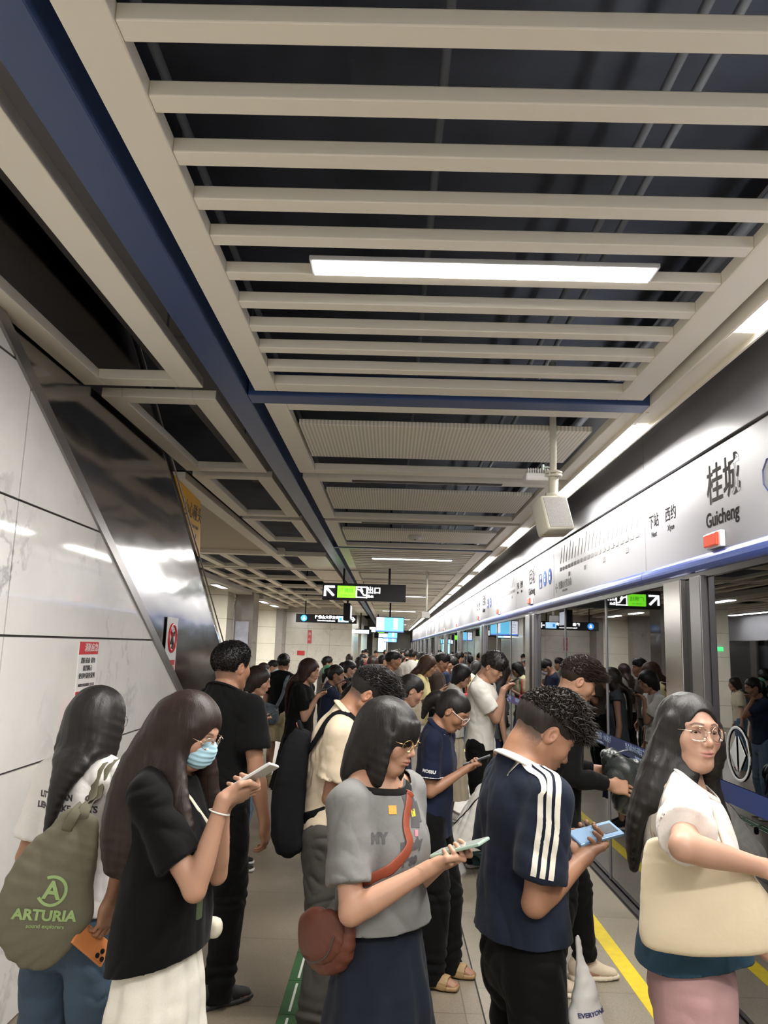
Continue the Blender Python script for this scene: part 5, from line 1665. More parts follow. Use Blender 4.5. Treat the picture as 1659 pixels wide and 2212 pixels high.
# ---------------------------------------------------------------- hanging signs and screens
SIGNB = mat('sign_body', (.012, .012, .013), .6, spec=.2)
SW = mat('sign_lit_white', (1, 1, 1), .5, emit=(1, 1, 1), es=3.2)
SG = mat('sign_lit_green', (.2, .8, .05), .5, emit=(.22, .95, .02), es=1.3)
SGD = mat('sign_dark_green', (.02, .25, .02), .5, emit=(.03, .3, .0), es=.6)
SB = mat('sign_lit_blue', (.05, .3, .8), .5, emit=(.03, .30, .95), es=1.3)
SLB = mat('sign_lit_pale', (.5, .8, 1), .5, emit=(.45, .75, 1), es=1.5)
def exit_sign(x, y, z, w, hh, s_, label, blank=True, rods=(.25, .8)):
    """s_: scale of the graphics"""
    t = tag(empty('exit_sign', (x, y, z)), label, 'sign')
    MB().bbox((-w / 2, 0, -hh / 2), (w / 2, .12, hh / 2), .006).build('case', SIGNB, t)
    for r in rods: MB().tube([V(-w / 2 + w * r, .06, hh / 2), V(-w / 2 + w * r, .06, 4.26 - z)], .02, 8).build('hanger', SIGNB, t)
    x0 = -w / 2 + .03
    # arrow up-left
    mb = MB(); a = .085 * s_; c = V(x0 + .10 * s_, -.004, .0)
    mb.tube([c + V(-a, 0, a) * .85, c + V(a, 0, -a) * .85], .024 * s_, 4); mb.tube([c + V(-a, 0, -a), c + V(-a, 0, a), c + V(a, 0, a)], .024 * s_, 4)
    mb.build('arrow', SW, t)
    MB().bbox((x0 + .235 * s_, -.006, -.105 * s_), (x0 + .555 * s_, 0, .105 * s_), .003).build('line_badge', SG, t)
    text_on('广佛线', .085 * s_, (x0 + .395 * s_, -.006, .02 * s_), (1, 0, 0), (0, 0, 1), SGD, t); text_on('Guangfo Line', .034 * s_, (x0 + .395 * s_, -.006, -.06 * s_), (1, 0, 0), (0, 0, 1), SGD, t)
    mb = MB(); b = x0 + .565 * s_; q = .20 * s_
    mb.box((b, -.005, -q / 2), (b + q, -.001, -q / 2 + .018 * s_)).box((b, -.005, q / 2 - .018 * s_), (b + q, -.001, q / 2)).box((b, -.005, -q / 2), (b + .018 * s_, -.001, q / 2)).box((b + q - .018 * s_, -.005, -q / 2), (b + q, -.001, q / 2))
    mb.tube([V(b + .02 * s_, -.004, q * .25), V(b + q * .35, -.004, q * .2), V(b + q * .7, -.004, -q * .25), V(b + q * .95, -.004, -q * .28)], .013 * s_, 4)
    mb.tube([V(b + q * .45, -.004, q * .38), V(b + q * .6, -.004, q * .05)], .014 * s_, 4)
    mb.build('escalator_symbol', SW, t)
    text_on('出口', .125 * s_, (b + q + .115 * s_, -.001, .03 * s_), (1, 0, 0), (0, 0, 1), SW, t, bold=.003); text_on('Exit', .065 * s_, (b + q + .06 * s_, -.001, -.07 * s_), (1, 0, 0), (0, 0, 1), SW, t, bold=.002)
    return t
exit_sign(-.49, 14.0, 2.695, 1.48, .30, 1.0, 'black hanging exit sign with white arrow and green line badge')
def dir_sign(x, y, z, w, hh, label, cat='sign'):
    t = tag(empty('direction_sign', (x, y, z)), label, cat)
    MB().bbox((-w / 2, 0, -hh / 2), (w / 2, .12, hh / 2), .006).build('case', SIGNB, t)
    for r in (.15, .85): MB().tube([V(-w / 2 + w * r, .06, hh / 2), V(-w / 2 + w * r, .06, 4.26 - z)], .02, 8).build('hanger', SIGNB, t)
    k = hh / .28
    mb = MB(); c = -w / 2 + .27 * k; mb.tube([V(c, -.003, 0), V(c, -.008, 0)], .105 * k, 24); mb.build('train_badge', SB, t)
    mb = MB(); mb.tube([V(c, -.009, .03 * k), V(c, -.011, .03 * k)], .028 * k, 12); mb.prism([(c - .045 * k, -.06 * k), (c + .045 * k, -.06 * k), (c + .02 * k, .01 * k), (c - .02 * k, .01 * k)], -.011, -.009, 'x') if False else mb.obox(V(c, -.01, -.03 * k), V(1, 0, 0), V(0, 1, 0), V(0, 0, 1), (.04 * k, .001, .025 * k)); mb.build('badge_figure', SW, t)
    text_on('往佛山大学方向', .115 * k, (.02 * k, -.001, .04 * k), (1, 0, 0), (0, 0, 1), SW, t, bold=.003); text_on('Foshan University Direction', .052 * k, (.0, -.001, -.065 * k), (1, 0, 0), (0, 0, 1), SW, t, bold=.002)
    MB().bbox((w / 2 - .62 * k, -.005, -.10 * k), (w / 2 - .27 * k, 0, .10 * k), .003).build('door_badge', SLB, t)
    MB().bbox((w / 2 - .58 * k, -.007, -.05 * k), (w / 2 - .50 * k, -.004, .05 * k), .002).build('door_badge_mark', SB, t)
    mb = MB(); c = w / 2 - .14 * k; mb.tube([V(c - .09 * k, -.004, 0), V(c + .06 * k, -.004, 0)], .020 * k, 4); mb.tube([V(c, -.004, .075 * k), V(c + .075 * k, -.004, 0), V(c, -.004, -.075 * k)], .020 * k, 4); mb.build('arrow', SW, t)
    return t
dir_sign(-2.04, 25, 2.575, 1.92, .265, 'black hanging direction sign with blue badge and right arrow')
def screen(x, y, z, w, hh, label):
    t = tag(empty('information_screen', (x, y, z)), label, 'screen')
    MB().bbox((-w / 2, 0, -hh / 2), (w / 2, .10, hh / 2), .008).build('case', mat('screen_case', (.03, .04, .08), .4), t)
    MB().tube([V(0, .05, hh / 2), V(0, .05, 4.26 - z)], .03, 8).build('hanger', SIGNB, t)
    e = .025 * w
    MB().box((-w / 2 + e, -.004, -hh / 2 + e), (w / 2 - e, 0, hh / 2 - e)).build('picture', mat('screen_blue', (.1, .4, .6), .3, emit=(.16, .58, .86), es=1.15), t)
    MB().box((-w / 2 + e, -.007, -hh / 2 + .14 * hh), (-w / 2 + .30 * w, -.004, hh / 2 - e)).build('text_column', mat('screen_white', (.7, .7, .75), .3, emit=(.85, .9, 1), es=1.0), t)
    MB().box((.13 * w, -.006, -.30 * hh), (.27 * w, -.004, .42 * hh)).build('white_figure', mat('screen_white', (.7, .7, .75), .3), t)
    MB().box((-w / 2 + e, -.006, -hh / 2 + e), (w / 2 - e, -.004, -hh / 2 + .12 * hh)).build('ticker', mat('screen_ticker', (.1, .2, .6), .3, emit=(.12, .25, .8), es=1.0), t)
    for i in range(5): text_on(('开往', '新城东', '3分钟', '下一班', '7分钟')[i], .055 * w, (-w / 2 + .165 * w, -.007, hh * (.36 - .15 * i)), (1, 0, 0), (0, 0, 1), mat('screen_ink', (.05, .1, .3), .5), t)
    return t
screen(-.03, 25.0, 2.445, .90, .49, 'nearest hanging blue information screen in the distance')
screen(-.02, 38.0, 2.36, .70, .42, 'second smaller blue hanging screen below the nearest one')
screen(-.0, 50.0, 2.2, .8, .3, 'farthest blue hanging screen just above the crowd')
for i, (x, y, z) in enumerate(((-.55, 34, 2.47), (-.3, 44, 2.38))):
    t = tag(empty('far_exit_sign', (x, y, z)), ('small green lit line badge left of the information screen', 'lower small green lit badge beside the second screen')[i], 'sign')
    MB().bbox((-.6, 0, -.15), (.45, .1, .15), .005).build('case', SIGNB, t)
    MB().box((.0, -.01, -.12), (.28, 0, .12)).build('green_badge', SG, t); MB().box((-.35, -.01, -.1), (-.1, 0, .1)).build('white_arrow', SW, t)
    MB().tube([V(0, .05, .15), V(0, .05, 4.26 - z)], .03, 8).build('hanger', SIGNB, t)
t = tag(empty('far_direction_sign', (-1.25, 33, 2.34)), 'far white and blue lit direction sign beside the core wall corner', 'sign')
MB().bbox((-.75, 0, -.09), (.45, .1, .12), .005).build('case', SIGNB, t); MB().box((-.68, -.01, -.06), (.1, 0, .08)).build('lit_text', SW, t); MB().box((.1, -.01, -.07), (.35, 0, .08)).build('lit_badge', SLB, t)
MB().tube([V(0, .05, .1), V(0, .05, 4.26 - 2.34)], .03, 8).build('hanger', SIGNB, t)
t = tag(empty('advert_screen', (-.62, 59.8, 1.9)), 'bright vertical lit advert screen at the far end', 'screen')
MB().bbox((-.35, .05, -.55), (.35, .2, .62), .01).build('case', SIGNB, t); MB().box((-.3, .04, -.5), (.3, .05, .57)).build('picture', mat('advert_cyan', (.3, .7, .8), .4, emit=(.45, .9, .95), es=1.6), t)
# side-on dark signs hanging left of the beam
t = tag(empty('clock_sign', (-1.18, 21.0, 2.62)), 'dark hanging box seen edge-on behind the exit sign', 'sign')
MB().bbox((-.09, 0, -.2), (.09, .8, .25), .01).build('case', SIGNB, t); MB().tube([V(0, .4, .25), V(0, .4, .6)], .03, 8).build('hanger', SIGNB, t)
MB().box((.09, .05, -.15), (.1, .75, .2)).build('lit_face', mat('dim_face', (.4, .42, .5), .4, emit=(.5, .52, .6), es=.6), t)
# loudspeaker on its pole with a white radio unit
t = tag(empty('hanging_loudspeaker', (.985, 4.80, 2.62)), 'grey box loudspeaker hanging from a white pole beside the screen doors', 'loudspeaker')
CREAMP = mat('cream_paint', srgb(206, 202, 186), .4)
mb = MB(); mb.tube([V(.0, 0, .08), V(0, 0, .95)], .021, 16); mb.build('pole', CREAMP, t, True)
mb = MB(); mb.tube([V(0, 0, .205), V(0, 0, .215)], .055, 20); mb.tube([V(0, 0, .225), V(0, 0, .235)], .055, 20)
for k in range(6): mb.tube([V(.043 * math.cos(k), .043 * math.sin(k), .20), V(.043 * math.cos(k), .043 * math.sin(k), .24)], .006, 6)
mb.build('flange', CREAMP, t, True)
mb = MB(); mb.tube([V(0, 0, .20), V(0, 0, .08), V(.0, -.02, .05)], .030, 16); mb.tube([V(-.05, -.02, .065), V(.05, -.02, .065)], .035, 16); mb.build('knuckle', CREAMP, t, True)
ax = unit(V(.95, .30, 0)); az = unit(V(-.18, .25, 1)); ay = np.cross(az, ax); ax = np.cross(ay, az)
mb = MB(); bm_ = MB().bbox((-.092, -.07, -.165), (.092, .07, .06), .012); bm_.v = [tuple(V(-.02, -.01, -.0) + ax * v[0] + ay * v[1] + az * v[2]) for v in bm_.v]
bm_.build('speaker_case', CREAMP, t, True)
g_ = MB().box((-.078, -.074, -.15), (.078, -.070, .045)); g_.v = [tuple(V(-.02, -.01, -.0) + ax * v[0] + ay * v[1] + az * v[2]) for v in g_.v]
g_.build('grille', mat('grille_grey', (.33, .32, .30), .5, noise=(300, .3)), t)
t = tag(empty('radio_unit', (.90, 4.86, 2.83)), 'white finned radio unit beside the loudspeaker pole', 'electronic device')
MB().bbox((-.085, -.06, -.03), (.12, .08, .02), .01).build('case', mat('plastic_white', (.72, .72, .70), .4), t)
mb = MB()
for k in range(9): mb.bbox((-.07 + .015 * k, -.05, .02), (-.064 + .015 * k, .06, .05), .001)
mb.build('fins', mat('plastic_white', (.72, .72, .70), .4), t)
mb = MB(); mb.tube([V(.03, 0, .05), V(.03, 0, .085)], .01, 8); mb.tube([V(.03, 0, .07), V(.085, 0, .07)], .006, 6); mb.build('bracket', mat('green_metal', (.35, .42, .38), .4, .5), t)
t = tag(empty('far_loudspeaker', (.63, 14.2, 2.4)), 'small loudspeaker on a thin white pole in the distance', 'loudspeaker')
MB().tube([V(0, 0, 0), V(0, 0, .75)], .02, 10).build('pole', CREAMP, t, True); MB().bbox((-.09, -.06, -.12), (.06, .06, -.01), .008).build('speaker_case', mat('grille_grey', (.33, .32, .30)), t)
t = tag(empty('smoke_detector', (.27, 9.75, 3.11)), 'round white smoke detector under the third ceiling frame', 'smoke detector')
mb = MB(); mb.tube([V(0, 0, .02), V(0, 0, -.01), V(0, 0, -.035), V(0, 0, -.05)], [.085, .085, .065, .03], 24); mb.build('housing', mat('plastic_white', (.72, .72, .70)), t, True)
mb = MB(); mb.tube([V(0, -.055, -.03), V(0, -.066, -.03)], .012, 8); mb.build('sensor', SIGNB, t)
# the other side of the platform, seen past the stairs and in the glass
tag(MB().box((-8.1, -6, 2.3), (-8.0, 70, 3.1)).build('wall_opposite', HEADER), kind='structure')
tag(MB().box((-8.14, -6, 0), (-8.1, 70, 2.3)).build('wall_opposite_doors', mat('opposite_dark', (.02, .022, .026), .1)), kind='structure')
for i in range(12):
    tag(MB().bbox((-7.99, -.6 + 5.15 * i, 0), (-7.93, -.2 + 5.15 * i, 2.3), .006).build('door_post', STEEL), 'steel door post on the opposite side of the platform, %s along' % ORD[i], 'door post', 'opposite door posts')
for i in range(8):
    lamp(-7.6, -7.48, 2 + 7 * i, 5 + 7 * i, 3.1, 'lamp above the opposite screen doors, %s along' % ORD[i], 'opposite lamps', 120)
    MB().tube([V(0, 0, .018), V(0, 0, 1.15)], .01, 6).build('hanger', SIGNB, LAST_LAMP[0])
# ---------------------------------------------------------------- bags, prints and small wear
def bvh_of(K, key='top'):
    P, F = K[key]
    return BVHTree.FromPolygons([tuple(p) for p in P], [tuple(f) for f in F.tolist()])

def print_text(K, s_, size, o, ux, uy, m, bold=0.0, parent=None, key='top', sx=1.0, name='print', bv=None):
    """lettering laid on the cloth"""
    vs, fs = text_mesh(s_, size, bold, 0.0)
    if not len(vs): return
    vs, fs = refine(vs, fs, .0055)
    bv = bv or bvh_of(K, key); ux = unit(ux); uy = unit(uy); un = np.cross(ux, uy); out = []
    for v in vs:
        p = np.asarray(o, float) + ux * v[0] * sx + uy * v[1]
        h_ = bv.ray_cast(Vector(p + un * .25), Vector(-un))
        out.append(np.array(h_[0]) + unit(np.array(h_[1]) * (1 if np.dot(h_[1], un) > 0 else -1) + un * .3) * .0042 if h_[0] is not None else p)
    return link_mesh(name, np.array(out), fs, m, parent or K['root'], smooth=False)

def ribbon_on(K, path, outs, wd, m, key='top', name='stripe', off=.0035, parent=None, bv=None):
    bv = bv or bvh_of(K, key); vs = []; n = len(path); NC = 4 if wd < .008 else 9
    for i in range(n):
        t = unit(path[min(i + 1, n - 1)] - path[max(i - 1, 0)]); o_ = unit(outs[i] - t * np.dot(outs[i], t)); sd = np.cross(t, o_)
        for k in np.linspace(-1, 1, NC):
            p = path[i] + sd * wd * k
            h_ = bv.ray_cast(Vector(p + o_ * .22), Vector(-o_))
            q = np.array(h_[0]) if h_[0] is not None else p
            vs.append(q + o_ * off)
    G_ = np.array(vs).reshape(n, NC, 3)
    for _ in range(3): G_[1:-1] = (G_[:-2] + 2 * G_[1:-1] + G_[2:]) / 4
    vs = G_.reshape(-1, 3).copy()
    for i in range(len(vs)):
        q, nn, fi, di = bv.find_nearest(Vector(vs[i]))
        if q is not None:
            o_ = unit(outs[i // NC]); nn = np.array(nn); nn = nn if np.dot(nn, o_) > 0 else -nn
            vs[i] = np.array(q) + nn * off
    fs = [(i * NC + k, i * NC + k + 1, (i + 1) * NC + 1 + k, (i + 1) * NC + k) for i in range(n - 1) for k in range(NC - 1)]
    return link_mesh(name, np.array(vs), fs, m, parent or K['root'], smooth=True)

def strap(root, pts, w, t, m, name='strap', n=5, nrm=None):
    P = catmull(pts, n)
    cen = np.mean(P, 0)
    nr = [unit(nrm) if nrm is not None else unit(p - cen) for p in P]
    return MB().tube(P, w, 10, flat=(nr, t / w)).build(name, m, root, True)

def strap_on(K, root, o0, path, outs, w, t, m, name='strap', n=4, off=.004, key='top', maxd=.16):
    """strap that lies on the cloth where it meets it"""
    bv = bvh_of(K, key); P = catmull([np.asarray(p, float) for p in path], n); O = catmull([np.asarray(o, float) for o in outs], n)
    Q = []
    for p, o in zip(P, O):
        o = unit(o); h_ = bv.ray_cast(Vector(p + o * .25), Vector(-o))
        q = p
        if h_[0] is not None:
            hq = np.array(h_[0]) + o * off
            if np.dot(hq - p, o) > -.06: q = hq
        Q.append(q)
    Q = np.array(Q)
    for _ in range(2): Q[1:-1] = (Q[:-2] + 2 * Q[1:-1] + Q[2:]) / 4
    return MB().tube(list(Q - o0), w, 10, flat=([unit(o) for o in O], t / w)).build(name, m, root, True)

def world_root(K, name, p, label, cat, group=None):
    """an Empty in the world that shares the holder's axes"""
    w = to_world(K, p); r = empty(name, tuple(w), K['root'].rotation_euler[2]); tag(r, label, cat, group)
    return r, np.asarray(p, float)

def lump(root, ops, h, m, name='bag_body', disp=None, cuts=None, smooth=2):
    P, F = solid(ops, h, smooth, cuts, disp)
    return link_mesh(name, P, F, m, root), P, F

def mask(K, m):
    o = [ell((0, .060, -.046), (.058, .050, .050), k=0, pw=2.3), ell((0, .088, -.020), (.020, .026, .026), k=.02), ell((0, .03, -.06), (.2, .055, .2), k=0, mode='s')]
    o[-1] = ell((0, -.02, -.05), (.2, .060, .2), k=.004, mode='s')
    P, F = solid(xform(o, K['Rh'], K['Ho'], K['hs']), .003, 2, None, lambda P, N: .0012 * np.sin(((P - K['Ho']) @ K['Rh'])[:, 2] * 420))
    t = link_mesh('face_mask', P, F, m, K['root'])
    mb = MB(); hp = K['hp']
    for s in (-1, 1):
        mb.tube([hp(V(s * .050, .050, -.018)), hp(V(s * .072, .015, .000)), hp(V(s * .083, -.018, .006)), hp(V(s * .084, -.024, -.015)), hp(V(s * .070, .005, -.045)), hp(V(s * .050, .040, -.070))], .0012, 6)
    mb.build('ear_loops', m, t, True)

def at_px(px, Y): return (px - 834) * (.986 * Y - .08) / 1700

HB = hair_mat('hair_black', (.010, .0085, .008), .36)
HBR = hair_mat('hair_brown', (.019, .0095, .0065), .36)
HDB = hair_mat('hair_dark_brown', (.018, .011, .008), .36)
GOLD = mat('gold', (.75, .52, .25), .22, 1.0)
ROSE = mat('rose_gold', (.78, .55, .42), .22, 1.0)
LAP = lambda q: V(*q)

# ---------------------------------------------------------------- person with the olive tote, back turned
def p_tote():
    pose = dict(lean=1, hunch=.0, head=(3, 10, 0), w=.90, rh=V(.235, -.16, 1.015), re=(.8, -1, -.2), rhz=(1, -.2, .1), rhd=V(-.12, -.10, -1), lh=V(-.22, .12, .86), feet=((.11, 0, 8), (-.12, .05, -6)),
                rk=dict(fcurls=[(20, 45, 30), (24, 48, 32), (28, 50, 34), (30, 50, 36)], thumb=(.2, -.1)))
    def falls(K):
        hp = K['hp']; B = K['B']; y = B(.8)[1]
        a = hp(V(0, -.07, .02)); b = hp(V(0, -.085, -.09))
        return [dict(p=[(a, .072, .045), (b, .080, .045), (V(.0, y - .092, B(.98)[2]), .066, .034), (V(-.015, y - .115, B(.86)[2]), .042, .026), (V(-.03, y - .125, B(.70)[2]), .024, .018), (V(-.045, y - .125, B(.52)[2]), .012, .010), (V(-.05, y - .12, B(.44)[2]), .004, .004)], k=.03)]
    K = person('person with long black hair and white lettered tee, back turned, carrying the olive tote', at_px(180, 2.78), 2.78, 78, 1.60, 'f', 'tan', pose,
               top=dict(m=cloth('tee_white', srgb(214, 210, 206)), ease=.020, hemz=.87, hemr=(.185, .135), sleeve=.74, slr=(.066, .080), fold=.008, seed=4, mid=.35, neck=.066, rib=cloth('tee_white', srgb(214, 210, 206)), ribw=.008),
               bottom=dict(m=cloth('jeans', srgb(66, 82, 98)), leg=(.098, .085, .092, .105), ease=.010, len=1.1, fold=.007),
               shoes=dict(m=cloth('shoe_black', (.02, .02, .02)), ms=cloth('sole_white', (.6, .6, .58))),
               hair=dict(fn=hair_long, m=HB, falls=falls, hsides=[[((s * .062, .02, .06), .03, .018), ((s * .082, -.01, -.01), .045, .016), ((s * .080, -.03, -.10), .05, .018)] for s in (-1, 1)], t=.013, n=1500, steps=22), h=.0058)
    glasses(K, mat('frame_black', (.02, .02, .02), .3))
    ink = mat('print_ink', (.05, .045, .05), .7); bv = bvh_of(K); B = K['B']; ux = unit(V(.96, .28, 0))
    for i, (t_, sz, dx) in enumerate((('LITTLE DAN     OF', .027, -.02), ('LIEN MARKE   ECTS', .027, -.02), ('LIETENS      §', .025, -.02), ('THIS      ≡', .027, -.02), ('A-TY', .027, -.07))):
        z = B(.76)[2] - (.0, .034, .085, .140, .20)[i]
        print_text(K, t_, sz, V(dx - .0, -.14, z) , V(1, 0, 0), V(0, 0, 1), ink, .0012, bv=bv, name='back_lettering')
    # olive tote, hanging behind her left side from the right shoulder
    OL = cloth('olive_canvas', srgb(104, 100, 84))
    r, o0 = world_root(K, 'tote_bag', (.066, -.238, 1.025), 'olive green canvas tote bag with pale green lettering, at the far left', 'bag')
    LIME = mat('print_lime', srgb(142, 168, 108), .6)
    def disp(P, N):
        Q = (P @ Rb) * V(1, 1, .3)
        return .009 * (1 - 2 * np.abs(vnoise(Q, 10, 21))) * np.clip((P[:, 2] + .25) / .3, .3, 1) + .003 * vnoise(P, 20, 3)
    ops = [sweep([((.045, 0, -.185), .085, .030), ((.01, 0, -.145), .130, .042), ((-.01, 0, -.06), .138, .046), ((.02, 0, .05), .108, .040), ((.055, 0, .14), .070, .028), ((.07, 0, .175), .05, .02)], k=0, side=V(1, -.0, -.22), n=3, pw=2.5)]
    fx = unit(V(.88, .47, 0)); un = np.cross(fx, V(0, 0, 1))
    Rb = np.stack([fx, -un, V(0, 0, 1)], 1)
    o_, P_, F_ = lump(r, xform(ops, Rb, V(0, 0, 0)), .0055, OL, 'bag_body', disp)
    bvb = BVHTree.FromPolygons([tuple(p) for p in P_], [tuple(f) for f in F_.tolist()])
    ux = Rb @ unit(V(1, 0, -.10)); uy = Rb @ unit(V(.10, 0, 1))
    c = Rb @ V(.01, -.1, -.02)
    print_text(K, 'A', .070, c, ux, uy, LIME, .002, r, name='emblem', bv=bvb)
    pts = [c + ux * .040 * math.cos(a) + uy * (.040 * math.sin(a) + .0) for a in np.linspace(rad(-150), rad(120), 30)]
    ribbon_on(K, pts, [un] * 30, .0045, LIME, name='emblem_ring', parent=r, bv=bvb)
    print_text(K, 'ARTURIA', .041, Rb @ V(-.005, -.1, -.088), ux, uy, LIME, .0016, r, name='brand_lettering', bv=bvb, sx=1.05)
    print_text(K, 'sound explorers', .016, Rb @ V(.0, -.1, -.118), ux, uy, LIME, .0003, r, name='small_lettering', bv=bvb)
    S = K['sh'][1]
    strap_on(K, r, o0, [o0 + Rb @ V(.07, 0, .15), o0 + Rb @ V(.08, -.02, .21), S + V(-.045, -.085, -.05), S + V(-.035, -.04, .05), S + V(-.03, .03, .05), S + V(-.03, .09, -.06)],
             [un, un, V(0, -1, .3), V(0, -.4, 1), V(0, .3, 1), V(0, 1, .2)], .018, .003, OL)
    strap_on(K, r, o0, [o0 + Rb @ V(.03, -.02, .14), o0 + Rb @ V(.06, -.03, .21), S + V(-.06, -.09, -.05), S + V(-.055, -.045, .04), S + V(-.05, .03, .045), S + V(-.05, .09, -.06)],
             [un, un, V(0, -1, .3), V(0, -.4, 1), V(0, .3, 1), V(0, 1, .2)], .016, .003, OL)
    Wp = K['wr'][1]; yd, zd = K['hd'][1]
    phone(K, Wp + yd * .125 + V(-.03, .0, -.0), V(.35, .75, -.75), V(-1, .1, 0), 'orange phone with round camera lenses in the hand of the person with the olive tote', mat('case_orange', srgb(206, 132, 78), .35), cams=True, size=(.07, .145, .010))
    return K
p_tote()

# ---------------------------------------------------------------- masked person with very long brown hair
def p_mask():
    c = V(.03, .275, 1.415); lng = V(-.12, .78, .50); nrm = V(-.2, -.5, .8)
    pose = dict(lean=-1, hunch=.0, head=(21, 4, 2), hs=.93, w=.92, feet=((.1, 0, 5), (-.1, .03, -5)))
    hold(pose, None, 'r', c, lng, nrm); pose['re'] = (.25, -.5, -1.2)
    hold(pose, None, 'l', c, lng, nrm, 2); pose['le'] = (-.6, -.4, -1)
    def falls(K):
        hp = K['hp']; B = K['B']
        z = B(.9)[2]; y = B(.85)[1]
        return [dict(p=[(hp(V(.03, -.04, .02)), .075, .045), (hp(V(.045, -.05, -.07)), .078, .045), (V(.080, y - .035, z + .02), .078, .036), (V(.105, y - .055, z - .08), .070, .028), (V(.11, y - .07, z - .17), .052, .022), (V(.10, y - .07, z - .25), .022, .010)], k=.03, side=V(0, 1, 0)),
                dict(p=[(hp(V(0, -.07, .02)), .07, .04), (V(.0, y - .09, z + .05), .09, .045), (V(.03, y - .115, z - .10), .09, .03), (V(.05, y - .12, z - .24), .05, .018)], k=.04, side=V(1, 0, 0)),
                dict(p=[(hp(V(.060, .030, .03)), .022, .020), (hp(V(.072, .03, -.06)), .026, .022), (V(.10, y + .08, z - .02), .036, .02), (V(.115, y + .120, z - .14), .034, .016), (V(.105, y + .125, z - .24), .012, .006)], k=.02, side=V(0, 1, 0)),
                dict(p=[(hp(V(-.055, .03, -.02)), .03, .02), (V(-.07, y + .09, z - .04), .04, .02), (V(-.06, y + .13, z - .26), .03, .012)], k=.02, side=V(0, 1, 0))]
    K = person('person with very long brown hair, blue face mask, black tee and white skirt', at_px(368, 2.45), 2.45, -14, 1.64, 'f', 'light', pose,
               top=dict(m=cloth('tee_black', srgb(8, 8, 9)), ease=.022, hemz=.855, hemtilt=.26, hemr=(.200, .150), sleeve=.70, slr=(.066, .080), fold=.007, seed=8, mid=.3, neck=.062),
               bottom=dict(kind='skirt', m=cloth('skirt_white', srgb(222, 217, 205)), len=.86, r=(.16, .125, .22, .20), pleats=11, amp=.014),
               shoes=dict(m=cloth('shoe_white', (.6, .58, .55)), ms=cloth('sole_white', (.6, .6, .58))),
               hair=dict(fn=hair_long, m=HBR, falls=falls, t=.012, n=2600, steps=26, face=dict(w=.058, top=.066, y=.115, z=-.055, h2=.115, d=.088), pull=V(0, 0, 0)), h=.0058)
    mask(K, mat('mask_blue', srgb(160, 196, 210), .8, bump=(200, .1, .002)))
    glasses(K, ROSE, lens=LENS)
    phone(K, c * K['s'], lng, nrm, 'white phone held by the masked person in the black tee', mat('case_silver', srgb(200, 200, 196), .3), screen=mat('screen_pale', (.4, .42, .42), .15, emit=(.8, .85, .85), es=.35))
    # wrist watch
    W_ = K['wr'][1]; ax = unit(K['wr'][1] - K['elb'][1]); u = unit(np.cross(ax, V(0, 0, 1))); w = np.cross(ax, u)
    r, o0 = world_root(K, 'bracelet', W_ - ax * .035, 'thin pearl bracelet on the wrist of the masked person', 'bracelet')
    MB().tube([(u * .0285 * math.cos(a) + w * .0285 * math.sin(a)) for a in np.linspace(0, TAU, 24, endpoint=False)], .0022, 6, closed=True).build('band', mat('pearl', (.7, .68, .62), .3), r, True)
    # lanyard card at her front
    r, o0 = world_root(K, 'lanyard_card', (.10, .165, 1.13), 'orange and green printed strap end hanging at the front of the black tee', 'lanyard')
    MB().bbox((-.012, -.004, -.04), (.012, .004, .03), .002).build('orange_cloth', mat('orange_print', srgb(206, 92, 44), .7), r)
    MB().bbox((-.012, -.004, -.13), (.012, .004, -.04), .002).build('green_cloth', mat('green_print', srgb(66, 78, 52), .7), r)
    # pale bag strap over the shoulder
    r, o0 = world_root(K, 'shoulder_pouch', (-.13, .03, .90), 'small cream pouch showing behind the black tee hem', 'bag')
    lump(r, [ell((0, 0.07, 0), (.025, .028, .03), k=0, pw=2.8)], .007, cloth('cream_pouch', srgb(206, 200, 180)))
    S = K['sh'][1]; z = K['B'](.95)[2]; y = K['B'](.8)[1]
    strap_on(K, r, o0, [o0 + V(0, .07, .02), V(-.12, y + .10, z - .25), V(.0, y + .13, z - .12), V(.075, y + .06, z - .0), V(.09, y, z + .02), V(.08, y - .06, z - .0), V(.02, y - .13, z - .15)],
             [V(0, 1, 0), V(0, 1, 0), V(0, 1, .1), V(.1, .6, 1), V(.1, 0, 1), V(.1, -.6, 1), V(0, -1, .1)], .007, .002, cloth('cream_pouch', srgb(206, 200, 180)))
    return K
p_mask()

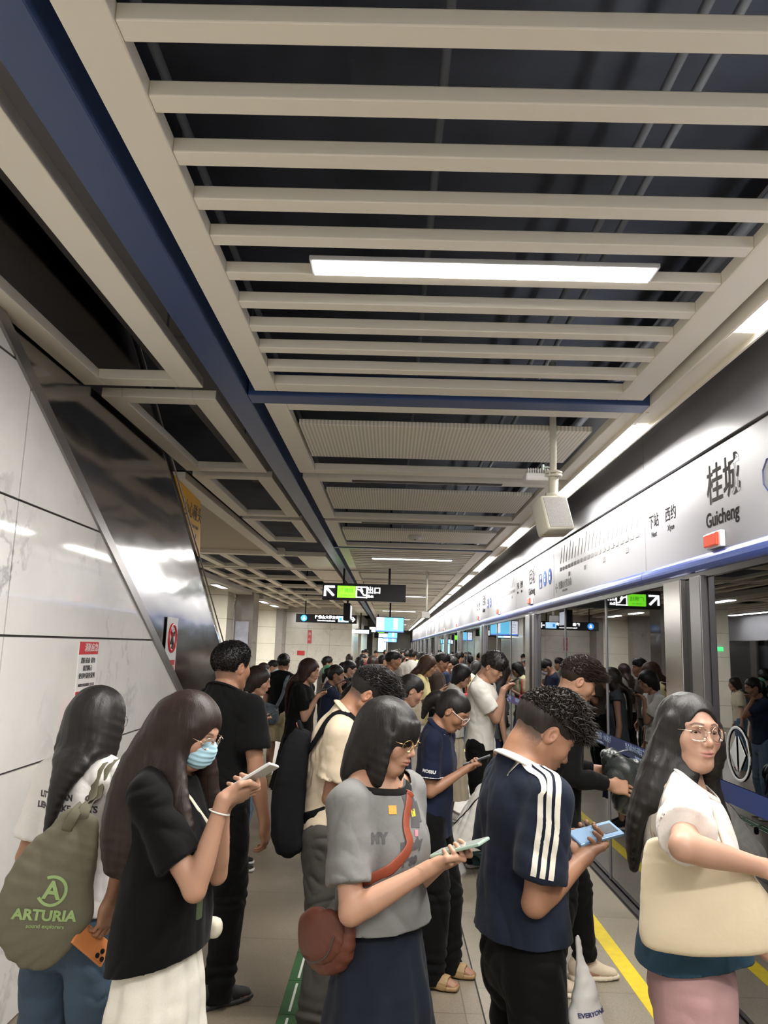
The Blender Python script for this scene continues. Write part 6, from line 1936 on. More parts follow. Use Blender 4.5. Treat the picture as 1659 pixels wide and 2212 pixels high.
# ---------------------------------------------------------------- tall person in black, back turned
def p_black():
    pose = dict(lean=0, head=(2, 4, 0), w=1.05, rh=V(.285, .05, .82), re=(.4, -1, -.3), rhz=(1, .3, 0), rhd=V(0, .25, -1), lh=V(-.24, .1, .8), feet=((.10, .02, 20), (-.13, .0, -10)))
    K = person('tall person with short black hair in an all black polo and trousers, back turned', at_px(470, 4.25), 4.25, 58, 1.77, 'm', 'tan', pose,
               top=dict(m=cloth('polo_black', srgb(8, 8, 9)), name='polo_shirt', ease=.018, hemz=.90, hemr=(.182, .138), sleeve=.68, slr=(.070, .078), fold=.007, seed=12, rib=cloth('polo_black', srgb(8, 8, 9)), ribw=.018, belly=.6),
               bottom=dict(m=cloth('trousers_black', srgb(8, 8, 9)), leg=(.100, .078, .070, .066), ease=.012, len=1.1, fold=.007),
               shoes=dict(m=mat('shoe_black2', (.012, .012, .012), .7), ms=mat('sole_black', (.03, .03, .03), .6), lace=mat('lace_black', (.02, .02, .02), .8)),
               hair=dict(fn=hair_short, m=HB, fade=.55, vol=.014, len=.016, tr=.0016, up=.7, n=4500, dirn=V(0, .2, .1), fl=.01, tz=-.03, side=-.02, ear=.0), h=.0065)
    sh = K['foot']; A = K['ank'][1]
    g = rad(K['foot'][1]); rt = V(math.cos(g), -math.sin(g), 0); fw = V(math.sin(g), math.cos(g), 0)
    o = text_on('361°', .035, V(A[0], A[1], .062) + rt * .046 + fw * .02, fw, V(0, 0, 1) - rt * .2, mat('print_white', (.7, .7, .7), .5), K['root'], 'shoe_lettering')
    return K
p_black()

# ---------------------------------------------------------------- person in the cream polo with the black backpack
def p_backpack():
    c = V(-.05, .33, 1.12)
    pose = dict(lean=4, hunch=.045, head=(38, 4, 0), w=.98, rh=V(.05, .25, 1.08), re=(.25, -1, -.8), rhz=(.5, .2, .6), lh=V(-.10, .24, 1.06), le=(-.5, -.6, -1), feet=((.11, 0, 5), (-.13, .06, -5)))
    CR = cloth('polo_cream', srgb(202, 186, 162))
    K = person('person with faded black hair in a cream polo and dark grey trousers, head bowed', at_px(708, 3.85), 3.85, 3, 1.70, 'm', 'tan', pose,
               top=dict(m=CR, name='polo_shirt', ease=.018, hemz=.82, hemr=(.178, .135), sleeve=.70, slr=(.072, .077), fold=.007, seed=17, rib=CR, ribw=.021, neck=.072, belly=.7),
               bottom=dict(m=cloth('trousers_charcoal', srgb(62, 60, 56)), leg=(.105, .082, .076, .074), ease=.012, len=1.1, fold=.009),
               shoes=dict(m=cloth('shoe_taupe', srgb(150, 132, 112)), ms=cloth('sole_white', (.6, .6, .58)), lace=cloth('lace_pale', (.5, .45, .4))),
               hair=dict(fn=hair_short, m=HB, fade=.8, vol=.030, len=.034, tr=.0022, up=.8, n=3800, dirn=V(0, .9, .5), fringe=.03, tz=.045, side=.022), h=.006)
    BK = mat('pack_black', (.006, .006, .007), .9, spec=.12, bump=(60, .2, .004)); 
    B = K['B']
    r, o0 = world_root(K, 'backpack', (0.0, B(.62)[1] - .188, B(.38)[2]), 'large black backpack on the back of the person in the cream polo', 'backpack')
    ops = [sweep([((0, .01, -.235), .132, .062), ((0, .0, -.20), .140, .070), ((0, .0, .0), .142, .072), ((0, .01, .14), .136, .064), ((0, .03, .205), .118, .045)], k=0, side=V(1, 0, 0), n=3, pw=4.5),
           ell((0, -.062, -.09), (.10, .025, .11), k=.02, pw=3.5)]
    lump(r, ops, .0065, BK, 'bag_body', folds(5, .004))
    MB().bbox((-.10, -.05, -.285), (.10, .05, -.235), .015).build('base_panel', BK, r)
    mb = MB(); mb.tube([V(.05, -.052, .15), V(.085, -.068, .0), V(.08, -.066, -.16)], .003, 6); mb.build('zip', mat('zip_grey', (.05, .05, .05), .4), r, True)
    mb = MB(); mb.tube(catmull([V(-.04, .05, .21), V(-.035, .03, .26), V(0, .02, .285), V(.035, .03, .26), V(.04, .05, .21)], 4), .009, 8); mb.build('grab_handle', BK, r, True)
    mb = MB(); mb.tube(catmull([V(-.028, .028, .25), V(0, .012, .278), V(.028, .028, .25)], 4), .0055, 6); mb.build('pink_handle_lining', mat('pink_trim', srgb(200, 120, 110), .6), r, True)
    for d in (1, -1):
        S = K['sh'][d]; x = S[0] - d * .062
        strap_on(K, r, o0, [o0 + V(d * .07, .07, .17), V(x, S[1] - .10, S[2] + .00), V(x, S[1] - .02, S[2] + .06), V(x, S[1] + .07, S[2] + .03), V(x, S[1] + .13, S[2] - .08), V(x + d * .02, S[1] + .13, S[2] - .20), V(x + d * .06, S[1] + .05, S[2] - .30), o0 + V(d * .12, .07, -.14)],
                 [V(.3 * d, -1, .6), V(.5 * d, -.8, 1), V(.6 * d, 0, 1), V(.6 * d, .8, 1), V(.6 * d, 1, .2), V(.6 * d, 1, 0), V(d, .5, 0), V(d, 0, 0)], .036, .007, BK, off=.008)
    return K
p_backpack()

# ---------------------------------------------------------------- person in the grey tee, nearest in the middle
def p_grey():
    c = V(.0, .275, 1.262); lng = V(-.10, .93, .34); nrm = V(.1, -.3, .95)
    pose = dict(lean=-4, hunch=-.01, head=(15, -10, -2), hs=.92, w=1.0, feet=((.1, 0, 5), (-.1, .03, -5)))
    hold(pose, None, 'r', c, lng, nrm); pose['re'] = (.75, -.7, -.8)
    hold(pose, None, 'l', c, lng, nrm); pose['le'] = (-.3, -1, -.8)
    GR = cloth('tee_grey', srgb(112, 112, 110)); BLK = cloth('rib_black', srgb(20, 20, 20))
    K = person('person with a black bob, gold glasses, grey tee and navy skirt, looking at a phone', at_px(832, 2.45), 2.45, -38, 1.635, 'f', 'light', pose,
               top=dict(m=GR, ease=.014, hemz=.965, hemtilt=.08, hemr=(.160, .128), sleeve=.74, slr=(.064, .070), fold=.006, seed=23, mid=.45, neck=.078, nz=-.022, rib=BLK, ribw=.012, nt=.35, belly=.75),
               bottom=dict(kind='skirt', m=cloth('skirt_navy', srgb(26, 31, 41)), len=.84, r=(.158, .125, .235, .22), pleats=9, amp=.015),
               shoes=dict(m=cloth('shoe_black', (.02, .02, .02)), ms=cloth('sole_white', (.6, .6, .58))),
               hair=dict(fn=hair_long, m=HB, t=.013, n=2600, steps=20, bangs=.004, face=dict(w=.062, top=.066, y=.125, z=-.062, h2=.110, d=.090),
                         falls=lambda K: [dict(p=[(K['hp'](V(0, -.045, .01)), .082, .062), (K['hp'](V(0, -.055, -.07)), .086, .062) , (K['hp'](V(0, -.060, -.125)) + V(0, 0, 0), .084, .052), (K['hp'](V(0, -.062, -.150)), .080, .046)], k=.02),
                                          dict(p=[(K['hp'](V(.072, .025, .02)), .030, .016), (K['hp'](V(.074, .028, -.06)), .034, .016), (K['hp'](V(.070, .028, -.135)), .030, .014)], k=.015, side=V(0, 1, 0)),
                                          dict(p=[(K['hp'](V(-.072, .025, .02)), .030, .016), (K['hp'](V(-.074, .028, -.06)), .034, .016), (K['hp'](V(-.070, .028, -.135)), .030, .014)], k=.015, side=V(0, 1, 0))]),
               h=.0052)
    glasses(K, GOLD, lens=LENS)
    phone(K, c * K['s'], lng, nrm, 'pale green phone held in both hands by the person in the grey tee', mat('case_sage', srgb(150, 172, 156), .35), screen=mat('screen_olive', (.2, .22, .2), .15, emit=(.5, .56, .5), es=.3))
    # chest print
    ink = mat('print_charcoal', (.06, .058, .06), .7); B = K['B']; bv = bvh_of(K)
    un = unit(V(.55, 1, 0)); ux = unit(V(-1, .55, 0)) ; 
    o0 = B(.60)
    ux = unit(V(-.80, .25, 0) + V(-.2, 0, 0)); nrm_ = V(0, 1, 0)
    un = unit(V(.55, .83, 0)); ux = unit(V(-.83, .55, 0)); o0 = B(.60) + V(0, 0, .01)
    for s_, sz, dx, dz in (('MY', .034, -.045, .050), ('Family', .032, .058, .022), ('1980', .028, .046, -.016)):
        print_text(K, s_, sz, o0 + ux * dx + V(0, 0, dz), ux, V(0, .12, 1), ink, .0022, bv=bv, name='chest_lettering')
    def blob(pts, m, nm, rr=.02):
        P = catmull([o0 + ux * (p[0] + .01) + V(0, 0, p[1] * .85 + .078) for p in pts], 6)
        ribbon_on(K, P, [un] * len(P), rr, m, name=nm, bv=bv, off=.0045)
    blob([(.035, .055), (.06, .062), (.085, .05)], ink, 'animal_print', .024)
    blob([(.07, .05), (.075, .01), (.07, -.03)], ink, 'animal_print', .017); blob([(.095, .035), (.098, .0), (.095, -.02)], ink, 'animal_print', .010)
    blob([(.062, .012), (.078, .012)], mat('print_yellow', srgb(214, 190, 40), .7), 'yellow_print', .009)
    blob([(-.020, .035), (.006, .033)], mat('print_orange', srgb(214, 150, 60), .7), 'orange_print', .011)
    blob([(.064, -.045), (.078, -.048)], mat('print_pink', srgb(190, 120, 130), .7), 'pink_print', .008)
    # brown cross-body bag
    BR = mat('leather_brown', srgb(92, 50, 36), .5, bump=(120, .2, .003), spec=.4)
    BS = mat('strap_brown', srgb(134, 66, 46), .5)
    r, q0 = world_root(K, 'shoulder_bag', (.165, -.06, .955), 'dark brown leather saddle bag with a gold ring behind the person in the grey tee', 'bag')
    ops = [sweep([((-.0, -.085, -.0), .075, .030), ((0, -.03, -.03), .095, .045), ((0, .035, -.02), .090, .045), ((0, .085, .03), .055, .030)], k=0, side=V(0, .15, 1), n=3, pw=2.4)]; Rg = rotx(.35)
    lump(r, xform(ops, Rg, V(0, 0, 0), .78), .0045, BR, 'bag_body', folds(9, .003))
    fl = [sweep([((.030, -.085, .02), .070, .022), ((.034, -.03, .008), .090, .030), ((.034, .035, .015), .085, .030), ((.030, .08, .05), .045, .020)], k=0, side=V(0, .15, 1), n=3, pw=2.4)]
    lump(r, xform(fl, Rg, V(0, 0, 0), .78), .0045, BR, 'flap', None)
    MB().tube(catmull([Rg @ v * .78 for v in (V(.05, -.09, -.045), V(.072, -.03, -.066), V(.070, .04, -.056), V(.055, .085, .0))], 5), .0018, 6).build('zip', mat('zip_grey', (.05, .05, .05), .4), r, True)
    ring = V(.03, .085, .075)
    MB().tube([ring + V(.006 * math.cos(a), .019 * math.cos(a), .019 * math.sin(a)) for a in np.linspace(0, TAU, 20, endpoint=False)], .0032, 6, closed=True).build('gold_ring', GOLD, r, True)
    MB().tube([ring + V(0, .01, .015), ring + V(0, .03, .05), ring + V(0, .02, .06)], .003, 6).build('clasp', GOLD, r, True)
    # strap: from the hip across the front up to the far shoulder, laid on the cloth
    sh = K['sh'][-1]; bvt = bvh_of(K)
    pts = []
    for k in range(26):
        t = k / 25
        z = (q0 + ring)[2] + .06 + (B(.95)[2] + .01 - (q0 + ring)[2] - .06) * t
        x = .15 - .125 * smooth01(t / .45) - .075 * smooth01((t - .5) / .5)
        y = .30
        h_ = bvt.ray_cast(Vector((x, .5, z)), Vector((0, -1, 0)))
        if h_[0] is not None: pts.append(np.array(h_[0]) + V(0, .004, 0) - q0)
    pts = [ring + V(0, .02, .055)] + pts
    strap(r, pts, .017, .003, BS, n=2, nrm=V(0, 1, .1))
    return K
p_grey()

# ---------------------------------------------------------------- person in the navy polo
def p_navy():
    c = V(-.01, .275, 1.245); lng = V(-.1, .9, .35); nrm = V(0, -.35, .93)
    pose = dict(lean=3, hunch=.01, head=(36, 2, 0), w=.95, feet=((.10, .06, 5), (-.09, .12, 0)))
    hold(pose, None, 'r', c, lng, nrm); pose['re'] = (.35, -.5, -1)
    hold(pose, None, 'l', c, lng, nrm); pose['le'] = (-.4, -.5, -1)
    NV = cloth('polo_navy', srgb(25, 30, 50))
    def falls(K):
        hp = K['hp']
        return [dict(p=[(hp(V(0, -.085, .03)), .040, .03), (hp(V(0, -.125, .0)), .042, .04), (hp(V(0, -.145, -.06)), .034, .032), (hp(V(0, -.14, -.12)) + V(0, 0, -.03), .012, .012)], k=.01)]
    K = person('person with tied-back hair and clear glasses in a navy polo with white piping', at_px(930, 4.6), 4.6, -16, 1.565, 'f', 'tan', pose,
               top=dict(m=NV, name='polo_shirt', ease=.018, hemz=.735, hemr=(.175, .132), sleeve=.74, slr=(.066, .074), fold=.007, seed=31, rib=NV, ribw=.018),
               bottom=dict(m=cloth('trousers_black', srgb(8, 8, 9)), leg=(.100, .090, .088, .088), ease=.010, len=1.1, fold=.007),
               shoes=dict(kind='slide', m=mat('slide_brown', srgb(150, 122, 84), .6)),
               hair=dict(fn=hair_long, m=HB, t=.003, n=1400, steps=10, falls=falls, face=dict(w=.066, top=.06, y=.112, z=-.050, h2=.118, d=.096), ears=1), h=.0065)
    glasses(K, mat('frame_clear', (.75, .70, .66), .2), lens=None, r=.0016)
    phone(K, c * K['s'], lng, nrm, 'dark phone held in both hands by the person in the navy polo')
    W_ = mat('piping_white', (.7, .7, .7), .6); S, E = K['sh'][1], K['elb'][1]; u = unit(E - S); e = S + (E - S) * .73
    a1 = unit(np.cross(u, V(0, 0, 1))); a2 = np.cross(u, a1)
    bv = bvh_of(K); pts = []
    for a in np.linspace(0, TAU, 24, endpoint=False):
        dr = a1 * math.cos(a) + a2 * math.sin(a); h_ = bv.ray_cast(Vector(e - u * .006 + dr * .2), Vector(-dr))
        pts.append((np.array(h_[0]) if h_[0] is not None and np.linalg.norm(np.array(h_[0]) - e) < .12 else e + dr * .07) + dr * .001)
    MB().tube(pts, .0035, 5, closed=True).build('sleeve_piping', W_, K['root'], True)
    print_text(K, 'MOSSU', .022, (S + E) / 2 + u * .02, V(0, 1, -.1), V(0, .1, 1), W_, .001, bv=bv, name='sleeve_lettering')
    print_text(K, '思研商务', .018, K['B'](.72) + V(-.07, 0, 0), V(-1, 0, 0), V(0, 0, 1), W_, .001, bv=bv, name='chest_lettering')
    r_ = K['ring']; Nb = K['neck_line'][0]
    MB().tube([p + (p - Nb) * .16 + V(0, 0, -.012) for p in r_], .0022, 5, closed=True).build('collar_piping', W_, K['root'], True)
    return K
p_navy()

# ---------------------------------------------------------------- person in the navy jersey with three stripes
def p_jersey():
    c = V(.03, .235, 1.225); lng = V(-.12, .97, .16); nrm = V(.35, -.25, .9)
    pose = dict(lean=-1, hunch=.0, head=(38, 2, 0), w=.96, feet=((.11, 0, 6), (-.12, .05, -6)), shfwd=.02)
    hold(pose, None, 'r', c, lng, nrm); pose['re'] = (.3, -.7, -1)
    hold(pose, None, 'l', c, lng, nrm, 2); pose['le'] = (-.5, -.5, -1)
    NV = cloth('jersey_navy', srgb(26, 32, 46)); WH = cloth('jersey_white', srgb(206, 202, 190))
    K = person('person with curly black hair in a navy jersey with three white sleeve stripes, head bowed', at_px(1128, 2.55), 2.55, 14, 1.665, 'm', 'tan', pose,
               top=dict(m=NV, name='jersey', ease=.018, hemz=.925, hemr=(.190, .143), sleeve=.76, slr=(.071, .081), fold=.007, seed=37, mid=.45, rib=WH, ribw=.021, neck=.072),
               bottom=dict(m=cloth('joggers_black', srgb(8, 8, 9)), leg=(.092, .078, .074, .070), ease=.002, len=1.1, fold=.010),
               shoes=dict(m=cloth('shoe_black', (.02, .02, .02)), ms=cloth('sole_white', (.6, .6, .58))),
               hair=dict(fn=hair_short, m=hair_mat('hair_curly', (.016, .012, .010), .4), fade=.85, vol=.040, len=.036, tr=.0019, up=.9, n=5200, dirn=V(0, .5, .3), fringe=.06, curl=1.5, jit=.8, tz=.040, side=.012), h=.0055)
    phone(K, c * K['s'], lng, nrm, 'light blue phone held flat by the person in the striped navy jersey', mat('case_blue', srgb(116, 150, 186), .3), cams=True, screen=mat('screen_blueish', (.2, .3, .42), .15, emit=(.3, .45, .65), es=.25), size=(.076, .162, .010))
    ph_ = [o for o in bpy.data.objects if o.name.startswith('phone') and o.get('label', '').startswith('light blue')][0]
    Lw = unit(wdir(K, lng)); Nw = wdir(K, nrm); Nw = unit(Nw - Lw * np.dot(Nw, Lw)); Sw = np.cross(Lw, Nw)
    MB().obox(Lw * .045 + Nw * .0065, Sw, Lw, Nw, (.022, .024, .0008)).build('dark_picture', mat('picture_dark', (.03, .04, .05), .3), ph_)
    S, E = K['sh'][1], K['elb'][1]; Nb = K['neck_line'][0]; u = unit(E - S); bv = bvh_of(K)
    e = S + (E - S) * .73
    path0 = [Nb + (S - Nb) * .36 + V(0, -.01, .03), Nb + (S - Nb) * .62 + V(.0, -.01, .03), S + V(.0, -.0, .03), S + u * .06, S + u * .14, e - u * .004]
    path = catmull(path0, 14)
    outs = []
    for i, p in enumerate(path):
        t = i / (len(path) - 1); outs.append(unit(V(.12, -.25, 1) * (1 - smooth01((t - .2) / .45)) + V(1, -.35, .15) * smooth01((t - .2) / .45)))
    for k in (-1, 0, 1):
        sh_ = [p + unit(np.cross(unit(path[min(i + 1, len(path) - 1)] - path[max(i - 1, 0)]), outs[i])) * k * .024 for i, p in enumerate(path)]
        ribbon_on(K, sh_, outs, .0075, WH, bv=bv, off=.0065)
    MB().tube([V(.115, .02, .62), V(.125, .02, .62)], .008, 12).build('trouser_button', mat('button_pale', (.5, .48, .42), .4), K['root'], True)
    # white carrier bag hanging in front of him
    WB = mat('plastic_bag', srgb(236, 235, 232), .45, spec=.5)
    r, o0 = world_root(K, 'carrier_bag', (.07, .175, .70), 'white carrier bag with blue lettering hanging in front of the person in the navy jersey', 'bag')
    o_, P_, F_ = lump(r, [sweep([((0, 0, -.26), .03, .095), ((0, 0, -.10), .04, .078), ((0, -.01, .06), .028, .042), ((0, -.02, .16), .012, .016), ((0, -.03, .22), .005, .006)], k=0, side=V(1, 0, 0), n=3)], .006, WB, 'bag_body', folds(3, .006))
    bvb = BVHTree.FromPolygons([tuple(p) for p in P_], [tuple(f) for f in F_.tolist()]); BI = mat('print_blue', srgb(50, 58, 110), .6)
    print_text(K, 'EVERYONE', .017, V(.1, .0, .02), V(0, 1, .1), V(0, -.1, 1), BI, .0006, r, bv=bvb, name='lettering'); print_text(K, 'FRESH MARKET', .015, V(.1, .0, -.05), V(0, 1, .1), V(0, -.1, 1), BI, .001, r, bv=bvb, name='lettering'); print_text(K, '♣', .055, V(.1, .0, -.14), V(0, 1, .1), V(0, -.1, 1), BI, .001, r, bv=bvb, name='lettering')
    return K
p_jersey()

# ---------------------------------------------------------------- person in the black knit by the yellow line
def p_knit():
    pose = dict(lean=3, hunch=.03, head=(24, 0, 0), w=1.0, rh=V(.13, .27, 1.02), re=(.5, -1, -.6), rhz=(.8, -.1, .5), rhd=V(-.05, 1, -.15), rk=dict(curls=(16, 24, 18), spread=.22, thumb=(-.1, .1)),
                lh=V(-.10, .28, 1.06), le=(-.4, -.9, -1), lhz=(-.6, .2, .6), feet=((.10, -.02, -2), (-.10, .22, -8)))
    BK = cloth('knit_black', srgb(8, 8, 9))
    K = person('person with swept dark hair in a long-sleeved black top and trousers beside the yellow line', at_px(1190, 4.55), 4.55, 2, 1.76, 'm', 'mid', pose,
               top=dict(m=BK, name='sweater', ease=.018, hemz=.81, hemr=(.175, .138), sleeve=1.86, slr=(.066, .054), fold=.006, seed=41),
               bottom=dict(m=cloth('trousers_black', srgb(8, 8, 9)), leg=(.098, .078, .066, .058), ease=.010, len=.97, fold=.006),
               shoes=dict(m=cloth('shoe_cream', srgb(196, 180, 158)), ms=cloth('sole_cream', srgb(206, 194, 172)), lace=cloth('lace_cream', srgb(220, 210, 190))),
               hair=dict(fn=hair_short, m=HDB, fade=.25, vol=.032, len=.040, tr=.0024, up=.45, n=2600, dirn=V(.1, 1.2, .15), fringe=.05, tz=.03, curl=.4, jit=.3), h=.0065)
    # over-shirt short sleeves layered on the arm
    r, o0 = world_root(K, 'black_bag', (.01, .395, 1.06), 'crumpled black bag held out in both hands by the person in the black top', 'bag')
    lump(r, [ell((0, 0, .05), (.11, .125, .085), k=0, pw=2.6), ell((.02, .03, -.08), (.085, .10, .10), k=.03, pw=2.4), ell((-.02, -.07, .12), (.07, .07, .05), k=.02)], .008, mat('bag_nylon', (.022, .026, .025), .4, bump=(30, .4, .01)), 'bag_body', folds(2, .018))
    MB().tube(catmull([V(.05, -.08, .14), V(.06, .0, .17), V(.04, .1, .12)], 4), .012, 8, flat=(V(0, 0, 1), .3)).build('strap', mat('bag_nylon', (.022, .026, .025), .4), r, True)
    return K
p_knit()

# ---------------------------------------------------------------- person at the right with the cream tote
def p_right():
    pose = dict(lean=-1, hunch=.0, head=(-3, 58, -3), hs=.93, w=.96, rh=V(.285, .165, 1.265), re=(1.0, -1.0, .3), rhz=(.35, .1, 1), rhd=V(-.15, .97, -.18), rk=dict(fcurls=[(20, 35, 20), (26, 40, 25), (30, 44, 28), (34, 44, 28)], thumb=(.1, -.2)),
                lh=V(-.2, .2, .95), feet=((.10, 0, 6), (-.10, .02, -6)), gaze=(.05, .0))
    TW = cloth('blouse_white', srgb(216, 210, 204))
    def falls(K):
        hp = K['hp']; B = K['B']; z = B(.9)[2]; y = B(.85)[1]
        return [dict(p=[(hp(V(0, -.07, .03)), .072, .045), (V(.01, y - .07, z + .06), .095, .045), (V(.02, y - .120, z - .06), .100, .032), (V(.02, y - .135, z - .13), .08, .026), (V(.02, y - .138, z - .21), .035, .014)], k=.03),
                dict(p=[(hp(V(.062, .02, .03)), .028, .020), (hp(V(.078, -.01, -.06)), .034, .022), (V(.075, y + .0, z + .05), .045, .024), (V(.09, y - .08, z - .02), .05, .02)], k=.02, side=V(0, 1, 0)),
                dict(p=[(hp(V(-.062, .03, .02)), .026, .020), (hp(V(-.076, .015, -.06)), .032, .022), (V(-.10, y + .06, z + .02), .045, .022), (V(-.11, y + .10, z - .12), .04, .018)], k=.02, side=V(0, 1, 0))]
    K = person('person with long black hair and thin round glasses looking back, white top and pink trousers', at_px(1482, 2.35), 2.35, -18, 1.68, 'f', (.43, .252, .178), pose, eyes='open',
               top=dict(m=TW, name='blouse', ease=.022, hemz=1.01, hemr=(.172, .130), sleeve=.72, slr=(.070, .084), fold=.009, seed=47, mid=.35, rib=TW, ribw=.010, neck=.072, nt=.8),
               bottom=dict(m=cloth('trousers_pink', srgb(178, 142, 142)), leg=(.100, .098, .104, .108), ease=.012, len=1.1, fold=.006),
               shoes=dict(m=cloth('shoe_white', (.6, .58, .55)), ms=cloth('sole_white', (.6, .6, .58))),
               hair=dict(fn=hair_long, m=HB, t=.008, n=2600, steps=24, part=.0, falls=falls, face=dict(w=.064, top=.07, y=.112, z=-.040, h2=.118, d=.094)), h=.0055, lip=(.42, .16, .14))
    glasses(K, ROSE, 'poly', lens=LENS)
    # blue over-layer below the waist
    s = K['s']; B = K['B']
    P, F = solid([sweep([(B(.32), .160, .122), (B(.2), .178, .138), (B(.08), .192, .148), (B(-.05), .198, .153), (B(-.22), .20, .155), (B(-.3), .20, .155)], k=0, side=V(1, 0, 0), n=3)], .006, 2,
                 [lambda P: .945 + .015 * np.sin(P[:, 1] * 14) - P[:, 2], lambda P: P[:, 2] - B(.3)[2]], folds(6, .007))
    o = link_mesh('blue_shirt_tail', P, F, cloth('denim_teal', srgb(38, 62, 78)), K['root']); md = o.modifiers.new('t', 'SOLIDIFY'); md.thickness = .003
    # cream tote
    CT = mat('tote_cream', srgb(208, 194, 166), .7, bump=(40, .15, .006), sheen=.1)
    r, o0 = world_root(K, 'tote_bag', (.262, .020, 1.175), 'big cream canvas tote with a gold chain, under the arm of the person at right', 'bag')
    def disp(P, N):
        Q = P * V(1, 1, .3)
        t = np.clip((P[:, 2] + .2) / .45, 0, 1)
        return t * .013 * (1 - 2 * np.abs(vnoise(Q, 10, 31))) + .003 * vnoise(P, 12, 8)
    ops = [sweep([((0, .02, -.108), .162, .036), ((0, .015, -.075), .160, .042), ((0, .0, -.01), .145, .042), ((0, -.01, .06), .126, .034), ((0, -.01, .10), .112, .02)], k=0, side=V(0, 1, -.06), n=3, pw=3.0)]
    lump(r, ops, .006, CT, 'bag_body', disp)
    S = K['sh'][1]
    strap_on(K, r, o0, [o0 + V(-.02, -.06, .10), S + V(-.05, -.10, -.10), S + V(-.05, -.06, .02), S + V(-.05, .0, .06), S + V(-.045, .06, .03), S + V(-.035, .10, -.06), S + V(-.02, .125, -.13)],
             [V(.3, -1, .2), V(.2, -1, .2), V(0, -.7, 1), V(0, 0, 1), V(0, .7, 1), V(.1, 1, .2), V(.2, 1, .1)], .009, .0025, CT)
    l0 = S + V(-.02, .135, -.13) - o0
    links = catmull([l0, l0 * .7 + V(.02, .13, .09) * .3 + V(.01, .02, 0), l0 * .35 + V(.02, .13, .09) * .65 + V(.01, .02, 0), V(.02, .13, .09)], 6)
    mb = MB()
    for i, p in enumerate(links):
        ax = unit(links[min(i + 1, len(links) - 1)] - links[max(i - 1, 0)]); u = unit(np.cross(ax, V(1, 0, .2) if i % 2 else V(0, 1, .3)))
        mb.tube([p + ax * .0105 * math.cos(a) + u * .0065 * math.sin(a) for a in np.linspace(0, TAU, 12, endpoint=False)], .002, 5, closed=True)
    mb.build('chain', GOLD, r, True)
    MB().bbox((.03, .160, .11), (.038, .185, .20), .003).build('pink_charm', mat('charm_pink', srgb(196, 150, 140), .4), r)
    return K
p_right()
# ---------------------------------------------------------------- the queue further back
BLACK = cloth('cloth_black', srgb(8, 8, 9)); WHITEC = cloth('cloth_white', srgb(218, 214, 206)); CREAMC = cloth('cloth_cream', srgb(214, 202, 178))
NAVYC = cloth('cloth_navy', srgb(36, 42, 62)); BROWNC = cloth('cloth_brown', srgb(74, 62, 56)); GREYC = cloth('cloth_grey', srgb(120, 116, 110)); YELC = cloth('cloth_yellow', srgb(222, 208, 150))
MAROON = cloth('cloth_maroon', srgb(96, 36, 40)); DENIM = cloth('cloth_denim', srgb(88, 108, 128)); KHAKI = cloth('cloth_khaki', srgb(186, 172, 140)); TEAL = cloth('cloth_teal', srgb(66, 92, 100))
SHB = cloth('shoe_black', (.02, .02, .02)); SHW = cloth('shoe_white', (.6, .58, .55)); SOLE = cloth('sole_white', (.6, .6, .58))

def horizon(px): return 1398 + .030 * (px - 843)
def long_falls(ln=.36, w=.085, back=.12):
    def f(K):
        hp = K['hp']; z = K['B'](.95)[2]; y = K['B'](.85)[1]
        return [dict(p=[(hp(V(0, -.07, .03)), .072, .045), (hp(V(0, -.08, -.06)), .075, .045), (V(.01, y - back, z + .0), w, .032), (V(.0, y - back - .02, z - ln * .5), w * .9, .026), (V(0, y - back - .02, z - ln), w * .5, .014)], k=.03),
                dict(p=[(hp(V(.060, .0, .02)), .03, .02), (hp(V(.072, -.015, -.07)), .034, .02), (V(.07, y - .03, z), .035, .02)], k=.02, side=V(0, 1, 0)),
                dict(p=[(hp(V(-.060, .0, .02)), .03, .02), (hp(V(-.072, -.015, -.07)), .034, .02), (V(-.07, y - .03, z), .035, .02)], k=.02, side=V(0, 1, 0))]
    return f
def tail_falls(K):
    hp = K['hp']
    return [dict(p=[(hp(V(0, -.085, .03)), .038, .03), (hp(V(0, -.125, .01)), .036, .036), (hp(V(0, -.14, -.06)), .028, .026), (hp(V(0, -.13, -.13)), .01, .01)], k=.01)]
def bob_falls(K):
    hp = K['hp']
    return [dict(p=[(hp(V(0, -.045, .01)), .080, .060), (hp(V(0, -.055, -.06)), .080, .056), (hp(V(0, -.055, -.10)), .070, .045)], k=.02)]
FC = dict(w=.064, top=.066, y=.115, z=-.050, h2=.116, d=.090)
def HR(kind, m=HB, **k):
    if kind == 'short': return dict(fn=hair_short, m=m, fade=.3, vol=.024, len=.026, tr=.003, tz=.02, dirn=V(0, .5, .2), **k)
    if kind == 'mop': return dict(fn=hair_short, m=m, fade=0, vol=.034, len=.035, tr=.003, fringe=.05, bangs=.012, tz=.03, dirn=V(0, .8, -.3), curl=.8, side=-.02, fl=-.012, **k)
    if kind == 'long': return dict(fn=hair_long, m=m, t=.010, steps=14, falls=k.pop('falls', long_falls()), face=FC, sr=.003, **k)
    if kind == 'tail': return dict(fn=hair_long, m=m, t=.006, steps=6, falls=tail_falls, face=dict(w=.068, top=.06, y=.115, z=-.050, h2=.12, d=.098), ears=1, sr=.003, **k)
    if kind == 'bob': return dict(fn=hair_long, m=m, t=.013, steps=8, falls=bob_falls, bangs=.0, face=FC, sr=.003, **k)

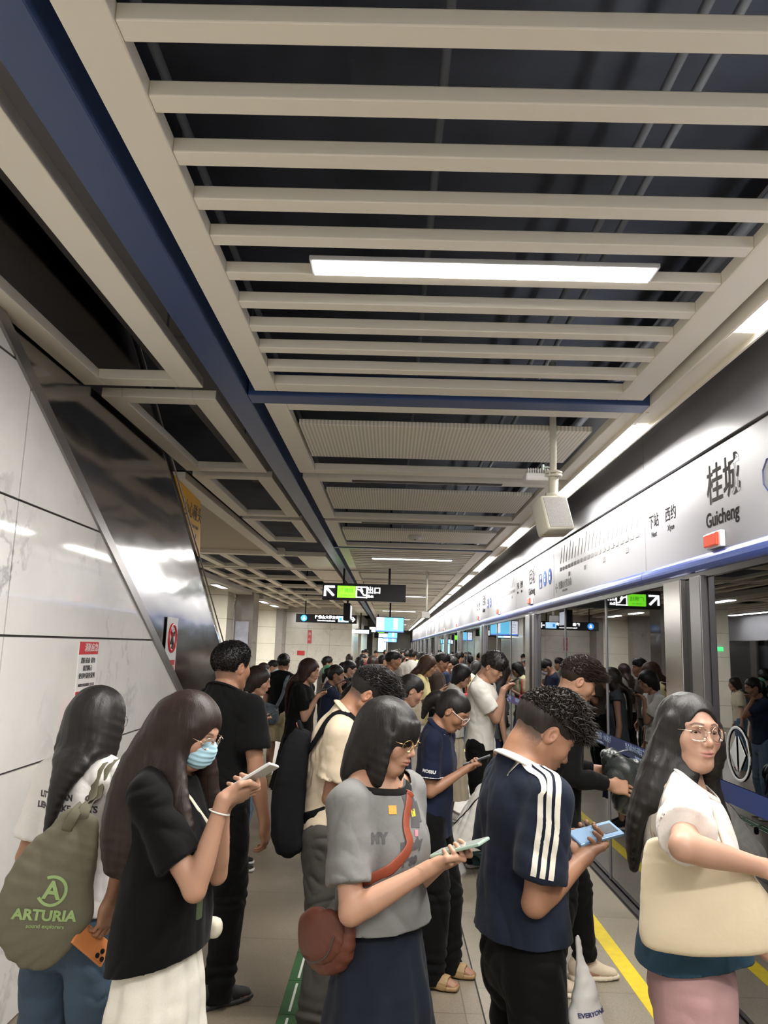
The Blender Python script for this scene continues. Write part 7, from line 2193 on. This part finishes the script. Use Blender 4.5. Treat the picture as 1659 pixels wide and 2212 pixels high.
def P_(label, px, Y, top, face, sex, hair, tm, bm, pose='phone', skin='light', shm=None, sleeve=.7, w=.95, hemk=.52, bot='trousers', name='t_shirt', ph=None, group=None, blen=1.1, eyes='down', headp=None, extras=None, long_top=False, X=None, c=None, **kw):
    far = Y > 12
    h = .0095 if Y < 9 else (.012 if Y < 14 else .017)
    fine = .0042 if Y < 9 else (.0055 if Y < 14 else .0085)
    H = 1.75 - (top - horizon(px)) * Y / 1700 + (.02 if pose in ('phone', 'phone1') else 0)
    H = max(1.45, min(1.86, H))
    ps = dict(lean=2, w=w, feet=((.1, .02, 6), (-.1, -.02, -6)))
    pc = None
    if pose in ('phone', 'phone1'):
        pc = V(.02, .27, 1.25) if c is None else V(*c); lng = V(-.08, .85, .5); nr = V(0, -.5, .85)
        hold(ps, None, 'r', pc, lng, nr); ps['re'] = (.25, -.8, -1)
        if pose == 'phone': hold(ps, None, 'l', pc, lng, nr); ps['le'] = (-.4, -.6, -1)
        ps['head'] = headp or (20, 0, 0)
    elif pose == 'folded':
        ps['rh'] = V(.0, .17, 1.12); ps['re'] = (.8, -.2, -1); ps['lh'] = V(-.02, .20, 1.15); ps['le'] = (-.8, -.2, -1); ps['rhd'] = V(-1, .1, .1); ps['lhd'] = V(1, .1, .1); ps['rhz'] = (0, 1, 0); ps['lhz'] = (0, 1, 0)
        ps['head'] = headp or (6, 0, 0)
    else:
        ps['head'] = headp or (3, 0, 0)
    x = at_px(px, Y) if X is None else X
    pr = dict(m=tm, name=name, ease=.018, hemz=hemk * H, hemr=(.178, .132), sleeve=sleeve, slr=(.068, .078) if sleeve <= 1 else (.064, .052), fold=.007, seed=int(px) % 50)
    if bot == 'skirt': bo = dict(kind='skirt', m=bm, len=kw.get('slen', .70), r=kw.get('sr', (.155, .12, .22, .20)), pleats=12, amp=.010)
    elif bot == 'shorts': bo = dict(name='shorts', m=bm, leg=(.105, .105, .10, .10), len=.42, ease=.012)
    else: bo = dict(m=bm, leg=kw.get('leg', (.092, .078, .072, .07)), len=blen)
    K = person(label, x, Y, face, H, sex, skin, ps, top=pr, bottom=bo, shoes=dict(m=shm or SHB, ms=SOLE) if Y < 16 else dict(m=shm or SHB, ms=SOLE), hair=hair, h=h, fine=fine, group=group, eyes='down')
    if pc is not None:
        phone(K, pc * K['s'], lng, nr, ph or ('phone held by the person ' + ' '.join(label.replace(',', '').split()[(2 if label.startswith('distant') else 1):12])), group='phones of distant passengers' if Y > 14 else None)
    return K

# person in the white tee by the second door post
K = P_('tall person with black fringe in an oversized white tee, looking at a phone', 1030, 7.2, 1404, -22, 'm', HR('mop'), WHITEC, BLACK, 'phone1', 'light', w=.95, hemk=.505, ph='dark phone in the hand of the tall person in the white tee', c=(.03, .28, 1.42), headp=(24, 6, 0))
# person with short hair and cream outfit
def cream_extra(): pass
K = P_('person with short bobbed black hair in a cream top and long cream skirt', 972, 8.6, 1432, -8, 'f', HR('bob'), WHITEC, CREAMC, 'phone1', 'light', w=.92, bot='skirt', slen=.78, shm=SHW, ph='white phone held up by the person in the cream skirt', c=(.03, .24, 1.42), headp=(16, 0, 0))
glasses(K, mat('frame_black', (.02, .02, .02), .3))
ring_ = K['ring'] if 'ring' in K else None
# crouching person in white behind the striped jersey
def crouch():
    ps = dict(lean=38, hunch=.06, pelvis=.16, head=(30, 0, 0), w=.95, rh=V(.10, .48, .42), lh=V(-.10, .48, .42), re=(.6, 0, -1), le=(-.6, 0, -1), feet=((.12, .18, 5), (-.12, .14, -5)), kn=(0, 1, .9), py=-.05)
    K = person('crouching person in a white shirt with a black strap, behind the striped jersey', at_px(1018, 6.7), 6.7, 25, 1.62, 'f', 'light', ps,
               top=dict(m=WHITEC, name='shirt', ease=.028, hemz=.20, hemr=(.20, .18), sleeve=1.5, slr=(.066, .056), fold=.010, seed=9), bottom=dict(m=TEAL, leg=(.080, .070, .068, .065), ease=-.012, len=1.1), shoes=dict(m=SHB, ms=SOLE),
               hair=HR('tail'), h=.009, fine=.0045)
    B = K['B']; r, o0 = world_root(K, 'sling_strap', B(.6), 'black sling strap with buckle across the back of the crouching person', 'bag')
    pts = [B(.95) + V(.10, -.05, .06), B(.8) + V(.05, -.16, .03), B(.55) + V(-.0, -.17, .02), B(.25) + V(-.10, -.14, .0)]
    strap_on(K, r, o0, pts, [V(0, -.6, 1)] * 4, .014, .003, BLACK)
    lump(r, [ell(B(.25) + V(-.12, -.16, 0) - o0, (.03, .02, .03), k=0, pw=3)], .006, BLACK, 'buckle')
crouch()
# black tee, denim cross-body bag, back turned
K = P_('person in a black tee and beige shorts with a denim shoulder bag, back turned', 600, 10.5, 1411, 82, 'm', HR('short'), BLACK, KHAKI, None, 'mid', bot='shorts', shm=SHW)
r, o0 = world_root(K, 'shoulder_bag', (-.12, -.17, .86), 'blue-grey washed denim shoulder bag of the person in beige shorts', 'bag')
DB = mat('denim_bag', srgb(92, 102, 110), .8, noise=(14, .45))
lump(r, [sweep([((0, 0, -.10), .14, .04), ((0, 0, -.03), .165, .055), ((.02, 0, .08), .14, .04), ((.03, 0, .12), .12, .02)], k=0, side=V(1, 0, 0), n=3, pw=2.6)], .01, DB, 'bag_body', folds(4, .006))
S_ = K['sh'][1]
strap_on(K, r, o0, [o0 + V(.12, -.02, .08), V(.09, -.2, K['B'](.5)[2]), V(.10, -.15, K['B'](.8)[2]), V(.10, 0, K['B'](.95)[2] + .03), V(.08, .12, K['B'](.8)[2])], [V(0, -1, 0), V(0, -1, 0), V(0, -1, .2), V(0, 0, 1), V(0, 1, .2)], .022, .004, DB)
K = P_('person with long dark red-brown hair in a black tee, phone raised near the chin', 642, 8.0, 1419, -14, 'f', HR('long', hair_mat('hair_red', (.03, .012, .009))), BLACK, BLACK, 'phone1', 'light', w=1.08, c=(.03, .27, 1.36), headp=(12, 0, 0), bot='skirt', slen=.62, sr=(.16, .13, .25, .23))
K = P_('person with black hair in a green scrunchie and navy tee, phone at the face', 702, 9.2, 1433, -5, 'f', HR('tail'), NAVYC, DENIM, 'phone1', 'mid', c=(.03, .20, 1.48), headp=(14, 0, 0))
t = tag(empty('scrunchie', tuple(to_world(K, K['hp'](V(0, -.11, .02))))), 'mint green scrunchie in the hair of the person in the navy tee', 'hair tie')
MB().tube([V(0.045 * math.cos(a), .01 * math.sin(3 * a), .05 * math.sin(a)) for a in np.linspace(0, TAU, 24, endpoint=False)], .022, 8, closed=True).build('cloth_ring', cloth('mint', srgb(120, 190, 150)), t, True)
K = P_('person with short black hair and glasses facing sideways behind the scrunchie', 690, 14.5, 1417, 10, 'm', HR('short'), GREYC, BLACK, None, 'mid')
glasses(K, mat('frame_black', (.02, .02, .02), .3))
P_('person with tied black hair and bare forearms in a black tee near the grey wall', 732, 11.0, 1423, -2, 'f', HR('tail'), BLACK, BROWNC, 'phone', 'pale')
P_('person with long straight black hair in black, standing behind the cream polo', 762, 6.6, 1436, 18, 'f', HR('long', HB), BLACK, BLACK, 'phone', 'mid', headp=(18, 0, 0))
P_('person with black ponytail just behind the bowed head of the cream polo', 852, 6.0, 1450, 10, 'f', HR('tail'), NAVYC, BLACK, 'phone', 'light', headp=(26, 0, 0))
P_('person with reddish brown hair seen from behind in the middle distance', 793, 13, 1413, 60, 'f', HR('long', HBR), GREYC, BLACK, None, 'light')
P_('person with brown hair seen from behind against the corner of the grey wall', 745, 20, 1410, 80, 'f', HR('long', HBR), BROWNC, BLACK, None)
P_('person with short black hair and tan face in a grey-brown tee, looking right', 828, 11.2, 1403, 2, 'm', HR('short'), BROWNC, BLACK, None, 'tan', headp=(4, 4, 0))
# yellow blouse
K = P_('person with long brown hair in a pale yellow blouse, looking at a phone', 898, 9.5, 1411, -8, 'f', HR('long', hair_mat('hair_chestnut', (.05, .024, .013))), YELC, WHITEC, 'phone1', 'light', c=(.03, .32, 1.32), w=.9, ph='phone held by the person in the pale yellow blouse', bot='skirt')
r, o0 = world_root(K, 'shoulder_bag', (.18, -.04, 1.05), 'cream shoulder bag under the arm of the person in the yellow blouse', 'bag')
lump(r, [sweep([((0, 0, -.14), .13, .04), ((0, 0, 0), .12, .05), ((0, 0, .12), .09, .03)], k=0, side=V(0, 1, 0), n=3, pw=2.6)], .01, CREAMC, 'bag_body', folds(4, .006))
strap_on(K, r, o0, [o0 + V(0, -.06, .1), V(.13, -.08, 1.25), K['sh'][1] + V(-.03, 0, .06), V(.13, .1, 1.25), o0 + V(0, .08, .1)], [V(1, -1, 0), V(1, -1, 0), V(0, 0, 1), V(1, 1, 0), V(1, 1, 0)], .012, .004, CREAMC)
P_('person with short black hair in a dark brown shirt beside the yellow blouse', 930, 11.2, 1408, -4, 'm', HR('short'), BROWNC, BLACK, 'phone', 'tan', w=1.05, c=(.02, .30, 1.33))
K = P_('person with bowed head and face mask in navy, right of the brown shirt', 950, 13, 1415, -4, 'm', HR('short'), NAVYC, BLACK, 'phone', 'mid', headp=(34, 0, 0), c=(.02, .30, 1.33))
mask(K, mat('mask_white', (.6, .63, .66), .8))
P_('person with black hair in a white tee, back turned, beyond the yellow blouse', 880, 17, 1402, 70, 'm', HR('short'), WHITEC, BLACK, None, 'mid')
K = P_('person facing the camera in a white shirt, red tie and face mask, far off', 782, 26, 1402, -92, 'm', HR('short'), WHITEC, BLACK, None, 'mid')
mask(K, mat('mask_white', (.6, .63, .66), .8))
MB().prism([(-.03, 1.38), (.03, 1.38), (.045, 1.05), (0, 1.0), (-.045, 1.05)], .165, .18, 'y').build('red_tie', mat('tie_red', srgb(150, 30, 40), .6), K['root'])
# by the steel panel
K = P_('person with dark hair and pale grey top beside the person in black, phone in hand', 527, 6.6, 1436, 0, 'f', HR('bob', HDB), cloth('cloth_pale_grey', srgb(178, 176, 170)), DENIM, 'phone1', 'light', w=.86, c=(.03, .20, 1.26), headp=(12, 0, 0))
P_('person with short dark hair, head bowed, left of the black tee and shorts', 553, 13, 1438, 10, 'f', HR('bob', HDB), CREAMC, DENIM, None, 'light')
K = P_('person in a face mask and glasses behind the raised hand, far left of the queue', 570, 15, 1441, 5, 'm', HR('short'), WHITEC, BLACK, 'phone', 'light')
mask(K, mat('mask_blue', srgb(160, 196, 210)))
# near the doors, mostly seen in the glass
P_('person with long black hair in a grey tank top and dark skirt beside the doors', 1058, 8.5, 1428, 10, 'f', HR('long', HDB), cloth('tank_grey', srgb(70, 74, 78)), NAVYC, None, 'light', sleeve=.12, w=.85, bot='skirt', X=1.12)
K = P_('person with long black hair in a cream cardigan carrying a red and purple tote', 1020, 13.2, 1425, -6, 'f', HR('long', HB), cloth('cardigan', srgb(206, 198, 160)), DENIM, 'phone1', 'light', X=1.34, bot='skirt')
r, o0 = world_root(K, 'tote_bag', (.22, .0, .88), 'red and purple printed tote bag seen near the screen doors', 'bag')
lump(r, [sweep([((0, 0, -.17), .16, .04), ((0, 0, 0), .15, .05), ((0, 0, .15), .13, .03)], k=0, side=V(0, 1, 0), n=3, pw=3)], .012, mat('tote_red', srgb(190, 30, 50), .6), 'bag_body', folds(4, .006))
MB().box((.045, -.13, -.17), (.055, .13, -.08)).build('purple_band', mat('tote_purple', srgb(96, 60, 150), .6), r)
MB().tube([V(0, -.08, .15), V(-.04, -.06, .42), V(-.04, .06, .42), V(0, .08, .15)], .01, 6).build('handle', mat('tote_red', srgb(190, 30, 50), .6), r, True)
P_('person in a maroon shirt between the far door posts', 1008, 17.5, 1408, 20, 'm', HR('short'), MAROON, BLACK, None, 'mid', X=1.45)
# far heads, each its own
FAR = [(842, 16, 1409, 30, 'm', 'short', GREYC, 'in a light grey-green tee'), (853, 19, 1413, -10, 'f', 'bob', CREAMC, 'in a cream top with bowed head'), (868, 22, 1405, 60, 'm', 'short', BLACK, 'in black with dark hair'),
       (812, 17, 1412, 20, 'f', 'tail', WHITEC, 'in a white top with tied hair'), (803, 30, 1404, -80, 'm', 'short', NAVYC, 'in navy facing the camera'), (835, 27, 1405, 0, 'f', 'long', BROWNC, 'in brown with long hair'),
       (857, 31, 1403, 10, 'm', 'short', WHITEC, 'in a white shirt far off'), (845, 38, 1401, 40, 'f', 'bob', BLACK, 'in black with a bob'), (872, 34, 1403, 20, 'm', 'short', MAROON, 'in dark red'),
       (890, 24, 1406, 10, 'f', 'long', YELC, 'in pale yellow'), (900, 20, 1407, -5, 'm', 'short', NAVYC, 'in navy beyond the yellow blouse'), (915, 18.6, 1409, 0, 'f', 'tail', WHITEC, 'in a white top by the doors'),
       (862, 44, 1401, 0, 'm', 'short', GREYC, 'in grey'), (850, 50, 1400, 0, 'f', 'long', CREAMC, 'in cream'), (875, 46, 1401, 30, 'm', 'short', BLACK, 'in black near the far doors'), (822, 40, 1402, -60, 'f', 'bob', TEAL, 'in teal'),
       (765, 16, 1416, 60, 'f', 'long', BLACK, 'in black with long hair'), (770, 22, 1412, 20, 'm', 'short', BLACK, 'in black beside the wall corner'), (776, 34, 1404, -90, 'm', 'short', GREYC, 'in grey facing the camera'), (962, 20, 1411, 10, 'f', 'bob', BROWNC, 'in brown by the doors')]
for px, Y, tp, fa, sx, hk, tm, d in FAR:
    P_('distant person %s, %s down the platform' % (d, 'a third' if Y < 25 else ('halfway' if Y < 38 else 'fully')), px, Y, tp, fa, sx, HR(hk), tm, BLACK, 'none', 'mid', group='distant passengers')
